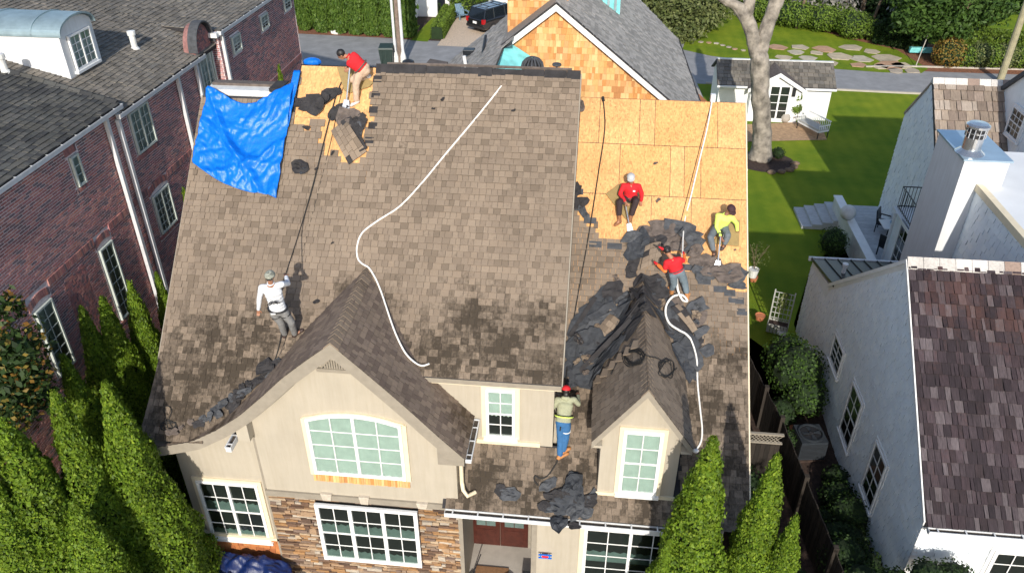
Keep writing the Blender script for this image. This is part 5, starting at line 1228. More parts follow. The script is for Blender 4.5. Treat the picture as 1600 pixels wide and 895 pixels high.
M['leaf_dark'] = leaf_mat('leaf_dark_green', [(.02,.045,.012),(.035,.07,.016),(.015,.03,.009),(.05,.09,.02)])
M['leaf_olive'] = leaf_mat('leaf_olive', [(.12,.15,.04),(.18,.2,.07),(.08,.11,.03),(.22,.24,.1)])
M['leaf_orange'] = leaf_mat('leaf_orange_tips', [(.25,.16,.03),(.2,.18,.04),(.3,.14,.03),(.15,.16,.03)])
M['leaf_grey'] = leaf_mat('leaf_grey_twigs', [(.28,.26,.23),(.36,.34,.3),(.2,.19,.16)])
M['arb'] = leaf_mat('arborvitae_leaf', [(.07,.135,.01),(.13,.215,.015),(.185,.28,.022),(.045,.095,.008),(.25,.34,.03)], patch=.35)
M['arb_far'] = leaf_mat('arborvitae_leaf_far', [(.04,.085,.012),(.07,.13,.018),(.10,.17,.025),(.12,.19,.03)], patch=.25)
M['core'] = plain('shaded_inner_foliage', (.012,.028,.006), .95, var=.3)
M['bark_pale'] = plain('pale_grey_bark', (.26,.228,.19), .9, var=.6, sc=2.4, bmp=.8)
M['bark_brown'] = plain('brown_bark', (.17,.12,.08), .95, var=.35, sc=6, bmp=.9)
M['terracotta'] = plain('terracotta', (.5,.18,.08), .8, var=.15, sc=8)
M['cushion'] = plain('grey_cushion', (.4,.4,.38), .85, var=.1, sc=8)
b0 = V((*G(1268,208),0))
bn = empty('garden_bench', (b0.x,b0.y,0), R(-62), 'white metal garden bench with grey seat cushion beside the shed', 'bench')
def put(mb, nm, m, par, mat4): 
    o = MB(); me = mb.mesh(nm, m); ob = bpy.data.objects.new(nm, me); COL.objects.link(ob); ob.parent = par; return ob
def local(mb, nm, m, par, smooth=False, **kw):    # geometry given in the parent's own axes
    me = mb.mesh(nm, m, smooth); ob = bpy.data.objects.new(nm, me); COL.objects.link(ob); ob.parent = par; return tag(ob, **kw)
local(MB().box((-.85,-.35,.36),(.85,.35,.42)),'seat',M['white'],bn); local(MB().box((-.8,-.32,.42),(.8,.3,.52)),'cushion',M['cushion'],bn)
mb = MB()
for i in range(13): x = -.82+i*.137; mb.box((x-.012,.33,.42),(x+.012,.355,.92))
mb.box((-.87,.32,.88),(.87,.37,.93)); local(mb,'backrest',M['white'],bn)
for s in (-1,1):
    mb = MB()
    for i in range(6): y = -.33+i*.13; mb.box((s*.85-.012,y-.01,.4),(s*.85+.012,y+.01,.72))
    mb.box((s*.85-.02,-.36,.7),(s*.85+.02,.36,.74)); local(mb,'armrest',M['white'],bn)
    for t in (-1,1): local(MB().box((s*.83-.02,t*.33-.02,0),(s*.83+.02,t*.33+.02,.4)),'leg',M['black'],bn)
t0 = V((*G(1239,190),0)); tp = empty('topiary', (t0.x,t0.y,0), 0, 'potted double ball topiary by the shed doors', 'plant')
r0 = random.Random(9)
mb = MB(); leafball(mb,(0,0,.75),.36,420,.1,r0); mb.ball((0,0,.75),.27,10,8); local(mb,'lower_ball',M['leaf_light'],tp)
mb = MB(); leafball(mb,(0,0,1.4),.26,260,.1,r0); mb.ball((0,0,1.4),.19,10,8); local(mb,'upper_ball',M['leaf_light'],tp)
local(MB().tube([(0,0,.3),(0,0,1.3)],.03,6),'stem',M['bark_brown'],tp); local(MB().lathe((0,0,0),[(.15,0),(.22,.35),(.2,.36)],12),'pot',M['concrete'],tp)
j = V((*G(1226,191),0)); MB().lathe((j.x,j.y,0),[(.14,0),(.26,.15),(.27,.3),(.2,.45),(.13,.5),(.1,.5)],16).build('stone_jar', M['concrete'], None, smooth=True, label='round stone jar beside the topiary at the shed', cat='jar')
# ------------------------------------------------ conifers
def conifer_mesh(name, seed, h, r, n, leaf, m, col=False, lobes=9, tipr=.03, belly=.16):
    rg = np.random.RandomState(seed); 
    # lumpy radius field
    K = 90; lu = rg.rand(K); la = rg.rand(K)*2*np.pi; ls = rg.uniform(.05,.12,K); lamp = rg.uniform(.5,1,K)
    def rad(u):
        if col: base = np.where(u < .08, .75+u*3, np.where(u > .72, np.sqrt(np.clip(1-((u-.72)/.28)**2,0,1)), 1.0))
        else: base = np.minimum(1, (.72+u*2.4))*np.power(np.clip(1-u,0,1), .82)*1.12
        return base*r
    def lump(u, a):
        d = np.zeros_like(u)
        for k in range(K):
            da = (a-la[k]+np.pi)%(2*np.pi)-np.pi; w = np.exp(-((u-lu[k])**2/(ls[k]*.55)**2 + (da*.5)**2/(ls[k]*2.2)**2)); d = np.maximum(d, w*lamp[k])
        return d
    u = rg.rand(n*2); keep = rg.rand(n*2) < (rad(u)/r+.08); u = u[keep][:n]; n = len(u)
    a = rg.rand(n)*2*np.pi; L = lump(u, a); depth = rg.rand(n)**2
    rr_ = rad(u)*(.70+.36*L)*(1-.16*depth) + tipr
    x, y, z = rr_*np.cos(a), rr_*np.sin(a), u*h
    out = np.stack([np.cos(a), np.sin(a), np.full(n,.45)],1) + rg.normal(0,.38,(n,3)); out /= np.linalg.norm(out,axis=1)[:,None]
    up = np.stack([np.zeros(n),np.zeros(n),np.ones(n)],1)+rg.normal(0,.45,(n,3)); t = np.cross(out, up); t /= np.linalg.norm(t,axis=1)[:,None]; b = np.cross(t, out)
    # fans: partly turned edge-on
    tw = rg.uniform(-1.0,1.0,n)[:,None]; t2 = t*np.cos(tw)+out*np.sin(tw)
    s = (leaf*rg.uniform(.5,1.3,n)*np.where(rg.rand(n) < .05, 1.45, 1))[:,None]; P = np.stack([x,y,z],1); P = P + out*np.where(rg.rand(n) < .07, leaf*.9, 0)[:,None]
    q = np.stack([P-t2*s*.42-b*s*.25, P-b*s*.55, P+t2*s*.42-b*s*.1, P+b*s*.75+out*s*.25],1).reshape(-1,3)
    # inner core
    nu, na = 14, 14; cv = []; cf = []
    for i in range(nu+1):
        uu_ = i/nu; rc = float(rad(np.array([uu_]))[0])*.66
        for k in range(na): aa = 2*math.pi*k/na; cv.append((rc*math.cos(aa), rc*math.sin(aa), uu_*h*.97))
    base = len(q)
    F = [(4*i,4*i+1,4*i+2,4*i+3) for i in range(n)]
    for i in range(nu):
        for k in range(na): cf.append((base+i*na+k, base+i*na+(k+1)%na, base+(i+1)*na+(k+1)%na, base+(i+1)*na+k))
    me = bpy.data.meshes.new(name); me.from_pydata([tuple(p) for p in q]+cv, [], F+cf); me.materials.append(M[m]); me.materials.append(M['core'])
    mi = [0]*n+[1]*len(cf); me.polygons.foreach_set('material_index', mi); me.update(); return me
def conifer(me, x, y, h, r, rz, label, group, name='arborvitae', cat='tree', z=0, trunk=True, href=1, rref=1):
    o = empty(name, (x,y,z), rz, label, cat, group)
    f = bpy.data.objects.new('crown', me); COL.objects.link(f); f.parent = o; f.scale = (r/rref, r/rref, h/href); f.location = (0,0,.12)
    if trunk: local(MB().tube([(0,0,0),(0,0,h*.5)],[.09,.05],6),'trunk',M['bark_brown'],o)
    return o
CM = [conifer_mesh('arborvitae_crown', 100+i, 1, 1, 1, 1, 'arb') for i in range(0)]
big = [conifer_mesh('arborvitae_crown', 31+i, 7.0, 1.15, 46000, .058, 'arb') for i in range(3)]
def cone_at(px, py, Y, mi, r, rz, label, group, X=None):
    t = atY(px,py,Y) if X is None else atX(px,py,X)
    return conifer(big[mi], t.x, t.y, t.z, r, rz, label, group, href=7.0, rref=1.15)
gl = 'arborvitae in front of the house, left'
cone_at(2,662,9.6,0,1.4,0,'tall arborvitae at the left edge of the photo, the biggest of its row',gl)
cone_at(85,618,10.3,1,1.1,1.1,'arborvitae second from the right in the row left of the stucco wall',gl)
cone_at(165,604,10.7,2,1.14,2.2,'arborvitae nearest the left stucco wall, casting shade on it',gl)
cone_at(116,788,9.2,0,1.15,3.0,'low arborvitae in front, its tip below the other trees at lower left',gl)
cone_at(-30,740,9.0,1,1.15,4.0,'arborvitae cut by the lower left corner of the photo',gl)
gm = 'arborvitae beside the brick building'
cone_at(128,485,13.2,1,.95,.5,'dark arborvitae beside the brick wall, left of the clump',gm,X=-11.2)
cone_at(160,470,13.2,2,.95,1.5,'rounded arborvitae against the brick wall in the middle of the clump',gm,X=-10.8)
cone_at(203,447,13.2,0,.9,2.5,'bright arborvitae between brick wall and roof edge, right of the clump',gm,X=-10.55)
cone_at(245,432,13.2,1,.7,3.5,'narrow arborvitae tip by the downspouts at the roof edge',gm,X=-10.5)
cone_at(288,300,13.2,2,.6,3.9,'sliver of arborvitae showing beside the roof edge below the blue tarp',gm,X=-10.45)
cone_at(436,108,13.2,0,.7,4.5,'small arborvitae tip rising behind the blue tarp',gm,X=-8.1-2.5)
cone_at(100,560,12.5,2,.9,5.5,'shaded arborvitae below the brick wall windows',gm,X=-10.9)
grr = 'arborvitae in front of the house, right'
cone_at(1114,690,10.6,1,1.2,.8,'tallest arborvitae in front of the right gutter',grr)
cone_at(1213,718,10.6,2,.95,1.9,'arborvitae between the wooden fence and the tallest one at right',grr)
cone_at(1243,812,10.2,0,.75,2.9,'smallest arborvitae at lower right beside the fence',grr)
cone_at(1045,848,10.3,1,.6,3.6,'low arborvitae against the wide window under the gutter',grr)
# hedge of columnar arborvitae across the street
hm = [conifer_mesh('columnar_crown', 61+i, 3.6, .72, 7000, .15, 'arb_far', col=True) for i in range(3)]
rh = random.Random(2)
hx = [(452,46,.8),(482,50,1),(512,52,1),(542,55,1),(558,56,.0),(573,56,1),(587,57,0),(604,58,.95),(632,60,.85),(648,60,.7)]
for i, (px,py) in enumerate([(447,44),(476,49),(502,52),(530,54),(556,56),(582,58),(610,60),(634,61)]):
    g_ = G(px,py); conifer(hm[i%3], g_[0], g_[1]+.4, 4.2+rh.uniform(-.2,.3), .74+rh.uniform(-.05,.08), i*1.3, 'clipped columnar arborvitae across the street, '+['first','second','third','fourth','fifth','sixth','seventh','eighth'][i]+' from the brick building', 'columnar arborvitae across the street', name='columnar_arborvitae', href=3.6, rref=.72, trunk=False)
# ------------------------------------------------ shrubs, hedges, bushes
def bush(name, label, cat, group, blobs, m, n, s, seed=1, core=True):
    rr_ = random.Random(seed); mb = MB(); c0 = V(blobs[0][0]); 
    for (c, r_, sq) in blobs: leafball(mb, V(c)-V((c0.x,c0.y,0)), r_, int(n*r_*r_), s, rr_, sq)
    o = empty(name, (c0.x,c0.y,0), 0, label, cat, group)
    local(mb,'foliage',M[m],o)
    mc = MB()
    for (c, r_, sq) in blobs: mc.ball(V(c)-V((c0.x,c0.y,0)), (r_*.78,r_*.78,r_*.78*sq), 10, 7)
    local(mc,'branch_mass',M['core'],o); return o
def clipped(name, label, cat, group, pts, w, h_, m, n, s, seed=1):
    """clipped hedge along a polyline: rounded box section built of leaves"""
    rr_ = random.Random(seed); mb = MB(); mc = MB(); P = [V((*p,0)) for p in pts]
    for a, b in zip(P, P[1:]):
        d = (b-a); L = d.length; d.normalize(); nn_ = V((-d.y,d.x,0))
        for i in range(int(n*L)):
            t = rr_.uniform(0,L); ph = rr_.uniform(-.1,1.1)*math.pi; cw, chh = math.cos(ph), math.sin(ph)
            x = w/2*math.copysign(abs(cw)**.5,cw); z = h_*.5+h_*.5*math.copysign(abs(chh)**.5,chh)-(.0 if chh>0 else 0); k = rr_.uniform(.9,1.03)
            p = a+d*t+nn_*x*k+V((0,0,z*k*.98+rr_.uniform(-h_*.45,0) if abs(cw) > .85 else z*k)); q_ = V((rr_.gauss(0,1),rr_.gauss(0,1),rr_.gauss(0,1)+.4)).normalized(); t1 = q_.orthogonal().normalized(); t2 = q_.cross(t1); z_ = s*rr_.uniform(.6,1.3)
            mb.add([p-t1*z_*.5,p+t2*z_*.4,p+t1*z_*.5,p-t2*z_*.4],[(0,1,2,3)])
        mc.hexa([a-nn_*w*.42,b-nn_*w*.42,b+nn_*w*.42,a+nn_*w*.42]+[q+V((0,0,h_*.88)) for q in (a-nn_*w*.38,b-nn_*w*.38,b+nn_*w*.38,a+nn_*w*.38)])
    c0 = P[0]; o = empty(name,(c0.x,c0.y,0),0,label,cat,group)
    for mbx, nm, mt in ((mb,'foliage',m),(mc,'branch_mass','core')):
        mbx.v = [(v[0]-c0.x,v[1]-c0.y,v[2]) for v in mbx.v]; local(mbx,nm,M[mt],o)
    return o
clipped('clipped_hedge','low clipped box hedge along the gravel drive','hedge',None,[G(683,62),G(703,27)],1.0,1.0,'leaf_light',1400,.13)
for (px,py,r_,l) in [(657,22,.6,'left of the pair of round shrubs by the picket fence'),(679,22,.6,'right of the pair of round shrubs by the picket fence'),(667,8,.8,'dark rounded shrub behind the two round shrubs by the fence')]:
    g_ = G(px,py); bush('round_shrub',l,'shrub',None,[((g_[0],g_[1],.5),r_,.9)],'leaf_mid',1300,.13,seed=px)
g_ = G(726,22); bush('leafy_shrub','dense bright green shrub left of the garden steps','shrub',None,[((g_[0],g_[1],1.2),1.3,1.1),((g_[0]+.8,g_[1]+.8,1.1),1.1,1.1)],'leaf_light',900,.18,seed=4)
g_ = G(790,14); bush('leafy_shrub','bright green shrub right of the garden steps behind the car','shrub',None,[((g_[0]+.5,g_[1]+2,1.2),1.2,1.2)],'leaf_light',900,.18,seed=5)
def hedge_blobs(pxs, r_, hgt, z=None): 
    out = []
    for i, (px,py) in enumerate(pxs): g_ = G(px,py); out.append(((g_[0],g_[1],hgt*.5),r_*(1+.12*math.sin(i*2.3)),hgt/(2*r_)))
    return out
bush('flowering_hedge','wide yellow-green hedge left of the red mulch, upper right','hedge',None,hedge_blobs([(1228,42),(1245,44),(1262,46),(1280,49),(1298,50),(1315,54),(1330,60),(1240,30),(1265,34),(1290,38),(1312,44)],1.15,1.9),'leaf_light',850,.17,seed=6)
bush('flowering_hedge','yellow-green shrub mass left of the big pale trunk','hedge',None,hedge_blobs([(1175,28),(1185,34),(1195,30),(1188,18),(1205,22),(1200,38)],1.3,2.2),'leaf_light',850,.17,seed=7)
bush('leafy_shrub','yellow-green shrub at the end of the wide hedge','shrub',None,hedge_blobs([(1345,58),(1356,62),(1350,50)],.8,1.5),'leaf_light',1000,.17,seed=8)
clipped('clipped_hedge','dark clipped hedge in tree shade, upper right','hedge',None,[G(1370,64),G(1410,72),G(1442,78)],2.0,1.5,'leaf_dark',1500,.17,seed=3)
clipped('clipped_hedge','long bright clipped hedge behind the yellow shrubs','hedge',None,[G(1488,72),G(1540,74),G(1640,84)],1.6,1.2,'leaf_light',1300,.16,seed=4)
g_ = G(1478,103); bush('golden_shrub','round golden orange shrub at the mulch bed beside the tree trunk','shrub',None,[((g_[0],g_[1],.85),1.12,.95)],'leaf_orange',1300,.14,seed=11)
for i, px in enumerate([1503,1524,1544,1566,1588,1608]):
    g_ = G(px,104+i*.6); bush('golden_shrub','yellow-green clipped shrub in the kerb row, '+['first','second','third','fourth','fifth','sixth'][i]+' to the right of the golden one','shrub','yellow-green shrubs in the kerb row',[((g_[0],g_[1],.75),.85+.1*(i%2),1.0)],'leaf_olive' if i%2 else 'leaf_light',1300,.14,seed=20+i)
# ------------------------------------------------ broadleaf trees
def limb(mb, pts, rs_): mb.tube(pts, rs_, 10)
def broadleaf(name, label, base, trunk, clumps, m, dens, s, seed=1, bark='bark_brown', cat='tree'):
    o = empty(name, (base[0],base[1],0), 0, label, cat); rr_ = random.Random(seed)
    if trunk:
        mb = MB()
        for pts, rs_ in trunk: mb.tube([V(p)-V((base[0],base[1],0)) for p in pts], rs_, 10)
        local(mb,'trunk',M[bark],o,smooth=True)
    mb = MB()
    for (c, r_, sq) in clumps:
        c = V(c)-V((base[0],base[1],0)); n = int(dens*r_*r_)
        for i in range(n):
            d = V((rr_.gauss(0,1),rr_.gauss(0,1),rr_.gauss(0,1))).normalized(); rad = r_*(rr_.random()**.45)*(1+.18*math.sin(d.x*5+c.x)+.15*math.sin(d.z*7+d.y*4))
            p = c+V((d.x*rad,d.y*rad,d.z*rad*sq)); q_ = (d*.5+V((rr_.gauss(0,.6),rr_.gauss(0,.6),rr_.gauss(0,.6)+.5))).normalized(); t1 = q_.orthogonal().normalized(); an = rr_.uniform(0,6.28); t1 = t1*math.cos(an)+q_.cross(t1)*math.sin(an); t2 = q_.cross(t1); z = s*rr_.uniform(.6,1.4)
            mb.add([p-t1*z*.6,p+t2*z*.3,p+t1*z*.6,p-t2*z*.3],[(0,1,2,3)])
    local(mb,'crown',M[m],o); return o
# the big pale forked trunk on the lawn
bt = V((8.5,38.4,0)); fk = atY(1187,62,38.2)
l1 = [fk+V((-.1,0,-.6)), atY(1172,40,38.2), atY(1160,18,38.2), atY(1140,2,38.2), atY(1112,-12,38.0), atY(1070,-34,37.8)]
l2 = [fk+V((.1,0,-.6)), atY(1200,40,38.4), atY(1210,10,38.5), atY(1224,-25,38.7), atY(1235,-60,39)]
l3 = [atY(1166,26,38.2), atY(1172,0,38.4), atY(1176,-40,38.6)]
tk = empty('big_tree', (bt.x,bt.y,0), 0, 'big pale grey forked tree trunk standing on the lawn by the shed', 'tree')
mbt = MB(); base_ = atY(1188,243,38.4)
loc_ = lambda L: [V(p)-bt for p in L]
trk = [V((base_.x,38.4,-.1)),V((base_.x,38.4,.35)),V((base_.x-.05,38.4,1.2)),atY(1188,160,38.3),atY(1187,110,38.2),atY(1187,76,38.2)]
mbt.tube(loc_(trk),[.74,.54,.45,.42,.44,.5],16)
def barky(o_):
    ss_ = o_.modifiers.new('smooth','SUBSURF'); ss_.levels = 3; ss_.render_levels = 3
    t_ = bpy.data.textures.get('bark') or bpy.data.textures.new('bark','CLOUDS'); t_.noise_scale = .5; t_.noise_depth = 4
    d_ = o_.modifiers.new('bark','DISPLACE'); d_.texture = t_; d_.strength = .22; d_.mid_level = .5; d_.texture_coords = 'GLOBAL'
barky(local(mbt,'trunk',M['bark_pale'],tk,smooth=True))
barky(local(MB().tube(loc_([atY(1184,92,38.2)]+l1),[.33,.34,.33,.3,.25,.2,.15],12),'limb',M['bark_pale'],tk,smooth=True))
barky(local(MB().tube(loc_([atY(1191,92,38.25)]+l2),[.33,.34,.33,.35,.28,.2],12),'limb',M['bark_pale'],tk,smooth=True))
local(MB().tube(loc_(l3),[.3,.26,.2],10),'limb',M['bark_pale'],tk,smooth=True)
patch('mulch_ring', M['mulch_dark'], [(base_.x+1.5*math.cos(a)*1.0+.2, 38.1+1.3*math.sin(a)) for a in np.linspace(0,6.1,16)], .015)
rk = random.Random(7)
for i in range(5):
    a = -.3+i*.35; MB().ball((base_.x+.2+1.45*math.cos(a-1.2),38.0+1.3*math.sin(a-1.2),.08),(.2+.08*rk.random(),.15,.12),8,6).build('stone', M['bark_brown'], None, label='brown stone edging the mulch round the big trunk, '+['first','second','third','fourth','fifth','sixth','seventh'][i]+' from the left', cat='stone', group='stones round the big trunk')
g_ = G(1205,246); bush('small_shrub','small dark shrub at the foot of the big trunk','shrub',None,[((g_[0]+.3,g_[1]-.1,.3),.35,.9)],'leaf_dark',2200,.09,seed=31)
# tree with brown trunk, upper right
tb = G(1466,92); t1_ = atY(1487,55,tb[1])
broadleaf('broadleaf_tree','green tree with brown furrowed trunk beside the golden shrub',(tb[0],tb[1]),[([(tb[0],tb[1],0),(tb[0]+.3,tb[1],1.6),(tb[0]+.9,tb[1],4.0),(tb[0]+1.3,tb[1],7)],[.55,.45,.38,.3])],
    [(tuple(atY(x,y,tb[1]+dy)),r_,.8) for x,y,r_,dy in [(1470,18,2.0,0),(1440,8,1.9,1),(1505,10,2.0,1),(1530,0,2.0,2),(1490,38,1.4,-.5),(1460,40,1.3,-.5),(1425,30,1.3,0),(1545,18,1.4,1),(1480,-10,3,2)]],'leaf_mid',520,.26,seed=12)
# olive tree mass, top centre right
broadleaf('broadleaf_tree','olive green leafy trees behind the annexe roof',(6.5,62),[([(6.5,62,0),(6.6,62,3)],[.3,.2])],
    [(tuple(atY(x,y,60+dy)),r_,.85) for x,y,r_,dy in [(1030,10,2.2,2),(1060,20,2.0,1),(1082,40,1.4,0),(1066,52,1.2,-1),(1095,15,1.8,2),(1110,30,1.0,1),(1040,40,1.5,0),(1120,8,1.6,3),(1000,-5,2.5,4),(1050,-10,2.6,4),(1045,58,.9,-3)]],'leaf_olive',420,.26,seed=13)
broadleaf('broadleaf_tree','dark trees at the top edge right of the big trunk',(22,72),[([(19,66,0),(19,66,6)],[.25,.15]),([(20.5,66,0),(20,66,6)],[.2,.12])],
    [(tuple(atY(x,y,67+dy)),r_,.9) for x,y,r_,dy in [(1370,12,3.0,1),(1400,25,2.2,0),(1385,-10,3,2),(1430,5,2.4,3),(1350,-15,3,4)]],'leaf_dark',420,.3,seed=14)
broadleaf('bare_shrub','bare grey twiggy tree at the top edge',(16,66),[([(15,63,0),(15.3,63,3),(15.6,63,6)],[.12,.09,.04]),([(20,62,0),(20.4,62,3),(21,62,7)],[.12,.09,.04])],
    [(tuple(atY(x,y,64+dy)),r_,.8) for x,y,r_,dy in [(1300,4,2.0,0),(1325,10,1.2,0),(1160,-2,1.6,2),(1275,-8,2,2),(1415,20,1.0,-3),(1245,2,1.6,1)]],'leaf_grey',160,.22,seed=15)
broadleaf('broadleaf_tree','row of trees beyond the far lawn at the upper right corner',(34,80),None,
    [(tuple(atY(x,y,74+dy)),r_,.9) for x,y,r_,dy in [(1560,-12,3.6,2),(1600,-6,3,0),(1590,20,1.8,-4),(1520,-20,4,4),(1620,5,2,-4)]],'leaf_mid',260,.32,seed=16)
broadleaf('broadleaf_tree','dark tree line closing the view behind the street trees',(12,85),None,
    [((x,88+2*math.sin(x),2.6+1.2*math.sin(x*1.7)),4.0,.9) for x in range(8,70,5)],'leaf_dark',110,.5,seed=17)
# white house beyond the trees
wv = empty('far_white_house', (14,80,0), 0, 'white house wall glimpsed beyond the trees at the top edge', 'house')
a, b = atY(1320,-5,74), atY(1352,28,74); MB().box((a.x-7,74,0),(b.x+2,80,6.5)).build('wall', M['white'], wv)
MB().box((a.x-7.2,73.8,6.5),(b.x+2.2,80.2,6.7)).build('roof_edge', M['white_dirty'], wv)
for i in range(3): MB().box((a.x-5+i*3,73.97,2.5),(a.x-4+i*3,74,4)).build('window', M['curtain_dim'], wv)
# magnolia at the far left
mg = [(tuple(atY(x,y,11.2+dy)),r_,.9) for x,y,r_,dy in [(10,480,.35,.3),(30,545,.6,0),(5,560,.6,.2),(55,585,.35,0),(20,610,.7,-.1),(60,620,.4,.1),(0,640,.7,0)]]
broadleaf('magnolia','glossy magnolia with orange tinged new leaves at the left edge',(mg[1][0][0],11.4),[([(mg[1][0][0],11.4,0),(mg[1][0][0],11.4,4.5)],[.14,.08])],mg,'leaf_dark',1500,.13,seed=18)
mo = MB(); r0 = random.Random(3)
mg2 = bpy.data.objects.get('magnolia')
for (c, r_, sq) in mg: leafball(mo, V(c)-V((mg[1][0][0],11.4,0)), r_*1.0, int(160*r_*r_*2), .12, r0, .9, .85)
local(mo,'new_leaves',M['leaf_orange'],mg2)
# bushes by the right-hand house
p = G(1255,640,.0)
bush('leafy_bush','big dark green bush between the fence and the white wall','bush',None,[((6.75,19.9,1.1),.95,1.1),((6.6,20.8,.9),.8,1.1),((6.9,19.1,.8),.7,1)],'leaf_mid',1500,.09,seed=41)
bush('fern_bed','dark creeping plants on the soil below the white wall','ground cover',None,[((7.15,15.6,.3),.55,.9),((7.2,14.8,.5),.6,1.1),((7.0,14.0,.4),.6,.9),((7.1,13.2,.5),.6,.9),((6.6,14.8,.25),.4,.8),((7.25,16.3,.3),.4,.9)],'leaf_dark',2600,.08,seed=42)
bush('leafy_bush','dark bush in front of the white south wall at the lower right','bush',None,[(tuple(atY(1450,900,11.6)),.42,.9),(tuple(atY(1490,905,11.6)),.5,.8),(tuple(atY(1400,915,11.6)),.45,.9)],'leaf_dark',3200,.07,seed=43)
c = atZ(1303,375,.7); bush('box_ball','rounded clipped box bush beside the patio steps','bush',None,[((c.x,c.y,.62),.62,1.1)],'leaf_mid',2600,.08,seed=44)
bush('leafy_bush','dark low shrub between the fence and the air conditioner','bush',None,[((6.15,18.6,.5),.5,1.1),((6.1,17.6,.35),.4,1)],'leaf_dark',2200,.08,seed=45)
bush('leafy_bush','dark shrubs filling the alley at the lower right of the fence','bush',None,[((6.65,13.2,.7),.65,1.1),((6.8,12.4,.8),.6,1.2),((6.5,11.9,.5),.5,1),((6.7,14.1,.5),.45,1)],'leaf_dark',2200,.08,seed=46)
bush('leafy_bush','dark shrub between the roof edge and the fence, beside the lattice gate','bush',None,[((4.5,15.2,.8),.6,1.2),((4.45,14.0,.9),.6,1.3),((4.9,13.0,.7),.6,1.2),((5.3,12.2,.7),.5,1.2)],'leaf_dark',2000,.09,seed=47)
patch('soil_bed', M['mulch_dark'], [(5.2,11.5),(7.6,11.5),(7.62,20.7),(6.0,19.6),(5.2,24),(3.6,24),(3.6,11.5)], .004)

broadleaf('broadleaf_tree','unseen leafy tree added below the frame to shade the alley between the two houses',(6.4,4.6),[([(6.4,4.6,0),(6.5,4.7,3.2),(6.4,4.7,5.5)],[.2,.15,.08])],
    [((6.3,4.6,4.6),1.1,1.1),((6.0,4.7,5.8),.9,1.1),((6.6,4.6,3.4),.9,1.0),((5.8,4.6,3.8),.9,1.0)],'leaf_mid',420,.2,seed=51)  # unseen tree, added so that its crown shades the alley
# ================================================================ street furniture, vehicles, garden things
# wooden fence between the plots (dark, seen from above)
fe = empty('wooden_fence', (5.5,17,0), 0, 'dark wooden board fence running beside the white house', 'fence')
f0, f1, f2 = V((4.75,22.8,0)), V((5.75,17.2,0)), V((6.25,12.2,0))
for a, b in ((f0,f1),(f1,f2)):
    d = (b-a); L = d.length; d.normalize(); n_ = V((-d.y,d.x,0)); k = 0; t = 0
    while t < L-.1:
        p = a+d*t; q = p+d*.13; MB().hexa([p,q,q+n_*.025,p+n_*.025]+[r_+V((0,0,1.45+.02*math.sin(t*9))) for r_ in (p,q,q+n_*.025,p+n_*.025)]).build('board', M['wood_fence'], fe); t += .15
    MB().hexa([a+n_*.03,b+n_*.03,b+n_*.1,a+n_*.1]+[r_+V((0,0,.09)) for r_ in (a+n_*.03,b+n_*.03,b+n_*.1,a+n_*.1)]).build('rail', M['wood_fence'], fe).location.z += 1.2
    for t in np.arange(0,L,2.2): p = a+d*t; MB().box((p.x-.06,p.y-.06,0),(p.x+.06,p.y+.06,1.6)).build('post', M['wood_fence'], fe)
c0 = atZ(1168,676,1.9); c1 = atZ(1232,676,1.9)
gt = empty('lattice_gate', (4.8,c0.y,0), 0, 'weathered wooden gate with lattice top between house and fence', 'gate')
gy_ = c0.y
for i in range(7): x = c0.x+.04+i*.125; MB().box((x,gy_,.1),(x+.12,gy_+.03,1.6)).build('board', M['wood_fence'], gt)
mb = MB()
for i in range(-3,12):
    for s in (1,-1):
        x = c0.x+i*.1; pts = []
        x0_, x1_ = x, x+.25*s; 
        if min(x0_,x1_) >= c0.x-.02 and max(x0_,x1_) <= c0.x+.95: mb.hexa([V((x0_,gy_+.0+.012*(s>0),1.62)),V((x0_+.02,gy_+.012*(s>0),1.62)),V((x0_+.02,gy_+.01+.012*(s>0),1.62)),V((x0_,gy_+.01+.012*(s>0),1.62)),V((x1_,gy_+.012*(s>0),1.87)),V((x1_+.02,gy_+.012*(s>0),1.87)),V((x1_+.02,gy_+.01+.012*(s>0),1.87)),V((x1_,gy_+.01+.012*(s>0),1.87))])
mb.build('lattice', M['trim_taupe'], gt); MB().box((c0.x-.02,gy_-.02,1.87),(c0.x+.95,gy_+.05,1.92)).box((c0.x-.02,gy_-.02,1.58),(c0.x+.95,gy_+.05,1.62)).build('rail', M['trim_taupe'], gt)
# air conditioner
ac = V((6.75,17.55,0)); acr = empty('air_conditioner', (ac.x,ac.y,0), R(8), 'grey air conditioning unit on the soil by the white wall', 'air conditioner')
local(MB().box((-.42,-.42,0),(.42,.42,.06)),'pad',M['mulch_dark'],acr)
M['ac'] = plain('grey_ac_metal', (.028,.034,.042), .7, var=.1, spec=.2); 
local(MB().box((-.38,-.38,.06),(.38,.38,.72)),'cabinet',M['ac'],acr)
mb = MB()
for i in range(11): z = .12+i*.05; mb.box((-.388,-.36,z),(.388,.36,z+.012)); mb.box((-.36,-.388,z),(.36,.388,z+.012))
local(mb,'louvre',M['black'],acr)
local(MB().lathe((0,0,.72),[(.36,0),(.36,.05),(.31,.05),(.31,-.02)],24),'fan_ring',M['ac'],acr); local(MB().lathe((0,0,.7),[(.3,.025),(.01,.026)],20),'fan_well',M['black'],acr)
mb = MB()
for k in range(4): a = k*math.pi/2; mb.hexa([V((0,0,.735))+V((.03*math.cos(a+1.5),.03*math.sin(a+1.5),0)),V((.27*math.cos(a-.2),.27*math.sin(a-.2),.735)),V((.27*math.cos(a+.3),.27*math.sin(a+.3),.75)),V((.03*math.cos(a+2.5),.03*math.sin(a+2.5),.74))]+[V((0,0,.745)),V((.27*math.cos(a-.2),.27*math.sin(a-.2),.745)),V((.27*math.cos(a+.3),.27*math.sin(a+.3),.76)),V((.01,0,.75))])
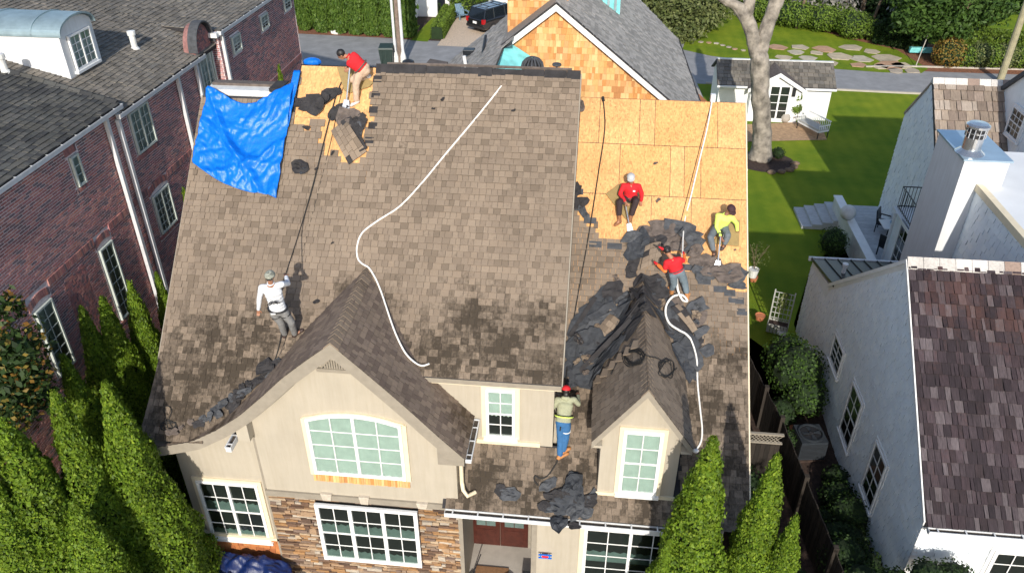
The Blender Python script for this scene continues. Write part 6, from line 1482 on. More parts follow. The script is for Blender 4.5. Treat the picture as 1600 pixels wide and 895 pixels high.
local(mb,'fan',M['ac'],acr); local(MB().lathe((0,0,.73),[(.06,0),(.06,.05),(.01,.06)],10),'hub',M['black'],acr)
def pot(px, py, z, r_, h_, m, label, plant=None, seed=1):
    c = atZ(px,py,z); o = empty('plant_pot',(c.x,c.y,0),0,label,'plant pot')
    local(MB().lathe((0,0,z-h_ if z > h_ else 0),[(r_*.7,0),(r_,h_),(r_*.9,h_),(r_*.85,h_*.9)],14),'pot',M[m],o)
    if plant:
        rr_ = random.Random(seed); mb = MB()
        for i in range(9):
            a = rr_.uniform(0,6.28); L = plant*rr_.uniform(.6,1.1); q = V((L*.4*math.cos(a),L*.4*math.sin(a),z+L)); mb.tube([(0,0,z),(q.x*.4,q.y*.4,z+L*.6),tuple(q)],.008,4)
        local(mb,'stem',M['bark_brown'],o); mb = MB()
        leafball(mb,(0,0,z+plant*.55),plant*.55,260,.07,rr_,1.1,.2); local(mb,'foliage',M['leaf_olive'],o)
    return o
pot(1178,420,.9,.2,.35,'white_dirty','tall leafy plant in a white pot beside the bare sheathing edge',1.0,3)
pot(1178,432,.5,.16,.2,'terracotta','terracotta pot below the white potted plant')
pot(1188,492,.45,.18,.2,'terracotta','terracotta box at the foot of the trellis planter')
pot(1240,668,.3,.14,.25,'terracotta','small terracotta pot next to the air conditioner')
# trellis planter
tq = atZ(1214,515,.15); tr_ = empty('trellis_planter',(tq.x,tq.y,0),R(-18),'pale wooden planter box with a lattice trellis and a climbing plant','planter')
M['pale_wood'] = plain('pale_painted_wood',(.42,.42,.38),.8,var=.15,sc=10)
mb = MB()
for s in (-1,1):
    for i in range(6): mb.box((-.33+i*.11,s*.18-.01,.1),(-.24+i*.11,s*.18+.01,.45))
for s in (-1,1):
    for i in range(3): mb.box((s*.34-.01,-.17+i*.115,.1),(s*.34+.01,-.07+i*.115,.45))
local(mb,'box',M['pale_wood'],tr_); local(MB().box((-.32,-.16,.3),(.32,.16,.4)),'soil',M['mulch_dark'],tr_)
for s in (-1,1): local(MB().box((s*.33-.022,.16,0),(s*.33+.022,.205,1.65)),'post',M['pale_wood'],tr_)
for i in range(6): local(MB().box((-.33,.172,.5+i*.21),(.33,.19,.525+i*.21)),'slat',M['pale_wood'],tr_)
for i in range(4): local(MB().box((-.2+i*.135,.155,.45),(-.178+i*.135,.172,1.58)),'slat',M['pale_wood'],tr_)
mb = MB(); rr_ = random.Random(5); leafball(mb,(.0,.12,1.2),.26,120,.09,rr_,1.6,.1); leafball(mb,(.05,.12,1.55),.16,60,.09,rr_,1,.1); local(mb,'climbing_plant',M['leaf_olive'],tr_)
c = atZ(1222,520,.25); MB().lathe((c.x,c.y,.0),[(.06,0),(.05,.2),(.16,.22),(.16,.25),(.01,.26)],14).build('bird_bath', M['white_dirty'], None, label='low white bird bath in front of the trellis planter', cat='bird bath')
# patio furniture
def patio_chair(px,py,rz,label):
    c = atZ(px,py,.95); o = empty('patio_chair',(c.x,c.y,.55),rz,label,'chair')
    local(MB().box((-.26,-.26,.36),(.26,.26,.44)),'seat',M['metal_dark'],o); local(MB().hexa([V(p) for p in [(-.27,.22,.42),(.27,.22,.42),(.27,.27,.42),(-.27,.27,.42),(-.25,.32,.95),(.25,.32,.95),(.25,.37,.95),(-.25,.37,.95)]]),'backrest',M['metal_dark'],o)
    for sx in (-1,1):
        local(MB().box((sx*.27-.02,-.25,.6),(sx*.27+.02,.28,.64)),'armrest',M['metal_dark'],o)
        for sy in (-1,1): local(MB().box((sx*.25-.02,sy*.25-.02,0),(sx*.25+.02,sy*.25+.02,.6)),'leg',M['metal_dark'],o)
    return o
patio_chair(1382,348,R(60),'dark patio chair nearest the low wall, beside the white table')
patio_chair(1388,385,R(130),'dark patio chair partly behind the downspout')
c = atZ(1393,352,1.2); o = empty('patio_table',(c.x,c.y,.55),0,'small white patio table between the dark chairs','table')
local(MB().box((-.4,-.4,.66),(.4,.4,.7)),'top',M['white'],o); local(MB().tube([(0,0,0),(0,0,.66)],.04,8),'pedestal',M['white'],o)
MB().lathe((c.x+.1,c.y+.1,1.25),[(.13,0),(.16,.05),(.13,.06),(.1,.02)],14).build('bowl', M['metal_blue'], None, label='pale blue bowl on the white patio table', cat='bowl')
# ---------------- across the street
def bin_(px,py,h_,rz,label,lid=True):
    c = V((*G(px,py),0)); o = empty('wheelie_bin',(c.x,c.y,0),rz,label,'rubbish bin')
    M['bin'] = M.get('bin') or plain('dark_green_plastic',(.022,.04,.035),.5,var=.15)
    local(MB().hexa([V(p) for p in [(-.36,-.4,.1),(.36,-.4,.1),(.34,.4,.1),(-.34,.4,.1),(-.46,-.5,h_*.9),(.46,-.5,h_*.9),(.46,.48,h_*.9),(-.46,.48,h_*.9)]]),'body',M['bin'],o)
    mb = MB()
    for x in (-.3,0,.3): mb.box((x-.03,-.52,.3),(x+.03,-.44,h_*.85))
    local(mb,'rib',M['bin'],o)
    local(MB().hexa([V(p) for p in [(-.5,-.55,h_*.9),(.5,-.55,h_*.9),(.5,.52,h_*.9),(-.5,.52,h_*.9),(-.45,-.5,h_*.97),(.45,-.5,h_*.97),(.45,.48,h_),(-.45,.48,h_)]]),'lid',M['bin'],o)
    for s in (-1,1): local(MB().tube([(s*.38,.42,.14),(s*.46,.42,.14)],.14,12),'wheel',M['black'],o)
    local(MB().tube([(-.35,.55,h_*.88),(.35,.55,h_*.88)],.025,6),'handle',M['black'],o); return o
bin_(606,103,1.35,R(6),'dark green wheelie bin at the kerb next to the utility pole')
M['wood_pole'] = plain('weathered_pole_wood',(.2,.15,.12),.9,var=.3,sc=5,bmp=.4)
up = G(626,100); uo = empty('utility_pole',(up[0],up[1],0),0,'brown utility pole with pale conduits rising behind the roof','pole')
local(MB().tube([(0,0,0),(0,0,11)],[.17,.13],12),'pole',M['wood_pole'],uo)
for dx,r_ in ((-.27,.09),(.24,.1)): local(MB().tube([(dx,-.12,0),(dx,-.12,10)],r_,10),'conduit',M['metal_white'],uo)
for dx in (-.27,.24): local(MB().lathe((dx,-.12,0),[(.2,0),(.2,.5),(.1,.9)],10),'conduit_sleeve',M['white_dirty'],uo)
wp = G(1538,160,0); wpx = V((*G(1562,128),0)); wt = atY(1600,25,wpx.y)
MB().tube([wpx,V((wt.x*.0+wpx.x,wpx.y,10))],[.22,.17],12).build('wooden_pole', plain('treated_pole_wood',(.30,.27,.17),.9,var=.2,sc=4), None, label='pale bare wooden pole by the kerb, upper right', cat='pole')
gp = V((*G(1430,106),0)); gt_ = atY(1452,50,gp.y+1.5)
MB().tube([gp,gt_],.03,6).build('guy_wire_guard', M['concrete'], None, label='thin slanting guy wire guard in the grass verge', cat='wire')
c = V((*G(1445,86),0)); MB().box((c.x-1.1,c.y-.15,.15),(c.x+.9,c.y+.15,.5)).build('tree_swing_board', M['zipwall'], None, label='pale teal board lying beside the brown tree trunk', cat='board', bevel=.03)
# picket fence and steps
pf = empty('picket_fence',(-12.5,62,0),0,'white picket fence panels behind the utility pole','fence')
pa_, pb_ = V((*G(640,44),0)), V((*G(668,6),0)); d = (pb_-pa_); n2 = 16
for i in range(n2): p = pa_+d*(i/n2); MB().box((p.x-.07,p.y-.3,.1),(p.x+.07,p.y+.3,2.2)).build('picket', M['white'], pf)
MB().tube([pa_+V((0,0,1.8)),pb_+V((0,0,1.8))],.05,6).build('rail', M['white'], pf)
pg_ = empty('white_wall',(-20,66,0),0,'white garden wall behind the columnar hedge','wall')
MB().box((-30,63.5,0),(-12.6,63.8,3.0)).build('wall_panel', M['white'], pg_); MB().box((-12.5,66.5,0),(-8.6,66.8,3.0)).build('wall_panel', M['white'], pg_)
for (px,py,nm) in [(628,47,'tan boulder behind the pole, left one'),(640,38,'tan boulder behind the pole, right one')]:
    c = V((*G(px,py),.3)); MB().ball(c,(.4,.45,.65),10,8).build('boulder', M['concrete'], None, label=nm, cat='boulder')
c = V((*G(527,53),.12)); MB().ball(c,(.5,.3,.28),10,8).build('boulder', M['white_dirty'], None, label='pale rock at the kerb under the columnar hedge', cat='boulder')
stp = empty('garden_steps',(-7.6,68,0),0,'white garden steps behind the parked car','steps'); g_ = G(768,16)
for i in range(6): MB().box((g_[0]-1.9,g_[1]+1+i*.55,0),(g_[0]+1.5,g_[1]+1.55+i*.55,.22*(i+1))).build('step', M['white_dirty'] if i % 2 else M['concrete'], stp)
M['chair_blue'] = plain('grey_blue_paint',(.17,.26,.34),.6,var=.1)
c = V((*G(722,30),0)); ad = empty('adirondack_chair',(c.x,c.y,0),R(35),'grey blue slatted garden chair on the gravel by the car','chair')
for i in range(5): local(MB().hexa([V(p) for p in [(-.32+i*.13,.2,.3),(-.21+i*.13,.2,.3),(-.21+i*.13,.23,.3),(-.32+i*.13,.23,.3),(-.34+i*.14,.55,1.05),(-.22+i*.14,.55,1.05),(-.22+i*.14,.58,1.05),(-.34+i*.14,.58,1.05)]]),'back_slat',M['chair_blue'],ad)
for i in range(4): local(MB().box((-.32,-.4+i*.16,.36-i*.03),(.32,-.27+i*.16,.39-i*.03)),'seat_slat',M['chair_blue'],ad)
for s in (-1,1):
    local(MB().box((s*.42-.08,-.45,.56),(s*.42+.08,.35,.6)),'armrest',M['chair_blue'],ad); local(MB().box((s*.38-.03,-.42,0),(s*.38+.03,-.34,.56)),'leg',M['chair_blue'],ad); local(MB().hexa([V(p) for p in [(s*.36-.02,.5,0),(s*.36+.02,.5,0),(s*.36+.02,.6,0),(s*.36-.02,.6,0),(s*.36-.02,-.35,.3),(s*.36+.02,-.35,.3),(s*.36+.02,-.35,.4),(s*.36-.02,-.35,.4)]]),'leg',M['chair_blue'],ad)
# ---------------- car
def car(c, rz, label):
    m, nt, b = newmat('black_car_paint'); setc(nt,b,(.012,.012,.014)); b.inputs['Roughness'].default_value=.25; b.inputs['Coat Weight'].default_value=1.0; b.inputs['Coat Roughness'].default_value=.05
    o = empty('parked_car', c, rz, label, 'car')
    sec = [(-2.4,.55,.9,.0),(-2.38,.35,1.0,.86),(-2.25,.32,1.05,.92),(-1.0,.3,1.08,.95),(.9,.3,1.07,.95),(1.7,.3,1.0,.93),(2.25,.35,.9,.86),(2.42,.45,.8,.75)]
    secs = [(-2.42,.5,.95,.8),(-2.3,.34,1.06,.93),(-1.2,.3,1.1,.96),(.8,.3,1.08,.96),(1.9,.32,1.0,.92),(2.38,.42,.85,.8)]
    mb = MB(); n = 12; rings = []
    for (x,z0,z1,hw_) in secs:
        rings.append([V((x,y,z)) for y,z in [(-hw_*.92,z0),(-hw_,z0+.12),(-hw_,z1-.2),(-hw_*.97,z1-.05),(-hw_*.85,z1),(hw_*.85,z1),(hw_*.97,z1-.05),(hw_,z1-.2),(hw_,z0+.12),(hw_*.92,z0)]])
    k = 10; vs = [p for r_ in rings for p in r_]; fs = []
    for i in range(len(rings)-1):
        for j in range(k): fs.append((i*k+j,(i+1)*k+j,(i+1)*k+(j+1)%k,i*k+(j+1)%k))
    fs += [tuple(range(k))[::-1], tuple((len(rings)-1)*k+j for j in range(k))]; mb.add(vs,fs); body = local(mb,'body',m,o,smooth=False)
    bv = body.modifiers.new('bevel','BEVEL'); bv.width=.05; bv.segments=3; bv.limit_method='ANGLE'
    g = MB(); cab = [(-2.32,1.04,.86),(-2.05,1.68,.72),(-1.6,1.76,.70),(.3,1.74,.70),(1.15,1.06,.84)]
    L_ = [V((x,-w,z)) for x,z,w in cab]; Rr = [V((x,w,z)) for x,z,w in cab]
    g.add(L_+Rr,[(0,1,6,5),(1,2,7,6),(2,3,8,7),(3,4,9,8),(0,4,3,2,1),(5,6,7,8,9)])
    mg_, nt, b = newmat('tinted_glass'); setc(nt,b,(.01,.014,.02)); b.inputs['Roughness'].default_value=.06; local(g,'cabin_glass',mg_,o)
    rfm = MB(); rfm.hexa([V(p) for p in [(-2.1,-.73,1.68),(.35,-.72,1.735),(.35,.72,1.735),(-2.1,.73,1.68),(-2.0,-.7,1.76),(.25,-.68,1.80),(.25,.68,1.80),(-2.0,.7,1.76)]]); local(rfm,'roof',m,o)
    for s in (-1,1):
        pl = MB()
        for (x0,x1) in ((-2.3,-2.02),(-1.2,-1.12),(-.1,-.02),(.3,1.13)):
            pass
        for a_,b_ in (((-2.32,.87,1.05),(-2.04,.73,1.7)),((-1.25,.87,1.05),(-1.2,.715,1.76)),((-.1,.87,1.05),(-.1,.71,1.76)),((.3,.71,1.74),(1.15,.85,1.05))): pl.tube([(a_[0],s*a_[1],a_[2]),(b_[0],s*b_[1],b_[2])],.04,6)
        local(pl,'pillar',m,o); local(MB().tube([(-1.9,s*.6,1.86),(.2,s*.6,1.86)],.025,6).tube([(-1.7,s*.6,1.78),(-1.7,s*.6,1.86)],.02,5).tube([(0,s*.6,1.78),(0,s*.6,1.86)],.02,5),'roof_rail',M['black'],o)
        for x in (-1.45,1.45):
            w = local(MB().tube([(x,s*.74,.37),(x,s*.97,.37)],.37,20),'tyre',M['black'],o); local(MB().tube([(x,s*.97,.37),(x,s*.98,.37)],.23,16),'rim',M['steel'],o)
        mt, nt, b = newmat('red_tail_light'); setc(nt,b,(.4,.01,.015)); b.inputs['Roughness'].default_value=.2
        local(MB().box((-2.44,s*.72,.78),(-2.2,s*.93,1.1)),'tail_light',mt,o); local(MB().box((.75,s*.95,1.02),(.95,s*1.12,1.16)),'mirror',m,o)
    for x in (-1.5,-.2): local(MB().tube([(x,-.6,1.87),(x,.6,1.87)],.025,6),'cross_bar',M['black'],o)
    local(MB().box((-2.46,-.18,.72),(-2.42,.18,.88)),'number_plate',M['white'],o); local(MB().box((-2.5,-.85,.42),(-2.4,.85,.6)),'bumper',M['black'],o)
    return o
c = G(752,50); car((c[0]+1.1,c[1]+1.4,0.02), R(52), 'black estate car with roof rails parked on the gravel drive')
# far left wall of houses is closed by trees
# ================================================================ people
def capsule(mb, a, b, ra, rb, n=12):
    a, b = V(a), V(b); d = b-a; L = d.length
    if L < 1e-5: mb.ball(a, ra, 12, 8); return
    d.normalize(); pts, rs_ = [], []
    for t in (-1,-.85,-.5,0): pts.append(a+d*ra*t); rs_.append(max(.001, ra*math.sqrt(max(0,1-t*t))))
    for t in (0,.5,.85,1): pts.append(b+d*rb*t); rs_.append(max(.001, rb*math.sqrt(max(0,1-t*t))))
    mb.tube(pts, rs_, n)
def ellip(mb, c, r, X, Y, Z):   # ellipsoid with axes
    rot = Matrix((X, Y, Z)).transposed(); mb.ball(c, r, 16, 10, rot)
def remeshed(mb, name, m, parent, vox=.011, smooth=3, crinkle=0.0, **kw):
    me = mb.mesh(name, m); o = bpy.data.objects.new(name, me); COL.objects.link(o); o.parent = parent
    rm = o.modifiers.new('remesh','REMESH'); rm.mode = 'VOXEL'; rm.voxel_size = vox; rm.use_smooth_shade = True
    sm = o.modifiers.new('smooth','SMOOTH'); sm.factor = .6; sm.iterations = smooth
    if crinkle:
        t = bpy.data.textures.get('folds') or bpy.data.textures.new('folds','CLOUDS'); t.noise_scale = .09; t.noise_depth = 2
        dm_ = o.modifiers.new('folds','DISPLACE'); dm_.texture = t; dm_.strength = crinkle; dm_.mid_level = .5; dm_.texture_coords = 'GLOBAL'
    return tag(o, **kw)
SKIN = {'a': plain('skin_tan', (.36,.17,.10), .6, var=.1, sc=20), 'b': plain('skin_brown', (.24,.11,.065), .6, var=.1, sc=20)}
def fabric(name, col, var=.14): return plain(name, col, .85, var=var, sc=9, bmp=.25)
def norm(v): return V(v).normalized()
def person(label, J, root, skin='a', shirt=None, pants=None, shoes=None, sleeve='long', face=None, head_tilt=None, hat=None, hair=None, hat_m=None, group='roofers at work on the roof', gloves=None, fat=1.0, boots=.0, shorts=False, collar=True, hoody=False):
    """J: joints in world space. head neck chest pelvis shL elL haL shR elR haR hipL knL anL toL hipR knR anR toR"""
    o = empty('person', tuple(root), 0, label, 'person', group); r0 = V(root); Jn = {k: V(p)-r0 for k, p in J.items()}
    h, nk, pv = Jn['head'], Jn['neck'], Jn['pelvis']; up = (nk-pv).normalized()
    side = (Jn['shR']-Jn['shL']).normalized(); fwd = norm(face) if face is not None else side.cross(up).normalized()*-1
    side = (side-up*side.dot(up)).normalized(); bf = up.cross(side).normalized()   # chest normal
    if bf.dot(fwd) < 0: bf = -bf
    hu = norm(head_tilt) if head_tilt is not None else (h-nk).normalized(); hf = (fwd-hu*fwd.dot(hu)).normalized(); hs = hf.cross(hu).normalized()
    ch = pv.lerp(nk,.72); wa = pv.lerp(nk,.30)
    b = MB()
    # head: skull, jaw, nose, ears, brow
    ellip(b, h+hu*.015, (.074,.09,.098), hs, hf, hu); ellip(b, h-hu*.055+hf*.028, (.052,.062,.062), hs, hf, hu)
    ellip(b, h-hu*.018+hf*.098, (.013,.018,.026), hs, hf, hu); ellip(b, h-hu*.062+hf*.082, (.026,.014,.012), hs, hf, hu)
    for s in (-1,1): ellip(b, h+hs*s*.077-hf*.008, (.012,.02,.03), hs, hf, hu)
    capsule(b, nk-up*.02, h-hu*.05-hf*.01, .056, .05)
    # trunk
    TL = (nk-pv).length
    for t_k, w_k, d_k in ((.0,.155,.11),(.12,.15,.108),(.25,.14,.1),(.4,.145,.1),(.55,.158,.106),(.7,.165,.106)): ellip(b, pv.lerp(nk,t_k), (w_k*fat,d_k*fat,max(.11,TL*.16)), side, bf, up)
    for s in 'LR':
        sh, el, ha = Jn['sh'+s], Jn['el'+s], Jn['ha'+s]
        capsule(b, ch.lerp(nk,.55), sh, .06, .058); capsule(b, sh, el, .052, .04); capsule(b, el, ha, .04, .027)
        hd = (ha-el).normalized(); sd_ = hd.cross(bf).normalized() if abs(hd.dot(bf)) < .9 else side; nn_ = sd_.cross(hd).normalized()
        palm = ha+hd*.045; ellip(b, palm, (.038,.018,.052), sd_, nn_, hd)
        cn = nn_ if nn_.z < 0 else -nn_
        for i, L in enumerate((.066,.076,.072,.056)):
            q0 = ha+hd*.085+sd_*(-.028+.019*i); q1 = q0+hd*L*.5+cn*.01; q2 = q1+hd*L*.3+cn*.03
            capsule(b, q0, q1, .0095, .009, 6); capsule(b, q1, q2, .009, .008, 6)
        q0 = ha+hd*.03+sd_*.036; q1 = q0+hd*.035+sd_*.028; capsule(b, q0, q1, .012, .011, 6); capsule(b, q1, q1+hd*.028, .011, .009, 6)
        hp, kn, an, to = Jn['hip'+s], Jn['kn'+s], Jn['an'+s], Jn['to'+s]
        capsule(b, hp, kn, .078*fat, .052); capsule(b, kn, kn.lerp(an,.35), .052, .055); capsule(b, kn.lerp(an,.3), an, .054, .036); capsule(b, an, to, .04, .03)
    remeshed(b, 'body', SKIN[skin], o, .010, 2)
    # eyes and brows
    for s in (-1,1): MBe = MB(); ellip(MBe, h+hs*s*.03+hu*.008+hf*.087, (.011,.008,.008), hs, hf, hu); local(MBe,'eye',M['black'],o)
    # shirt
    sm_ = MB(); t = .016
    for t_k, w_k, d_k in ((.1,.158,.115),(.2,.152,.11),(.32,.15,.105),(.45,.155,.106),(.58,.163,.108),(.7,.168,.108)): ellip(sm_, pv.lerp(nk,t_k), (w_k*fat+t,d_k*fat+t,max(.1,TL*.15)), side, bf, up)
    for s in 'LR':
        sh, el, ha = Jn['sh'+s], Jn['el'+s], Jn['ha'+s]; capsule(sm_, ch.lerp(nk,.5), sh, .066, .068)
        if sleeve == 'long': capsule(sm_, sh, el, .066, .052); capsule(sm_, el, el.lerp(ha,.93), .053, .038)
        else: capsule(sm_, sh, sh.lerp(el,.62), .068, .062)
    if hoody: ellip(sm_, nk-bf*.05, (.1,.06,.06), side, bf, up)
    sh_o = remeshed(sm_, 'shirt', shirt, o, .012, 2, .014)
    if collar:
        cm = MB(); pts = [nk+up*.015+side*.06*math.cos(a)+bf*.06*math.sin(a) for a in np.linspace(0,2*math.pi,13)]; cm.tube(pts,.014,6); local(cm,'collar',shirt,o)
    # trousers
    pm = MB(); ellip(pm, pv-up*.01, (.155*fat+.018,.112*fat+.02,.115), side, bf, up)
    for s in 'LR':
        hp, kn, an = Jn['hip'+s], Jn['kn'+s], Jn['an'+s]
        capsule(pm, hp, kn, .104*fat, .08); e = kn.lerp(an, .9-boots); capsule(pm, kn, e, .08, .066)
    remeshed(pm, 'trousers', pants, o, .012, 2, .018)
    for s in 'LR':
        an, to, kn = Jn['an'+s], Jn['to'+s], Jn['kn'+s]; d = (to-an).normalized(); shn = MB(); u_ = (kn-an).normalized()
        capsule(shn, an-d*.035-u_*.03, to-u_*.0, .048, .036); capsule(shn, an-d*.03-u_*.035, an+u_*(.03+boots*.42), .047, .052); ellip(shn, to-d*.03, (.05,.06,.04), norm(d.cross(u_)), d, norm(d.cross(u_)).cross(d)*-1)
        remeshed(shn, 'boot' if boots else 'shoe', shoes, o, .011, 1)
    if gloves:
        for s in 'LR':
            ha, el = Jn['ha'+s], Jn['el'+s]; hd = (ha-el).normalized(); g_ = MB(); capsule(g_, ha-hd*.03, ha+hd*.07, .038, .04); capsule(g_, ha+hd*.07, ha+hd*.14, .032, .02); remeshed(g_, 'glove', gloves, o, .011, 1)
    if hair:
        hm_ = MB(); ellip(hm_, h+hu*.03-hf*.014, (.085,.098,.098), hs, hf, hu); 
        if hair == 'long': ellip(hm_, h-hu*.06-hf*.05, (.07,.05,.09), hs, hf, hu)
        remeshed(hm_, 'hair', M['hair'], o, .012, 1, .012)
    if hat:
        hm_ = MB(); ring = []
        for i in range(7):
            th = i/6*math.pi*.5; ring.append((.1*math.cos(th), .085*math.sin(th)))
        n = 16; vs = []; 
        for (r_, z) in ring:
            for k in range(n): a = 2*math.pi*k/n; vs.append(h+hu*(.045+z)+hs*(r_*.92*math.cos(a))+hf*(r_*1.06*math.sin(a)-.004))
        fs = [(i*n+k,i*n+(k+1)%n,(i+1)*n+(k+1)%n,(i+1)*n+k) for i in range(6) for k in range(n)]
        hm_.add(vs,fs); hc = local(hm_,'cap',hat_m,o,smooth=True); sf = hc.modifiers.new('thick','SOLIDIFY'); sf.thickness=.008; sf.offset=1
        if hat == 'cap':
            bm_ = MB(); P = []
            for i in range(9):
                a = math.pi*(.12+.76*i/8); P.append((math.cos(a), math.sin(a)))
            up1 = [h+hu*.048+hs*.09*c+hf*.095*s_ for c, s_ in P]; up2 = [h+hu*.034+hs*.082*c+hf*(.095*s_+.075) for c, s_ in P]
            bm_.add(up1+up2,[(i,i+1,10+i,9+i) for i in range(8)]); bo = local(bm_,'peak',hat_m,o); sf = bo.modifiers.new('thick','SOLIDIFY'); sf.thickness=.008
    o['_h'] = 0; del o['_h']
    return o, Jn, dict(up=up, side=side, bf=bf, ch=ch, wa=wa, pv=pv, h=h, hu=hu, hf=hf, hs=hs)
def belt(o, K, m, r=.018, off=.0, k=1.0, straps=None):
    mb = MB(); c = K['pv']+K['up']*(.07+off); pts = [c+K['side']*.19*k*math.cos(a)+K['bf']*.14*k*math.sin(a) for a in np.linspace(0,2*math.pi,25)]; mb.tube(pts, r, 6); local(mb,'harness_belt',m,o)
M['hair'] = plain('black_hair',(.012,.01,.01),.5,var=.3,sc=40)
F_white = fabric('white_shirt_cloth',(.7,.72,.76)); F_red = fabric('red_shirt_cloth',(.58,.012,.02)); F_neon = fabric('neon_yellow_cloth',(.66,.86,.16)); F_olive = fabric('pale_olive_cloth',(.33,.34,.23))
F_grey = fabric('grey_trouser_cloth',(.2,.2,.2)); F_blk = fabric('black_trouser_cloth',(.035,.02,.022)); F_jean = fabric('faded_denim',(.13,.17,.2)); F_blue = fabric('blue_denim',(.03,.12,.28)); F_khaki = fabric('khaki_cloth',(.5,.36,.26)); F_dk = fabric('dark_grey_denim',(.13,.15,.17))
B_tan = plain('tan_work_boot',(.45,.2,.07),.7,var=.2,sc=15); B_dark = plain('dark_brown_boot',(.05,.03,.025),.6,var=.2,sc=15); B_br = plain('brown_suede_boot',(.25,.11,.05),.8,var=.2,sc=15); B_white = plain('pale_trainer',(.62,.58,.54),.7,var=.15,sc=15)
C_camo = plain('camouflage_cap',(.25,.26,.22),.9,var=.6,sc=22); C_grey = plain('grey_white_cap',(.45,.46,.47),.8,var=.1); C_mar = plain('dark_maroon_cap',(.05,.02,.025),.8,var=.2); C_red = plain('red_cap',(.75,.02,.03),.7,var=.1); C_blk = plain('black_cap',(.02,.02,.022),.8,var=.2)
GL_or = plain('orange_sleeve',(.85,.2,.04),.7,var=.1)
def JY(d): return {k: atY(*v) for k, v in d.items()}
PEOPLE = {}
def legscale(name, J):
    s = []
    for a, b in (('neck','pelvis'),('hipL','knL'),('knL','anL'),('hipR','knR'),('knR','anR'),('shL','elL'),('elL','haL'),('shR','elR'),('elR','haR'),('shL','shR'),('neck','head')): s.append('%s-%s %.2f' % (a, b, (J[a]-J[b]).length))
    print('PPL', name, ' '.join(s))
def plane_up(P, px, py, h): return P.hit(px, py, h)
# 1 man in the white shirt, walking the roof with his back to us
mp_ = MAINP
fR, fL = mp_.hit(461,522,.07), mp_.hit(445,522,.07)
y0 = fR.y
J = dict(head=atY(422,432,y0-.58), neck=atY(423,443,y0-.52), pelvis=atY(435,484,y0-.28), shL=atY(409,449,y0-.5), elL=atY(405,467,y0-.46), haL=atY(404,484,y0-.40), shR=atY(440,444,y0-.46), elR=atY(450,443,y0-.22), haR=atY(447,432,y0-.02),
  hipL=atY(429,489,y0-.26), hipR=atY(443,487,y0-.26), knL=atY(439,504,y0-.2), knR=atY(455,503,y0-.22), anL=fL, anR=fR, toL=mp_.hit(447,516,.05), toR=mp_.hit(473,515,.05))
legscale('white', J)
o, Jn, K = person('man in a white shirt and grey trousers on the roof holding a rope', J, fR, 'a', F_white, F_grey, B_dark, face=(0.25,1,.35), hat='beanie', hat_m=C_camo, hair=True)
belt(o, K, M['black'], .024)
# printed peak mark on the back and the pale tag on the belt
lg = MB(); c = K['wa'].lerp(K['ch'],.55)-K['bf']*.17; S_, U_ = K['side']*1.15, K['up']*1.3
def strokes(c, S_, U_, N_, segs, w):
    mb = MB()
    for (x0,y0_,x1,y1_) in segs:
        a, b = c+S_*x0+U_*y0_, c+S_*x1+U_*y1_; d = (b-a).normalized(); n_ = N_.cross(d).normalized()*w
        mb.hexa([a-n_-N_*.004,b-n_-N_*.004,b+n_-N_*.004,a+n_-N_*.004,a-n_+N_*.012,b-n_+N_*.012,b+n_+N_*.012,a+n_+N_*.012])
    return mb
segs = [(-.115,-.05,-.03,.035),(-.03,.035,.0,.01),(.0,.01,.03,.045),(.03,.045,.12,-.0),(-.08,-.055,-.02,.0),(.0,-.02,.04,.012),(.04,.012,.08,-.015)]
local(strokes(c-K['bf']*.005, S_, U_, -K['bf'], segs, .007),'back_print',M['black'],o)
c = K['pv']+K['up']*.07-K['bf']*.158-S_*.06; local(strokes(c, S_, U_, -K['bf'], [(-.04,0,.04,0)], .014),'belt_tag',M['white'],o)
for s in (-1,1):
    kk = 'L' if s < 0 else 'R'; hp, kn = Jn['hip'+kk], Jn['kn'+kk]; c = hp.lerp(kn,.3); d = (kn-hp).normalized(); a_ = d.orthogonal().normalized(); b_ = d.cross(a_)
    local(MB().tube([c+(a_*math.cos(t)+b_*math.sin(t))*.097 for t in np.linspace(0,6.283,17)],.012,5),'leg_strap',M['black'],o)
PEOPLE['white'] = J
# 2 red shirt seated on the sheathing
rp = RIGHTP
def S_(px,py,h): return rp.hit(px,py,h)
J = dict(pelvis=S_(985,309,.16), neck=S_(986.5,287,.62), head=S_(986,279,.80), shL=S_(998,291,.56), shR=S_(974.5,290,.55), elL=S_(1003,302,.38), haL=S_(1002,314,.22), elR=S_(969,303,.44), haR=S_(977,315,.50),
  hipL=S_(991,311,.16), hipR=S_(979,311,.16), knL=S_(994,314,.52), knR=S_(968,316,.50), anL=S_(983,347,.09), anR=S_(967,346,.09), toL=S_(981,353,.05), toR=S_(961,352,.05))
legscale('red seat', J)
o, Jn, K = person('man in a red shirt and grey cap seated on the bare sheathing', J, S_(985,312,0), 'a', F_red, F_blk, B_br, face=(.05,-1,-.55), hat='cap', hat_m=C_grey, hair=True, boots=.3)
belt(o, K, M['felt_brown'], .014)
local(MB().box(tuple(Jn['neck'].lerp(Jn['pelvis'],.3)+K['bf']*.13+V((.045,-.006,-.015))), tuple(Jn['neck'].lerp(Jn['pelvis'],.3)+K['bf']*.13+V((.10,.006,.02)))),'chest_patch',M['white'],o)
c = K['h']+K['hu']*.085+K['hf']*.088; local(strokes(c, K['hs'], K['hu'], K['hf'], [(-.022,-.02,0,.02),(0,.02,.022,-.02),(-.022,-.02,.022,-.02)], .004),'cap_mark',M['white'],o)
PEOPLE['red2'] = J
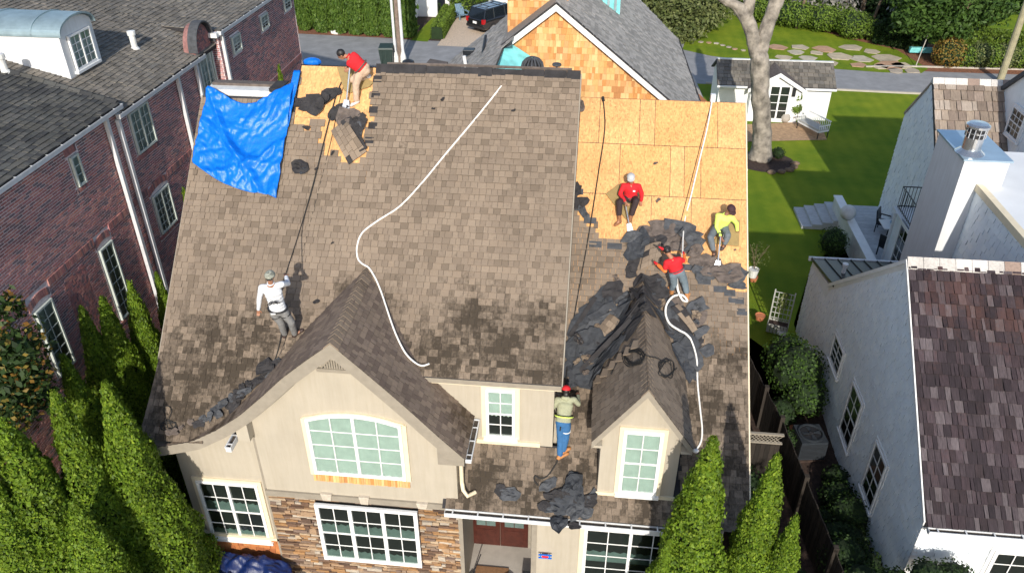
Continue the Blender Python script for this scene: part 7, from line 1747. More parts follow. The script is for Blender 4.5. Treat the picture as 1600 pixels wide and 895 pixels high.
# 3 neon shirt seated at the right edge
J = dict(pelvis=S_(1125,353,.16), neck=S_(1134,336,.60), head=S_(1141.5,328,.74), shR=S_(1122,337,.54), shL=S_(1144,341,.52), elR=S_(1120,354,.42), haR=S_(1126,369,.42), elL=S_(1151,349,.32), haL=S_(1152,360,.12),
  hipR=S_(1119,355,.16), hipL=S_(1131,354,.16), knR=S_(1110,371,.42), knL=S_(1137,368,.36), anR=S_(1116,396,.09), toR=S_(1115,403,.05), anL=S_(1131,384,.09), toL=S_(1127,390,.05))
legscale('neon', J)
o, Jn, K = person('man in a neon yellow shirt seated near the right roof edge', J, S_(1125,356,0), 'b', F_neon, F_dk, B_dark, face=(.45,-1,-.75), head_tilt=(.25,-.45,.8), hat='cap', hat_m=C_mar, hair=True, boots=.2)
# 4 red shirt standing, back to us, bent forward
J = dict(pelvis=S_(1058,424,.78), neck=S_(1050,404,1.12), head=S_(1043,393,1.2), shL=S_(1041,410,1.05), shR=S_(1061,405,1.1), elL=S_(1039,423,.85), haL=S_(1027,413,.72), elR=S_(1070,408,.88), haR=S_(1068,398,.72),
  hipL=S_(1052,429,.74), hipR=S_(1064,427,.74), knL=S_(1053,444,.42), knR=S_(1070,442,.42), anL=S_(1049,455,.09), anR=S_(1074,464,.09), toL=S_(1045,449,.05), toR=S_(1076,458,.05))
legscale('red stand', J)
o, Jn, K = person('man in a red shirt and jeans bent over the torn shingles', J, S_(1060,460,0), 'a', F_red, F_jean, B_tan, face=(-.25,1,-.1), head_tilt=(-.35,.6,.6), sleeve='short', hat='cap', hat_m=C_blk, hair=True, boots=.3)
for s in 'LR':
    g_ = MB(); capsule(g_, Jn['el'+s], Jn['el'+s].lerp(Jn['ha'+s],.85), .052, .042); remeshed(g_,'sleeve',GL_or,o,.011,1)
    g_ = MB(); hd = (Jn['ha'+s]-Jn['el'+s]).normalized(); capsule(g_, Jn['ha'+s]+hd*.02, Jn['ha'+s]+hd*.09, .036, .03); remeshed(g_,'glove',F_red,o,.011,1)
belt(o, K, M['felt_grey'], .014); PEOPLE['red4'] = J
g_ = MB(); capsule(g_, Jn['head']+V((-.11,.0,.06)), Jn['head']+V((-.2,.02,.1)), .035, .015); remeshed(g_,'headscarf',F_red,o,.011,1)
# 5 red shirt at the top left ridge, bent over a shovel
def T_(px,py,h): return mp_.hit(px,py,h)
J = dict(pelvis=T_(567,108,.52), neck=T_(544,88,.86), head=T_(533.5,85.5,.88), shR=T_(549,94,.80), shL=T_(553,86,.88), elR=T_(562,97,.62), haR=T_(547,104,.55), elL=T_(556,99,.66), haL=T_(546,107,.58),
  hipL=T_(572,111,.48), hipR=T_(563,112,.48), knR=T_(556,132,.42), anR=T_(557,158,.09), toR=T_(549,165,.05), knL=T_(551,125,.30), anL=T_(571,121,.1), toL=T_(578,119,.06))
legscale('red top', J)
o, Jn, K = person('man in a red shirt and khaki trousers bent over a shovel at the ridge', J, T_(556,130,0), 'a', F_red, F_khaki, B_white, face=(-1,-.1,-.6), head_tilt=(-.6,-.3,.75), sleeve='short', hair=True)
belt(o, K, M['felt_brown'], .016); PEOPLE['red5'] = J
# 6 red cap, olive hooded shirt, blue jeans, climbing the valley
J = dict(pelvis=S_(880,660,.52), neck=S_(884,621,.78), head=S_(884.5,611,.86), shL=S_(871,624,.76), shR=S_(897,624,.78), elL=S_(865,636,.62), haL=S_(869,622,.36), elR=S_(904,631,.60), haR=S_(903,617,.34),
  hipL=S_(876,664,.5), hipR=S_(885,664,.5), knL=S_(876,684,.32), knR=S_(884,683,.32), anL=S_(875,712,.09), anR=S_(880,704,.12), toL=S_(887,708,.05), toR=S_(890,700,.06))
legscale('green', J)
o, Jn, K = person('man in a red cap, pale olive shirt and blue jeans climbing the narrow roof valley', J, S_(878,715,0), 'b', F_olive, F_blue, B_tan, face=(.0,1,.2), hat='beanie', hat_m=C_red, hair='long', hoody=True)
belt(o, K, F_neon, .02, .08); belt(o, K, M['black'], .012, .1, 1.03)
c = Jn['hipR'].lerp(Jn['knR'],.45); local(MB().tube([c+V((.09*math.cos(t),.09*math.sin(t),0)) for t in np.linspace(0,6.283,17)],.016,5),'leg_strap',M['white_dirty'],o)
PEOPLE['green'] = J
# ================================================================ tools
def shovel(hand, tip, label, P, bl=.26, bw=.16, dg=True):
    hand, tip = V(hand), V(tip); d = (tip-hand).normalized(); o = empty('roofing_shovel', tuple(tip), 0, label, 'shovel', 'roofing shovels')
    t = tip-d*bl; lc = lambda p: V(p)-tip
    local(MB().tube([lc(hand),lc(t)],.019,8),'shaft',M['steel'],o)
    s = d.cross(P.n).normalized()
    local(MB().tube([lc(hand-s*.055-d*.07),lc(hand-s*.06),lc(hand),lc(hand+s*.06),lc(hand+s*.055-d*.07)],.016,6).tube([lc(hand-s*.06-d*.08),lc(hand+s*.06-d*.08)],.018,6),'grip',M['black'],o)
    n_ = s.cross(d).normalized(); q = [t-s*bw*.3, t+s*bw*.3, tip+s*bw*.5, tip-s*bw*.5]
    local(MB().hexa([lc(p) for p in q]+[lc(p+n_*.008) for p in q]),'blade',M['steel'],o)
    return o
shovel(PEOPLE['red2']['haR']+V((0,0,-.04)), S_(985.5,366,.03), 'shovel held by the seated man in the grey cap, its blade under the felt', rp)
shovel(S_(1126,370,.42), S_(1120,425,.02), 'shovel held by the man in the neon shirt', rp)
shovel(T_(546.5,106,.6), T_(540,173,.04), 'shovel held by the bending man at the ridge', mp_, .24, .2)
# foam pads
def pad(P, pts, label, m):
    q = [P.hit(*p, .012) for p in pts]; return MB().prism([v+P.n*.05 for v in q], P.n*-.045).build('foam_pad', m, None, bevel=.012, label=label, cat='foam pad', group='foam pads the roofers sit on')
M['foam'] = plain('dusty_yellow_foam',(.30,.215,.09),.95,var=.12,sc=10,bmp=.3)
pad(rp, [(946,304),(966,289),(993,318),(978,344)], 'yellow foam pad under the seated man in the grey cap', M['foam'])
pad(rp, [(1133,345),(1156,345),(1154,386),(1113,381)], 'yellow foam pad under the man in the neon shirt', M['foam'])
pad(mp_, [(527,106),(548,108),(584,130),(578,137),(546,147),(538,142)], 'yellow foam pad under the man bending at the ridge', M['foam'])
# ================================================================ ropes and hoses
def smooth(pts, n=10):
    out = []; P = [V(p) for p in pts]
    for i in range(len(P)-1):
        p0, p1, p2, p3 = P[max(i-1,0)], P[i], P[i+1], P[min(i+2,len(P)-1)]
        for k in range(n):
            t = k/n; out.append(.5*((2*p1)+(-p0+p2)*t+(2*p0-5*p1+4*p2-p3)*t*t+(-p0+3*p1-3*p2+p3)*t**3))
    out.append(P[-1]); return out
def rope(pts, r, m, label, cat='rope', group=None, name='rope', n=10):
    return MB().tube(smooth(pts, n), r, 6).build(name, m, None, smooth=True, label=label, cat=cat, group=group)
h_ = .03
gabR = lambda px,py,hh=.03: (lambda: None)
def onR(px,py,hh=.03):   # on the right slope of the front gable
    n_ = V((1.085,0,1)); p0 = V((-4.64,YR,7.62+hh*1.4)); d = ray(px,py); return O0+d*((p0-O0).dot(n_)/d.dot(n_))
def topg(px,py):
    a, b = mp_.hit(px,py,.05), onR(px,py,.05)
    return b if (b-O0).length < (a-O0).length else a
rope([atY(800,113,YRIDGE+.02)]+[mp_.hit(x,y,h_) for x,y in [(770,152),(735,195),(697,240),(660,285),(625,322),(590,345),(566,364),(558,385),(559,403),(566,412)]]+[topg(x,y) for x,y in [(576,418),(584,430),(590,442),(597,460),(602,475),(612,505),(622,530),(634,552),(647,565),(659,571),(671,568)]], .021, M['rope_white'], 'long white rope curving down the main roof past the front gable')
hx_ = PEOPLE['white']['haR']
rope([mp_.hit(538,118,.05)]+[mp_.hit(525,150,.05),mp_.hit(510,205,.08),mp_.hit(490,285,.1),mp_.hit(470,355,.2),hx_+V((0,0,.05))], .013, M['rope_black'], 'black rope from the ridge to the hand of the man in white', n=6)
rope([mp_.hit(541,120,.02),mp_.hit(530,160,.02),mp_.hit(516,225,.02),mp_.hit(497,300,.02),mp_.hit(483,355,.02),mp_.hit(471,400,.02)], .008, M['rope_black'], 'thinner black line lying beside the rope of the man in white', n=6)
rope([PEOPLE['white']['pelvis']+V((-.03,-.14,.02)), mp_.hit(440,505,.4), mp_.hit(438,530,.12), mp_.hit(432,555,.05), mp_.hit(425,572,.04)], .013, M['rope_black'], 'black rope tail hanging below the man in white')
rope([mp_.hit(452,505,.2), mp_.hit(446,530,.06), mp_.hit(438,552,.04), mp_.hit(430,566,.04)], .009, M['rope_black'], 'second black rope tail on the shingles below the man in white')
rope([V((.25,YR2,RIGHTP.z(0,YR2)+.03))]+[S_(x,y,hh) for x,y,hh in [(945,200,.02),(935,270,.02),(925,335,.03),(914,400,.03),(903,460,.03),(893,520,.04),(887,565,.05),(884,600,.3)]], .016, M['rope_black'], 'black rope running down from the sheathing ridge to the man in the red cap')
rope([V((.25,YR2+.0,RIGHTP.z(0,YR2)+.02)),V((.27,YR2-.1,RIGHTP.z(0,YR2-.1)+.04))], .04, M['rope_black'], 'black anchor knot of the rope at the sheathing ridge')
an0 = V((2.98,YR2+.02,RIGHTP.z(0,YR2)+.12))
rope([an0]+[S_(x,y,.04) for x,y in [(1105,200),(1093,250),(1080,305),(1069,350)]]+[PEOPLE['red4']['pelvis']+V((.1,.1,.2))], .019, M['rope_white'], 'straight white rope from the ridge anchor to the standing man in red', n=5)
rope([V((2.97,YR2,RIGHTP.z(0,YR2)+.03))]+[S_(x,y,.02) for x,y in [(1100,205),(1086,260),(1068,330),(1054,385)]], .008, M['rope_black'], 'thin dark line beside the straight white rope on the sheathing', n=5)
MB().box((2.93,YR2-.05,RIGHTP.z(0,YR2)),(3.05,YR2+.08,RIGHTP.z(0,YR2)+.2)).build('roof_anchor', M['metal_white'], None, label='white metal roof anchor on the sheathing ridge', cat='anchor', bevel=.01)
rope([S_(x,y,hh+.13) for x,y,hh in [(1058,435,.25),(1059,452,.25),(1066,468,.15),(1074,470,.12),(1066,461,.12),(1052,463,.12),(1042,475,.12),(1040,490,.12),(1046,505,.15),(1060,515,.15),(1071,521,.12),(1079,529,.1)]], .026, M['rope_white'], 'thick white hose looping behind the standing man in red', 'hose', name='hose')
rope([S_(x,y,hh) for x,y,hh in [(1079,529,.23),(1085,545,.18),(1089,565,.12),(1090,600,.04),(1094,640,.04),(1097,670,.05),(1095,690,.07),(1087,703,.05)]], .021, M['rope_white'], 'white hose hanging down the roof right of the dormer', 'hose', name='hose')
MB().ball(S_(1087,704,.06),(.07,.05,.05),8,6).build('hose_end', M['white'], None, label='white fitting at the end of the hanging hose', cat='hose fitting')
rope([PEOPLE['green']['pelvis']+V((-.05,-.14,0)),S_(873,690,.25),S_(872,715,.06),S_(865,730,.04),S_(855,743,.03),S_(845,747,.03),S_(836,743,.03),S_(835,750,.03),S_(841,758,.03)], .017, M['rope_black'], 'black rope trailing below the man in the red cap')
# tangled cords on the dormer
def onD(px,py,side,hh=.05):   # on a slope of the right dormer
    s = 1 if side == 'L' else -1; n_ = V((-DORM[3]*s,0,1)); p0 = V((DORM[0],0,DORM[1]+hh)); d = ray(px,py); return O0+d*((p0-O0).dot(n_)/d.dot(n_))
rr_ = random.Random(17)
def tangle(fn, cx, cy, rx, ry, turns, r, label, m='rope_black', seed=0):
    q = random.Random(seed); pts = []
    for i in range(turns*7):
        a = i*2*math.pi/7; k = q.uniform(.5,1.05); pts.append(fn(cx+rx*k*math.cos(a)+q.uniform(-2,2), cy+ry*k*math.sin(a)+q.uniform(-2,2)))
    return rope(pts, r, M[m], label, 'cord', name='cord', n=5)
tangle(lambda x,y: onD(x,y,'L',.06), 990,558,20,14,6,.008,'coiled black cord on the left slope of the dormer',seed=1)
tangle(lambda x,y: onD(x,y,'R',.06), 1042,576,14,16,4,.008,'tangled black cord on the right slope of the dormer',seed=2)
rope([onD(x,y,'L',.05) for x,y in [(955,585),(968,560),(985,545),(1000,548)]]+[onD(x,y,'R',.05) for x,y in [(1012,556),(1028,560),(1040,568)]], .009, M['rope_black'], 'black cord draped over the dormer ridge', 'cord', name='cord')
tangle(lambda x,y: mp_.hit(x,y,.05), 265,665,14,9,5,.008,'tangled black cord at the lower left roof corner',seed=3)
rope([mp_.hit(x,y,.05) for x,y in [(262,668),(258,650),(256,638),(263,634),(268,642),(264,656),(270,668)]], .01, M['rope_black'], 'loop of black cord standing at the lower left roof corner', 'cord', name='cord')
# ================================================================ torn felt and shingle scraps
from mathutils import noise as mnoise
def dz(x, y):
    return DORM[1]-abs(x-DORM[0])*DORM[3]+.03 if abs(x-DORM[0]) < DORM[4] and y > DORM[5]-.2 else -9
def scrap(P, px, py, size, rot, label, group, m='felt', lift=.05, curl=.12, asp=.7, seed=0, hit=None, n=7, cat='felt scrap', name='felt_scrap', drape=False):
    q = random.Random(seed); c = hit(px,py) if hit else P.hit(px,py,.0)
    U = V((math.cos(rot), math.sin(rot), 0)); Nn = P.n if P else V((0,0,1)); U = (U-Nn*U.dot(Nn)).normalized(); W_ = Nn.cross(U)
    N2 = 12; edge = [1+q.uniform(-.34,.14) for _ in range(N2)]; rings = 4; vs = [c+Nn*(lift+.25*curl*size)]; fs = []
    ox = q.uniform(0,50); tilt = q.uniform(-.12,.3); t2 = q.uniform(-.15,.15); fold = q.uniform(-.3,.3); fa = q.uniform(-.8,.8)
    for r_ in range(1, rings+1):
        for k in range(N2):
            a = 2*math.pi*k/N2; e = (edge[k] if r_ == rings else (1+(edge[k]-1)*.6))*r_/rings; ca, sa = math.cos(a), math.sin(a); mx = max(abs(ca),abs(sa)); sx, sy = ca/mx**.8, sa/mx**.8
            x, y = size*.5*e*sx, size*.5*asp*e*sy; nz = mnoise.noise(V((x*4.5/size+ox,y*4.5/size,seed*.37))); cr = abs(mnoise.noise(V((x*8/size,ox+y*3/size,seed*.7))))
            f_ = abs(x/size-fold+fa*y/size)
            z = lift+curl*size*(nz*.9+.25+cr*.8)+tilt*max(0,x)+t2*y+.35*curl*size*max(0,.5-f_)
            pt_s = c+U*x+W_*y
            if drape: pt_s.z = max(rp.z(pt_s.x,pt_s.y), dz(pt_s.x,pt_s.y))
            vs.append(pt_s+Nn*max(.02,z))
    if drape: vs[0] = V((c.x,c.y,max(rp.z(c.x,c.y),dz(c.x,c.y))))+Nn*(lift+.25*curl*size+.02)
    for k in range(N2): fs.append((0,1+k,1+(k+1)%N2))
    for r_ in range(rings-1):
        b = 1+r_*N2
        for k in range(N2): fs.append((b+k,b+N2+k,b+N2+(k+1)%N2)); fs.append((b+k,b+N2+(k+1)%N2,b+(k+1)%N2))
    mb = MB().add(vs,fs); o = mb.build(name, M[m], None, label=label, cat=cat, group=group); sf = o.modifiers.new('thick','SOLIDIFY'); sf.thickness = .006; return o
def heap(P, items, label, group, seed=0, hit=None, drape=False, asp=None, mats=('felt','felt_grey','felt_blue','felt_grey','felt_brown')):
    q = random.Random(seed)
    xs = sorted(i_[0] for i_ in items); ys = sorted(i_[1] for i_ in items); nI = len(items); base_label = label; used = {}
    for i, it in enumerate(items):
        px, py, s = it[:3]; cx_ = (px-xs[0])/max(1,xs[-1]-xs[0]); cy_ = (py-ys[0])/max(1,ys[-1]-ys[0]); rot = it[3] if len(it) > 3 else q.uniform(0,3.1); m = it[4] if len(it) > 4 else q.choice(mats)
        colw = {'felt':'black','felt_grey':'grey','felt_blue':'slate','felt_brown':'brown'}[m]; where = ['top','upper','middle','lower','bottom'][min(4,int(cy_*5))]+' '+['left','centre left','centre','centre right','right'][min(4,int(cx_*5))]
        szw = 'large' if s >= .55 else ('small' if s < .4 else 'mid-sized'); label = '%s %s scrap %s, %s' % (szw, colw, base_label, where)
        if label in used: label = label.replace(' scrap ', ' second scrap ', 1)
        used[label] = 1
        scrap(P, px, py, s, rot, label, group, m, lift=.03+.02*(i%4), curl=q.uniform(.05,.2)*(.45 if drape else 1), asp=asp or q.uniform(.4,.9), seed=seed*100+i, hit=hit, drape=drape)
# left-hand pile below the sheathing, beside the dormer
q = random.Random(77)
it = [(905,318,.55,.3,'felt'),(900,300,.4,1.2,'felt'),(912,335,.45,2,'felt_grey')]
heap(rp, it, 'at the left edge of the sheathing', 'felt at the left edge of the sheathing', 3)
def topd(px,py):
    c_ = [rp.hit(px,py,0.0), onD(px,py,'L',0.0), onD(px,py,'R',0.0)]; c_ = [k_ for k_ in c_ if k_ is c_[0] or (abs(k_.x-DORM[0]) < DORM[4] and DORM[5]-.2 < k_.y < d_back(k_.z)+.05 and k_.z <= DORM[1]+.02)]
    return min(c_, key=lambda k_: (k_-O0).length)
it = []
for (px,py,s_) in [(940,468,.75),(958,455,.6),(925,490,.8),(950,500,.9),(910,512,.8),(935,520,.95),(902,540,.85),(925,545,.9),(955,530,.8),(893,570,.8),(912,570,.85),(975,480,.6),(968,512,.8),(985,495,.6),(940,560,.7),(962,545,.6),(898,596,.45),(985,520,.55),(930,580,.6),(915,592,.5),(975,465,.5),(905,525,.7),(948,478,.5)]: it.append((px,py,s_,q.uniform(.55,1.15)))
heap(rp, it, 'in the heap left of the dormer', 'heap of torn felt left of the dormer', 5, hit=topd, drape=True, mats=('felt_blue','felt_blue','felt','felt_grey','felt_blue','felt'))
it = []
for (px,py,s_) in [(1000,455,.7),(1014,445,.7),(1025,462,.7),(1005,475,.8),(990,492,.7),(1022,485,.6),(1035,472,.6),(1040,495,.6),(978,510,.6),(1012,462,.8),(1030,450,.5),(1048,512,.5),(1000,488,.6)]: it.append((px,py,s_))
heap(rp, it, 'piled at the dormer head', 'felt piled at the head of the dormer', 6, hit=topd, drape=True, mats=('felt','felt','felt_blue','felt'))
for i, (x0_,y0_,x1_,y1_) in enumerate([(905,585,985,505),(900,560,950,495),(925,590,1000,480),(985,455,1003,480),(1062,500,1085,560),(890,530,930,470)]):
    a_, b_ = topd(x0_,y0_)+V((0,0,.09)), topd(x1_,y1_)+V((0,0,.11)); mid = (a_+b_)/2; zz_ = max(rp.z(mid.x,mid.y), dz(mid.x,mid.y))+.1; mid.z = max(mid.z, zz_); sd2 = (b_-a_).cross(rp.n).normalized()*.05
    MB().hexa([a_-sd2,mid-sd2,mid+sd2,a_+sd2]+[p_+rp.n*.012 for p_ in (a_-sd2,mid-sd2,mid+sd2,a_+sd2)]).hexa([mid-sd2,b_-sd2,b_+sd2,mid+sd2]+[p_+rp.n*.012 for p_ in (mid-sd2,b_-sd2,b_+sd2,mid+sd2)]).build('felt_strip', M['felt'], None, label=['long','second long','third long','short upright','right hand','topmost left'][i]+' black felt strip lying across the torn heap by the dormer', cat='felt strip', group='black strips on the heap')
q9 = random.Random(91)
for i in range(26):
    px, py = q9.choice([(930,500),(915,545),(950,520),(905,575),(985,480),(1020,470),(1070,540),(1080,500),(960,490)]); px += q9.uniform(-18,18); py += q9.uniform(-20,20); s_ = q9.uniform(.12,.3)
    scrap(rp, px, py, s_, q9.uniform(0,3), 'small curled shingle fragment lying on the torn felt beside the dormer', 'small fragments on the felt beside the dormer', q9.choice(['felt_brown','shingle','felt_grey','felt']), .12, .3, q9.uniform(.4,.8), 900+i, hit=topd)
it = [(1060,482,.6,1.9,'felt_brown'),(1072,500,.6,1.8,'felt'),(1052,500,.5,1.9,'felt_grey'),(1088,480,.45,.3,'felt_grey'),(1093,500,.4,1,'felt_brown'),(1060,530,.5,1.6,'felt_blue'),(1075,545,.5,1.3,'felt_blue'),(1085,560,.5,1.7,'felt_grey'),(1070,560,.55,1.6,'felt_blue'),(1078,580,.45,1.8,'felt_blue'),(1052,525,.4,.4,'felt_blue'),(1095,520,.35,.6,'felt_grey'),(1092,535,.4,1.2,'felt'),(1105,548,.3,.5,'felt_grey')]
it = [(a_[0],a_[1],a_[2]*1.25)+tuple(a_[3:]) for a_ in it]
heap(rp, it, 'strewn right of the dormer', 'torn felt right of the dormer', 7, hit=topd, drape=True)
# felt curling off the sheathing in the middle
it = [(1012,368,.55,.2,'felt_brown'),(1035,360,.6,-.1,'felt_brown'),(1062,358,.65,-.3,'felt_grey'),(1078,372,.55,-.2,'felt_grey'),(1050,378,.7,.1,'felt_brown'),(1000,380,.6,1.2,'felt_blue'),(992,392,.5,1.5,'felt_blue'),(985,372,.45,.7,'felt_grey'),(990,410,.45,1.5,'felt'),(987,425,.3,1.4,'felt'),(1022,380,.5,.3,'felt'),(1085,385,.4,0,'felt_grey'),(1095,410,.45,.2,'felt_brown'),(1112,418,.55,-.1,'felt_brown'),(1132,428,.6,.2,'felt_brown'),(1150,432,.45,.4,'felt_grey'),(1100,428,.5,.3,'felt_grey'),(1152,448,.4,0,'felt_grey'),(1085,395,.35,1,'felt_brown')]
it = [(a_[0],a_[1],a_[2]*1.2)+tuple(a_[3:]) for a_ in it]
heap(rp, it, 'along the sheathing edge', 'torn felt along the edge of the sheathing', 8)
it = [(795,772,.5,.2,'felt_grey'),(782,765,.3,1.4,'felt')]
heap(rp, it, 'above the porch door', 'felt scraps above the door', 9)
it = [(857,757,.45,.8,'felt_grey'),(868,775,.5,.2,'felt'),(895,760,.6,1.4,'felt_blue'),(905,772,.55,1.7,'felt_blue'),(915,785,.5,.5,'felt'),(880,790,.5,.4,'felt_blue'),(862,795,.45,0,'felt_grey'),(900,798,.45,.9,'felt_grey'),(925,778,.4,1.2,'felt_grey'),(885,775,.5,2.2,'felt'),(912,800,.4,0,'felt_grey'),(850,790,.3,1,'felt'),(893,745,.3,1.2,'felt_blue')]
heap(rp, it, 'heaped at the gutter', 'felt heap at the gutter', 10)
scrap(None, 872,818,.55,1.3,'large felt scrap hanging over the gutter above the stucco wall','felt scraps hanging over the gutter','felt_blue',.0,.15,.7,31,hit=lambda x,y: atY(x,y,11.42))
scrap(None, 897,822,.3,.3,'small felt scrap hanging over the gutter beside the wide window','felt scraps hanging over the gutter','felt',.0,.15,.6,32,hit=lambda x,y: atY(x,y,11.42))
# main roof scraps
it = [(515,150,.5,.6,'felt'),(505,158,.5,.5,'felt'),(490,160,.5,.1,'felt'),(497,170,.45,1.2,'felt'),(528,145,.25,.9,'felt'),(470,162,.35,.0,'felt'),(482,168,.4,.1,'felt')]
heap(mp_, it, 'folded below the cleared ridge patch', 'folded felt below the cleared patch', 12)
it = [(530,178,.55,.1,'felt'),(545,185,.6,.2,'felt_brown'),(560,205,.45,1.5,'felt_grey'),(566,195,.4,1.4,'felt'),(535,168,.35,.2,'felt'),(562,188,.4,.9,'felt'),(552,195,.4,1.1,'felt')]
heap(mp_, it, 'before the ridge shovel', 'torn felt in front of the shovel', 13)
scrap(mp_, 471,262,.42,.2,'dark scrap of folded shingle below the blue tarp','scraps on the main roof','felt',.03,.25,.8,41); scrap(mp_, 476,268,.22,1.2,'small dark blue scrap against the folded one','scraps on the main roof','felt_blue',.06,.3,.8,42)
for (px,py,s,rt,l) in [(495,472,.16,.4,'dark scrap standing right of the man in white'),(692,157,.12,1,'tiny dark scrap near the top of the main roof'),(678,171,.1,.2,'tiny dark scrap below the other near the top'),(520,240,.12,1.3,'small scrap left of the torn shingle slab'),(480,201,.18,0,'flat brown scrap left of the black rope'),(803,174,.12,.7,'curled dark scrap near the right of the main roof'),(495,265,.1,.7,'small scrap beside the black rope below the slab'),(520,380,.08,.8,'tiny scrap in the middle of the left roof')]: scrap(mp_,px,py,s,rt,l,None,'felt',.03,.3,.5,int(px))
for (px,py,s,rt,l) in [(1024,256,.11,.4,'brown scrap in the middle of the bare sheathing'),(1028,314,.14,1,'small torn scrap on the sheathing right of the seated man'),(1148,391,.07,.4,'tiny scrap beside the right foam pad'),(962,435,.2,2,'dark sliver on the shingles below the sheathing'),(908,168,.3,1.5,'dark scrap at the corner of the two roofs by the ridge')]: scrap(rp,px,py,s,rt,l,None,'felt_brown',.02,.3,.6,int(px))
it = [(432,575,.45,.7,'felt_grey'),(428,590,.4,1.0,'felt_grey'),(440,568,.35,.3,'felt'),(417,573,.45,.7,'felt'),(421,600,.3,.7,'felt_grey'),(450,567,.35,.4,'felt')]
heap(mp_, it, 'in the valley below the man in white', 'felt in the left valley', 14)
it = [(408,592,.4,.8,'felt'),(398,602,.35,.9,'felt'),(386,612,.4,.7,'felt_grey'),(377,620,.3,.7,'felt'),(365,632,.35,.6,'felt'),(312,662,.3,.4,'felt'),(272,675,.3,.3,'felt_brown'),(352,630,.3),(340,640,.28),(362,622,.2),(330,650,.25),(345,648,.2,1,'felt_grey'),(318,655,.2),(372,612,.2),(380,606,.22),(392,600,.2),(300,660,.18),(285,668,.16)]
heap(mp_, it, 'strewn along the left valley', 'scraps strewn along the left valley', 15)
# bent slabs of torn-off shingles
def slab_of(P, pts, rows_, cols, label, m='shingle', bend=.12, h0=.08, dark=True, hit=None):
    p = [P.hit(*q, h0) for q in pts]; o = empty('torn_shingle_slab', tuple(p[0]), 0, label, 'shingles', 'torn-off slabs of shingles'); r0 = p[0]
    q = random.Random(int(pts[0][0]))
    def at(u, v): 
        a = p[0].lerp(p[1], u); b = p[3].lerp(p[2], u); return a.lerp(b, v)+P.n*(bend*math.sin(math.pi*u)*(.5+.5*v))
    for r_ in range(rows_):
        u = 0; k = 0
        while u < .99:
            w = q.uniform(.7,1.3)/cols; e = min(1, u+w); v0, v1 = r_/rows_, (r_+1)/rows_
            A = [at(u+.004,v0+.01),at(e-.004,v0+.01),at(e-.004,v1),at(u+.004,v1)]; A = [x-r0 for x in A]
            mm = m if not (dark and q.random() < .18) else 'felt'
            local(MB().hexa([x for x in A]+[x+P.n*.014 for x in A]),'shingle',M[mm],o); u = e
    return o
slab_of(mp_, [(517,205),(545,258),(573,237),(540,186)], 4, 5, 'slab of torn grey shingles lying below the cleared patch near the ridge')
slab_of(mp_, [(531,190),(562,238),(574,232),(548,182)], 1, 1, 'dark felt edged strip beside the torn slab below the ridge', m='felt', h0=.13)
slab_of(rp, [(1000,422),(1032,410),(1033,378),(1008,385)], 4, 3, 'bent slab of shingles lifted in front of the standing man in red', h0=.15, bend=.1)
slab_of(rp, [(928,520),(948,535),(972,505),(952,490)], 4, 3, 'slab of pale shingles on the heap left of the dormer', h0=.2)
slab_of(rp, [(1048,480),(1082,520),(1090,515),(1060,475)], 2, 3, 'narrow strip of shingles right of the dormer head', h0=.2)
for i,(a,b,c_,d_) in enumerate([((925,585),(990,530),(980,523),(920,575)),((938,600),(975,560),(968,552),(932,592))]): pass
# loose torn shingles lying against the dormer roof's left edge
for i,(px,py) in enumerate([(938,590),(948,580),(960,568),(972,556),(984,546),(996,536)]):
    c = onD(px,py,'L',.05); 
    MB().hexa([c+V(v) for v in [(-.14,-.1,-.1),(.1,-.16,.02),(.16,.06,.06),(-.08,.14,-.06)]]+[c+V(v)+V((0,0,.02)) for v in [(-.14,-.1,-.1),(.1,-.16,.02),(.16,.06,.06),(-.08,.14,-.06)]]).build('loose_shingle', M['shingle'], None, label='loose shingle at the left edge of the dormer roof, '+['first','second','third','fourth','fifth','sixth'][i]+' from below', cat='shingle', group='loose shingles on the left dormer edge')
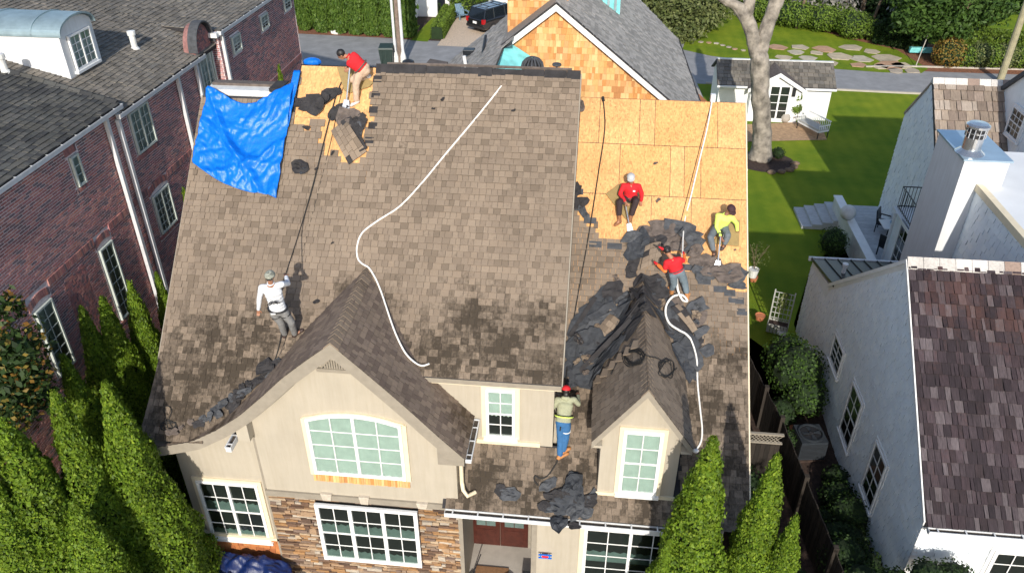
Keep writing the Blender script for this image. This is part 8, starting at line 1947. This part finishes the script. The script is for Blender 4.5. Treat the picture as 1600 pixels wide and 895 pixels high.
# ================================================================ tarpaulins
def tarp_mat(name, col, dark):
    m, nt, b = newmat(name); p = pos(nt); setc(nt,b,col); b.inputs['Roughness'].default_value=.42; b.inputs['Specular IOR Level'].default_value=.5
    n1 = noise(nt, vmul(nt,p,(2.2,1.2,1.2)), 1.5, 6, .6, 1.2); n2 = noise(nt, p, 12, 4, .6)
    r_ = ramp(nt, [(.3,dark),(.7,col)]); nt.links.new(n2, r_.inputs[0]); setc(nt,b,r_.outputs[0])
    h = math_(nt,'ADD',n1,math_(nt,'MULTIPLY',n2,.25)); bump(nt,b,h,.5,.05); return m
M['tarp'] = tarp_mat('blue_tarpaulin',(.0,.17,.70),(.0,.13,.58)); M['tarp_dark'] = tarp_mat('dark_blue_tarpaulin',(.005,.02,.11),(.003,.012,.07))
def cloth(name, m, P, outline, label, cat, nx=46, ny=40, amp=.07, seed=1, h0=.05, fn=None):
    """quad outline in photo order: top-left, top-right, bottom-right, bottom-left, bilinear, with folds"""
    a, b, c, d = [V(x) for x in outline]; vs = []; fs = []
    for j in range(ny+1):
        for i in range(nx+1):
            u, v = i/nx, j/ny; p = a.lerp(b,u).lerp(d.lerp(c,u),v)
            if fn: p = p+fn(u,v)
            w = mnoise.noise(V((u*3+seed,v*3,0)))*.6+.55*max(0,1-12*abs(u-v*.75-.02+.05*math.sin(v*5)))+.45*max(0,1-14*abs(v-.45-.3*u+.04*math.sin(u*7)))+.4*max(0,1-15*abs(v+u*.6-1.1))+abs(mnoise.noise(V((u*7+v*3,v*5,seed))))*.7+.25*abs(mnoise.noise(V((u*17,v*13,seed*2))))
            vs.append(p+P.n*(h0+amp*max(0,w)))
    for j in range(ny):
        for i in range(nx): k = j*(nx+1)+i; fs.append((k,k+nx+1,k+nx+2,k+1))
    o = MB().add(vs,fs).build(name, m, None, smooth=True, label=label, cat=cat); o.modifiers.new('thick','SOLIDIFY').thickness=.004; return o
tl_, tr_2, br_, bl_ = mp_.hit(327,139,.12), mp_.hit(462,130,.10), mp_.hit(433,311,.03), mp_.hit(302,255,.03)
def tfn(u,v):
    s = -.25*math.sin(math.pi*u)*(v)*0 ; 
    return V((0,-.32*math.sin(math.pi*u)**1.5*(1-v)*1.0 ,-.32*math.sin(math.pi*u)**1.5*(1-v)))*1.0+V((.0,-.0,0))+ (V((0,-.12,-.12))*math.sin(math.pi*min(1,u*1.1))*v)
cloth('tarpaulin', M['tarp'], mp_, (tl_,tr_2,br_,bl_), 'bright blue tarpaulin over the top left of the roof', 'tarpaulin', fn=tfn, amp=.17, seed=3, nx=80, ny=70)
cloth('tarpaulin', M['tarp'], mp_, (mp_.hit(461,112,.12),mp_.hit(471,112,.12),mp_.hit(452,200,.06),mp_.hit(440,190,.06)), 'blue tarpaulin edge strip rising to the ridge beside the bare sheathing', 'tarpaulin', nx=8, ny=20, amp=.05, seed=5)
pt__ = atY(488,97,YRIDGE+.35); MB().ball(pt__,(.22,.15,.1),10,7).build('tarpaulin', M['tarp'], None, label='small lump of blue tarpaulin showing behind the ridge', cat='tarpaulin')
cl_ = Plane((-7.5,11.2,0),0,0)
zt_2 = .75
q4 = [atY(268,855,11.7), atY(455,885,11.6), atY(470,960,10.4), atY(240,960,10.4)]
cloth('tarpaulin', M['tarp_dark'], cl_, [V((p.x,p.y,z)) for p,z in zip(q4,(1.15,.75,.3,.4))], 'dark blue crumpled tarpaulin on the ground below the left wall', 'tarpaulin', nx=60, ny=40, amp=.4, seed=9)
# ================================================================ small things at the porch
c = atY(765,873,12.2); MB().box((atY(742,868,12.3).x,12.0,.26),(atY(794,868,12.3).x,12.45,.29)).build('doormat', plain('coir_doormat',(.25,.13,.06),.95,var=.2,sc=20), None, label='brown doormat in front of the porch door', cat='doormat', bevel=.01)
c = atY(736,876,12.1); by = empty('yellow_duster',(c.x,12.1,.3),R(-30),'yellow tool with dark handle lying on the porch floor','tool')
local(MB().hexa([V(p) for p in [(-.05,-.16,0),(.07,-.16,0),(.07,.05,0),(-.05,.05,0),(-.04,-.15,.06),(.06,-.15,.06),(.05,.04,.07),(-.03,.04,.07)]]),'head',F_neon,by); local(MB().tube([(0,.05,.04),(-.1,.5,.25)],.014,6),'handle',M['black'],by)
c = atY(852,865,11.68); lv_ = empty('spirit_level',(c.x,11.6,c.z),0,'blue framed level with red vial fixed on the stucco wall','level')
local(MB().box((-.15,0,.04),(.15,.03,.06)).box((-.15,0,-.06),(.15,.03,-.04)).box((-.11,0,-.04),(-.09,.03,.04)).box((.09,0,-.04),(.11,.03,.04)),'frame',M['tarp'],lv_); local(MB().box((-.07,.002,-.035),(.07,.028,.035)),'red_body',C_red,lv_)
c = atY(824,880,12.0); bo = empty('storage_basket',(c.x,12.0,.25),0,'black bin with teal packets beside the porch door','bin')
local(MB().box((-.12,-.2,0),(-.1,.2,.32)).box((.1,-.2,0),(.12,.2,.32)).box((-.1,-.2,0),(.1,-.18,.32)).box((-.1,.18,0),(.1,.2,.32)).box((-.1,-.18,0),(.1,.18,.02)),'basket',M['black'],bo); local(MB().box((-.07,-.1,.02),(.05,.08,.26)),'packet',M['zipwall'],bo)
c = atY(793,885,11.9); MB().ball((c.x,11.9,.35),(.18,.2,.15),10,7).build('rolled_sheet', M['felt_grey'], None, label='grey bundle of sheeting at the front of the porch floor', cat='bundle')
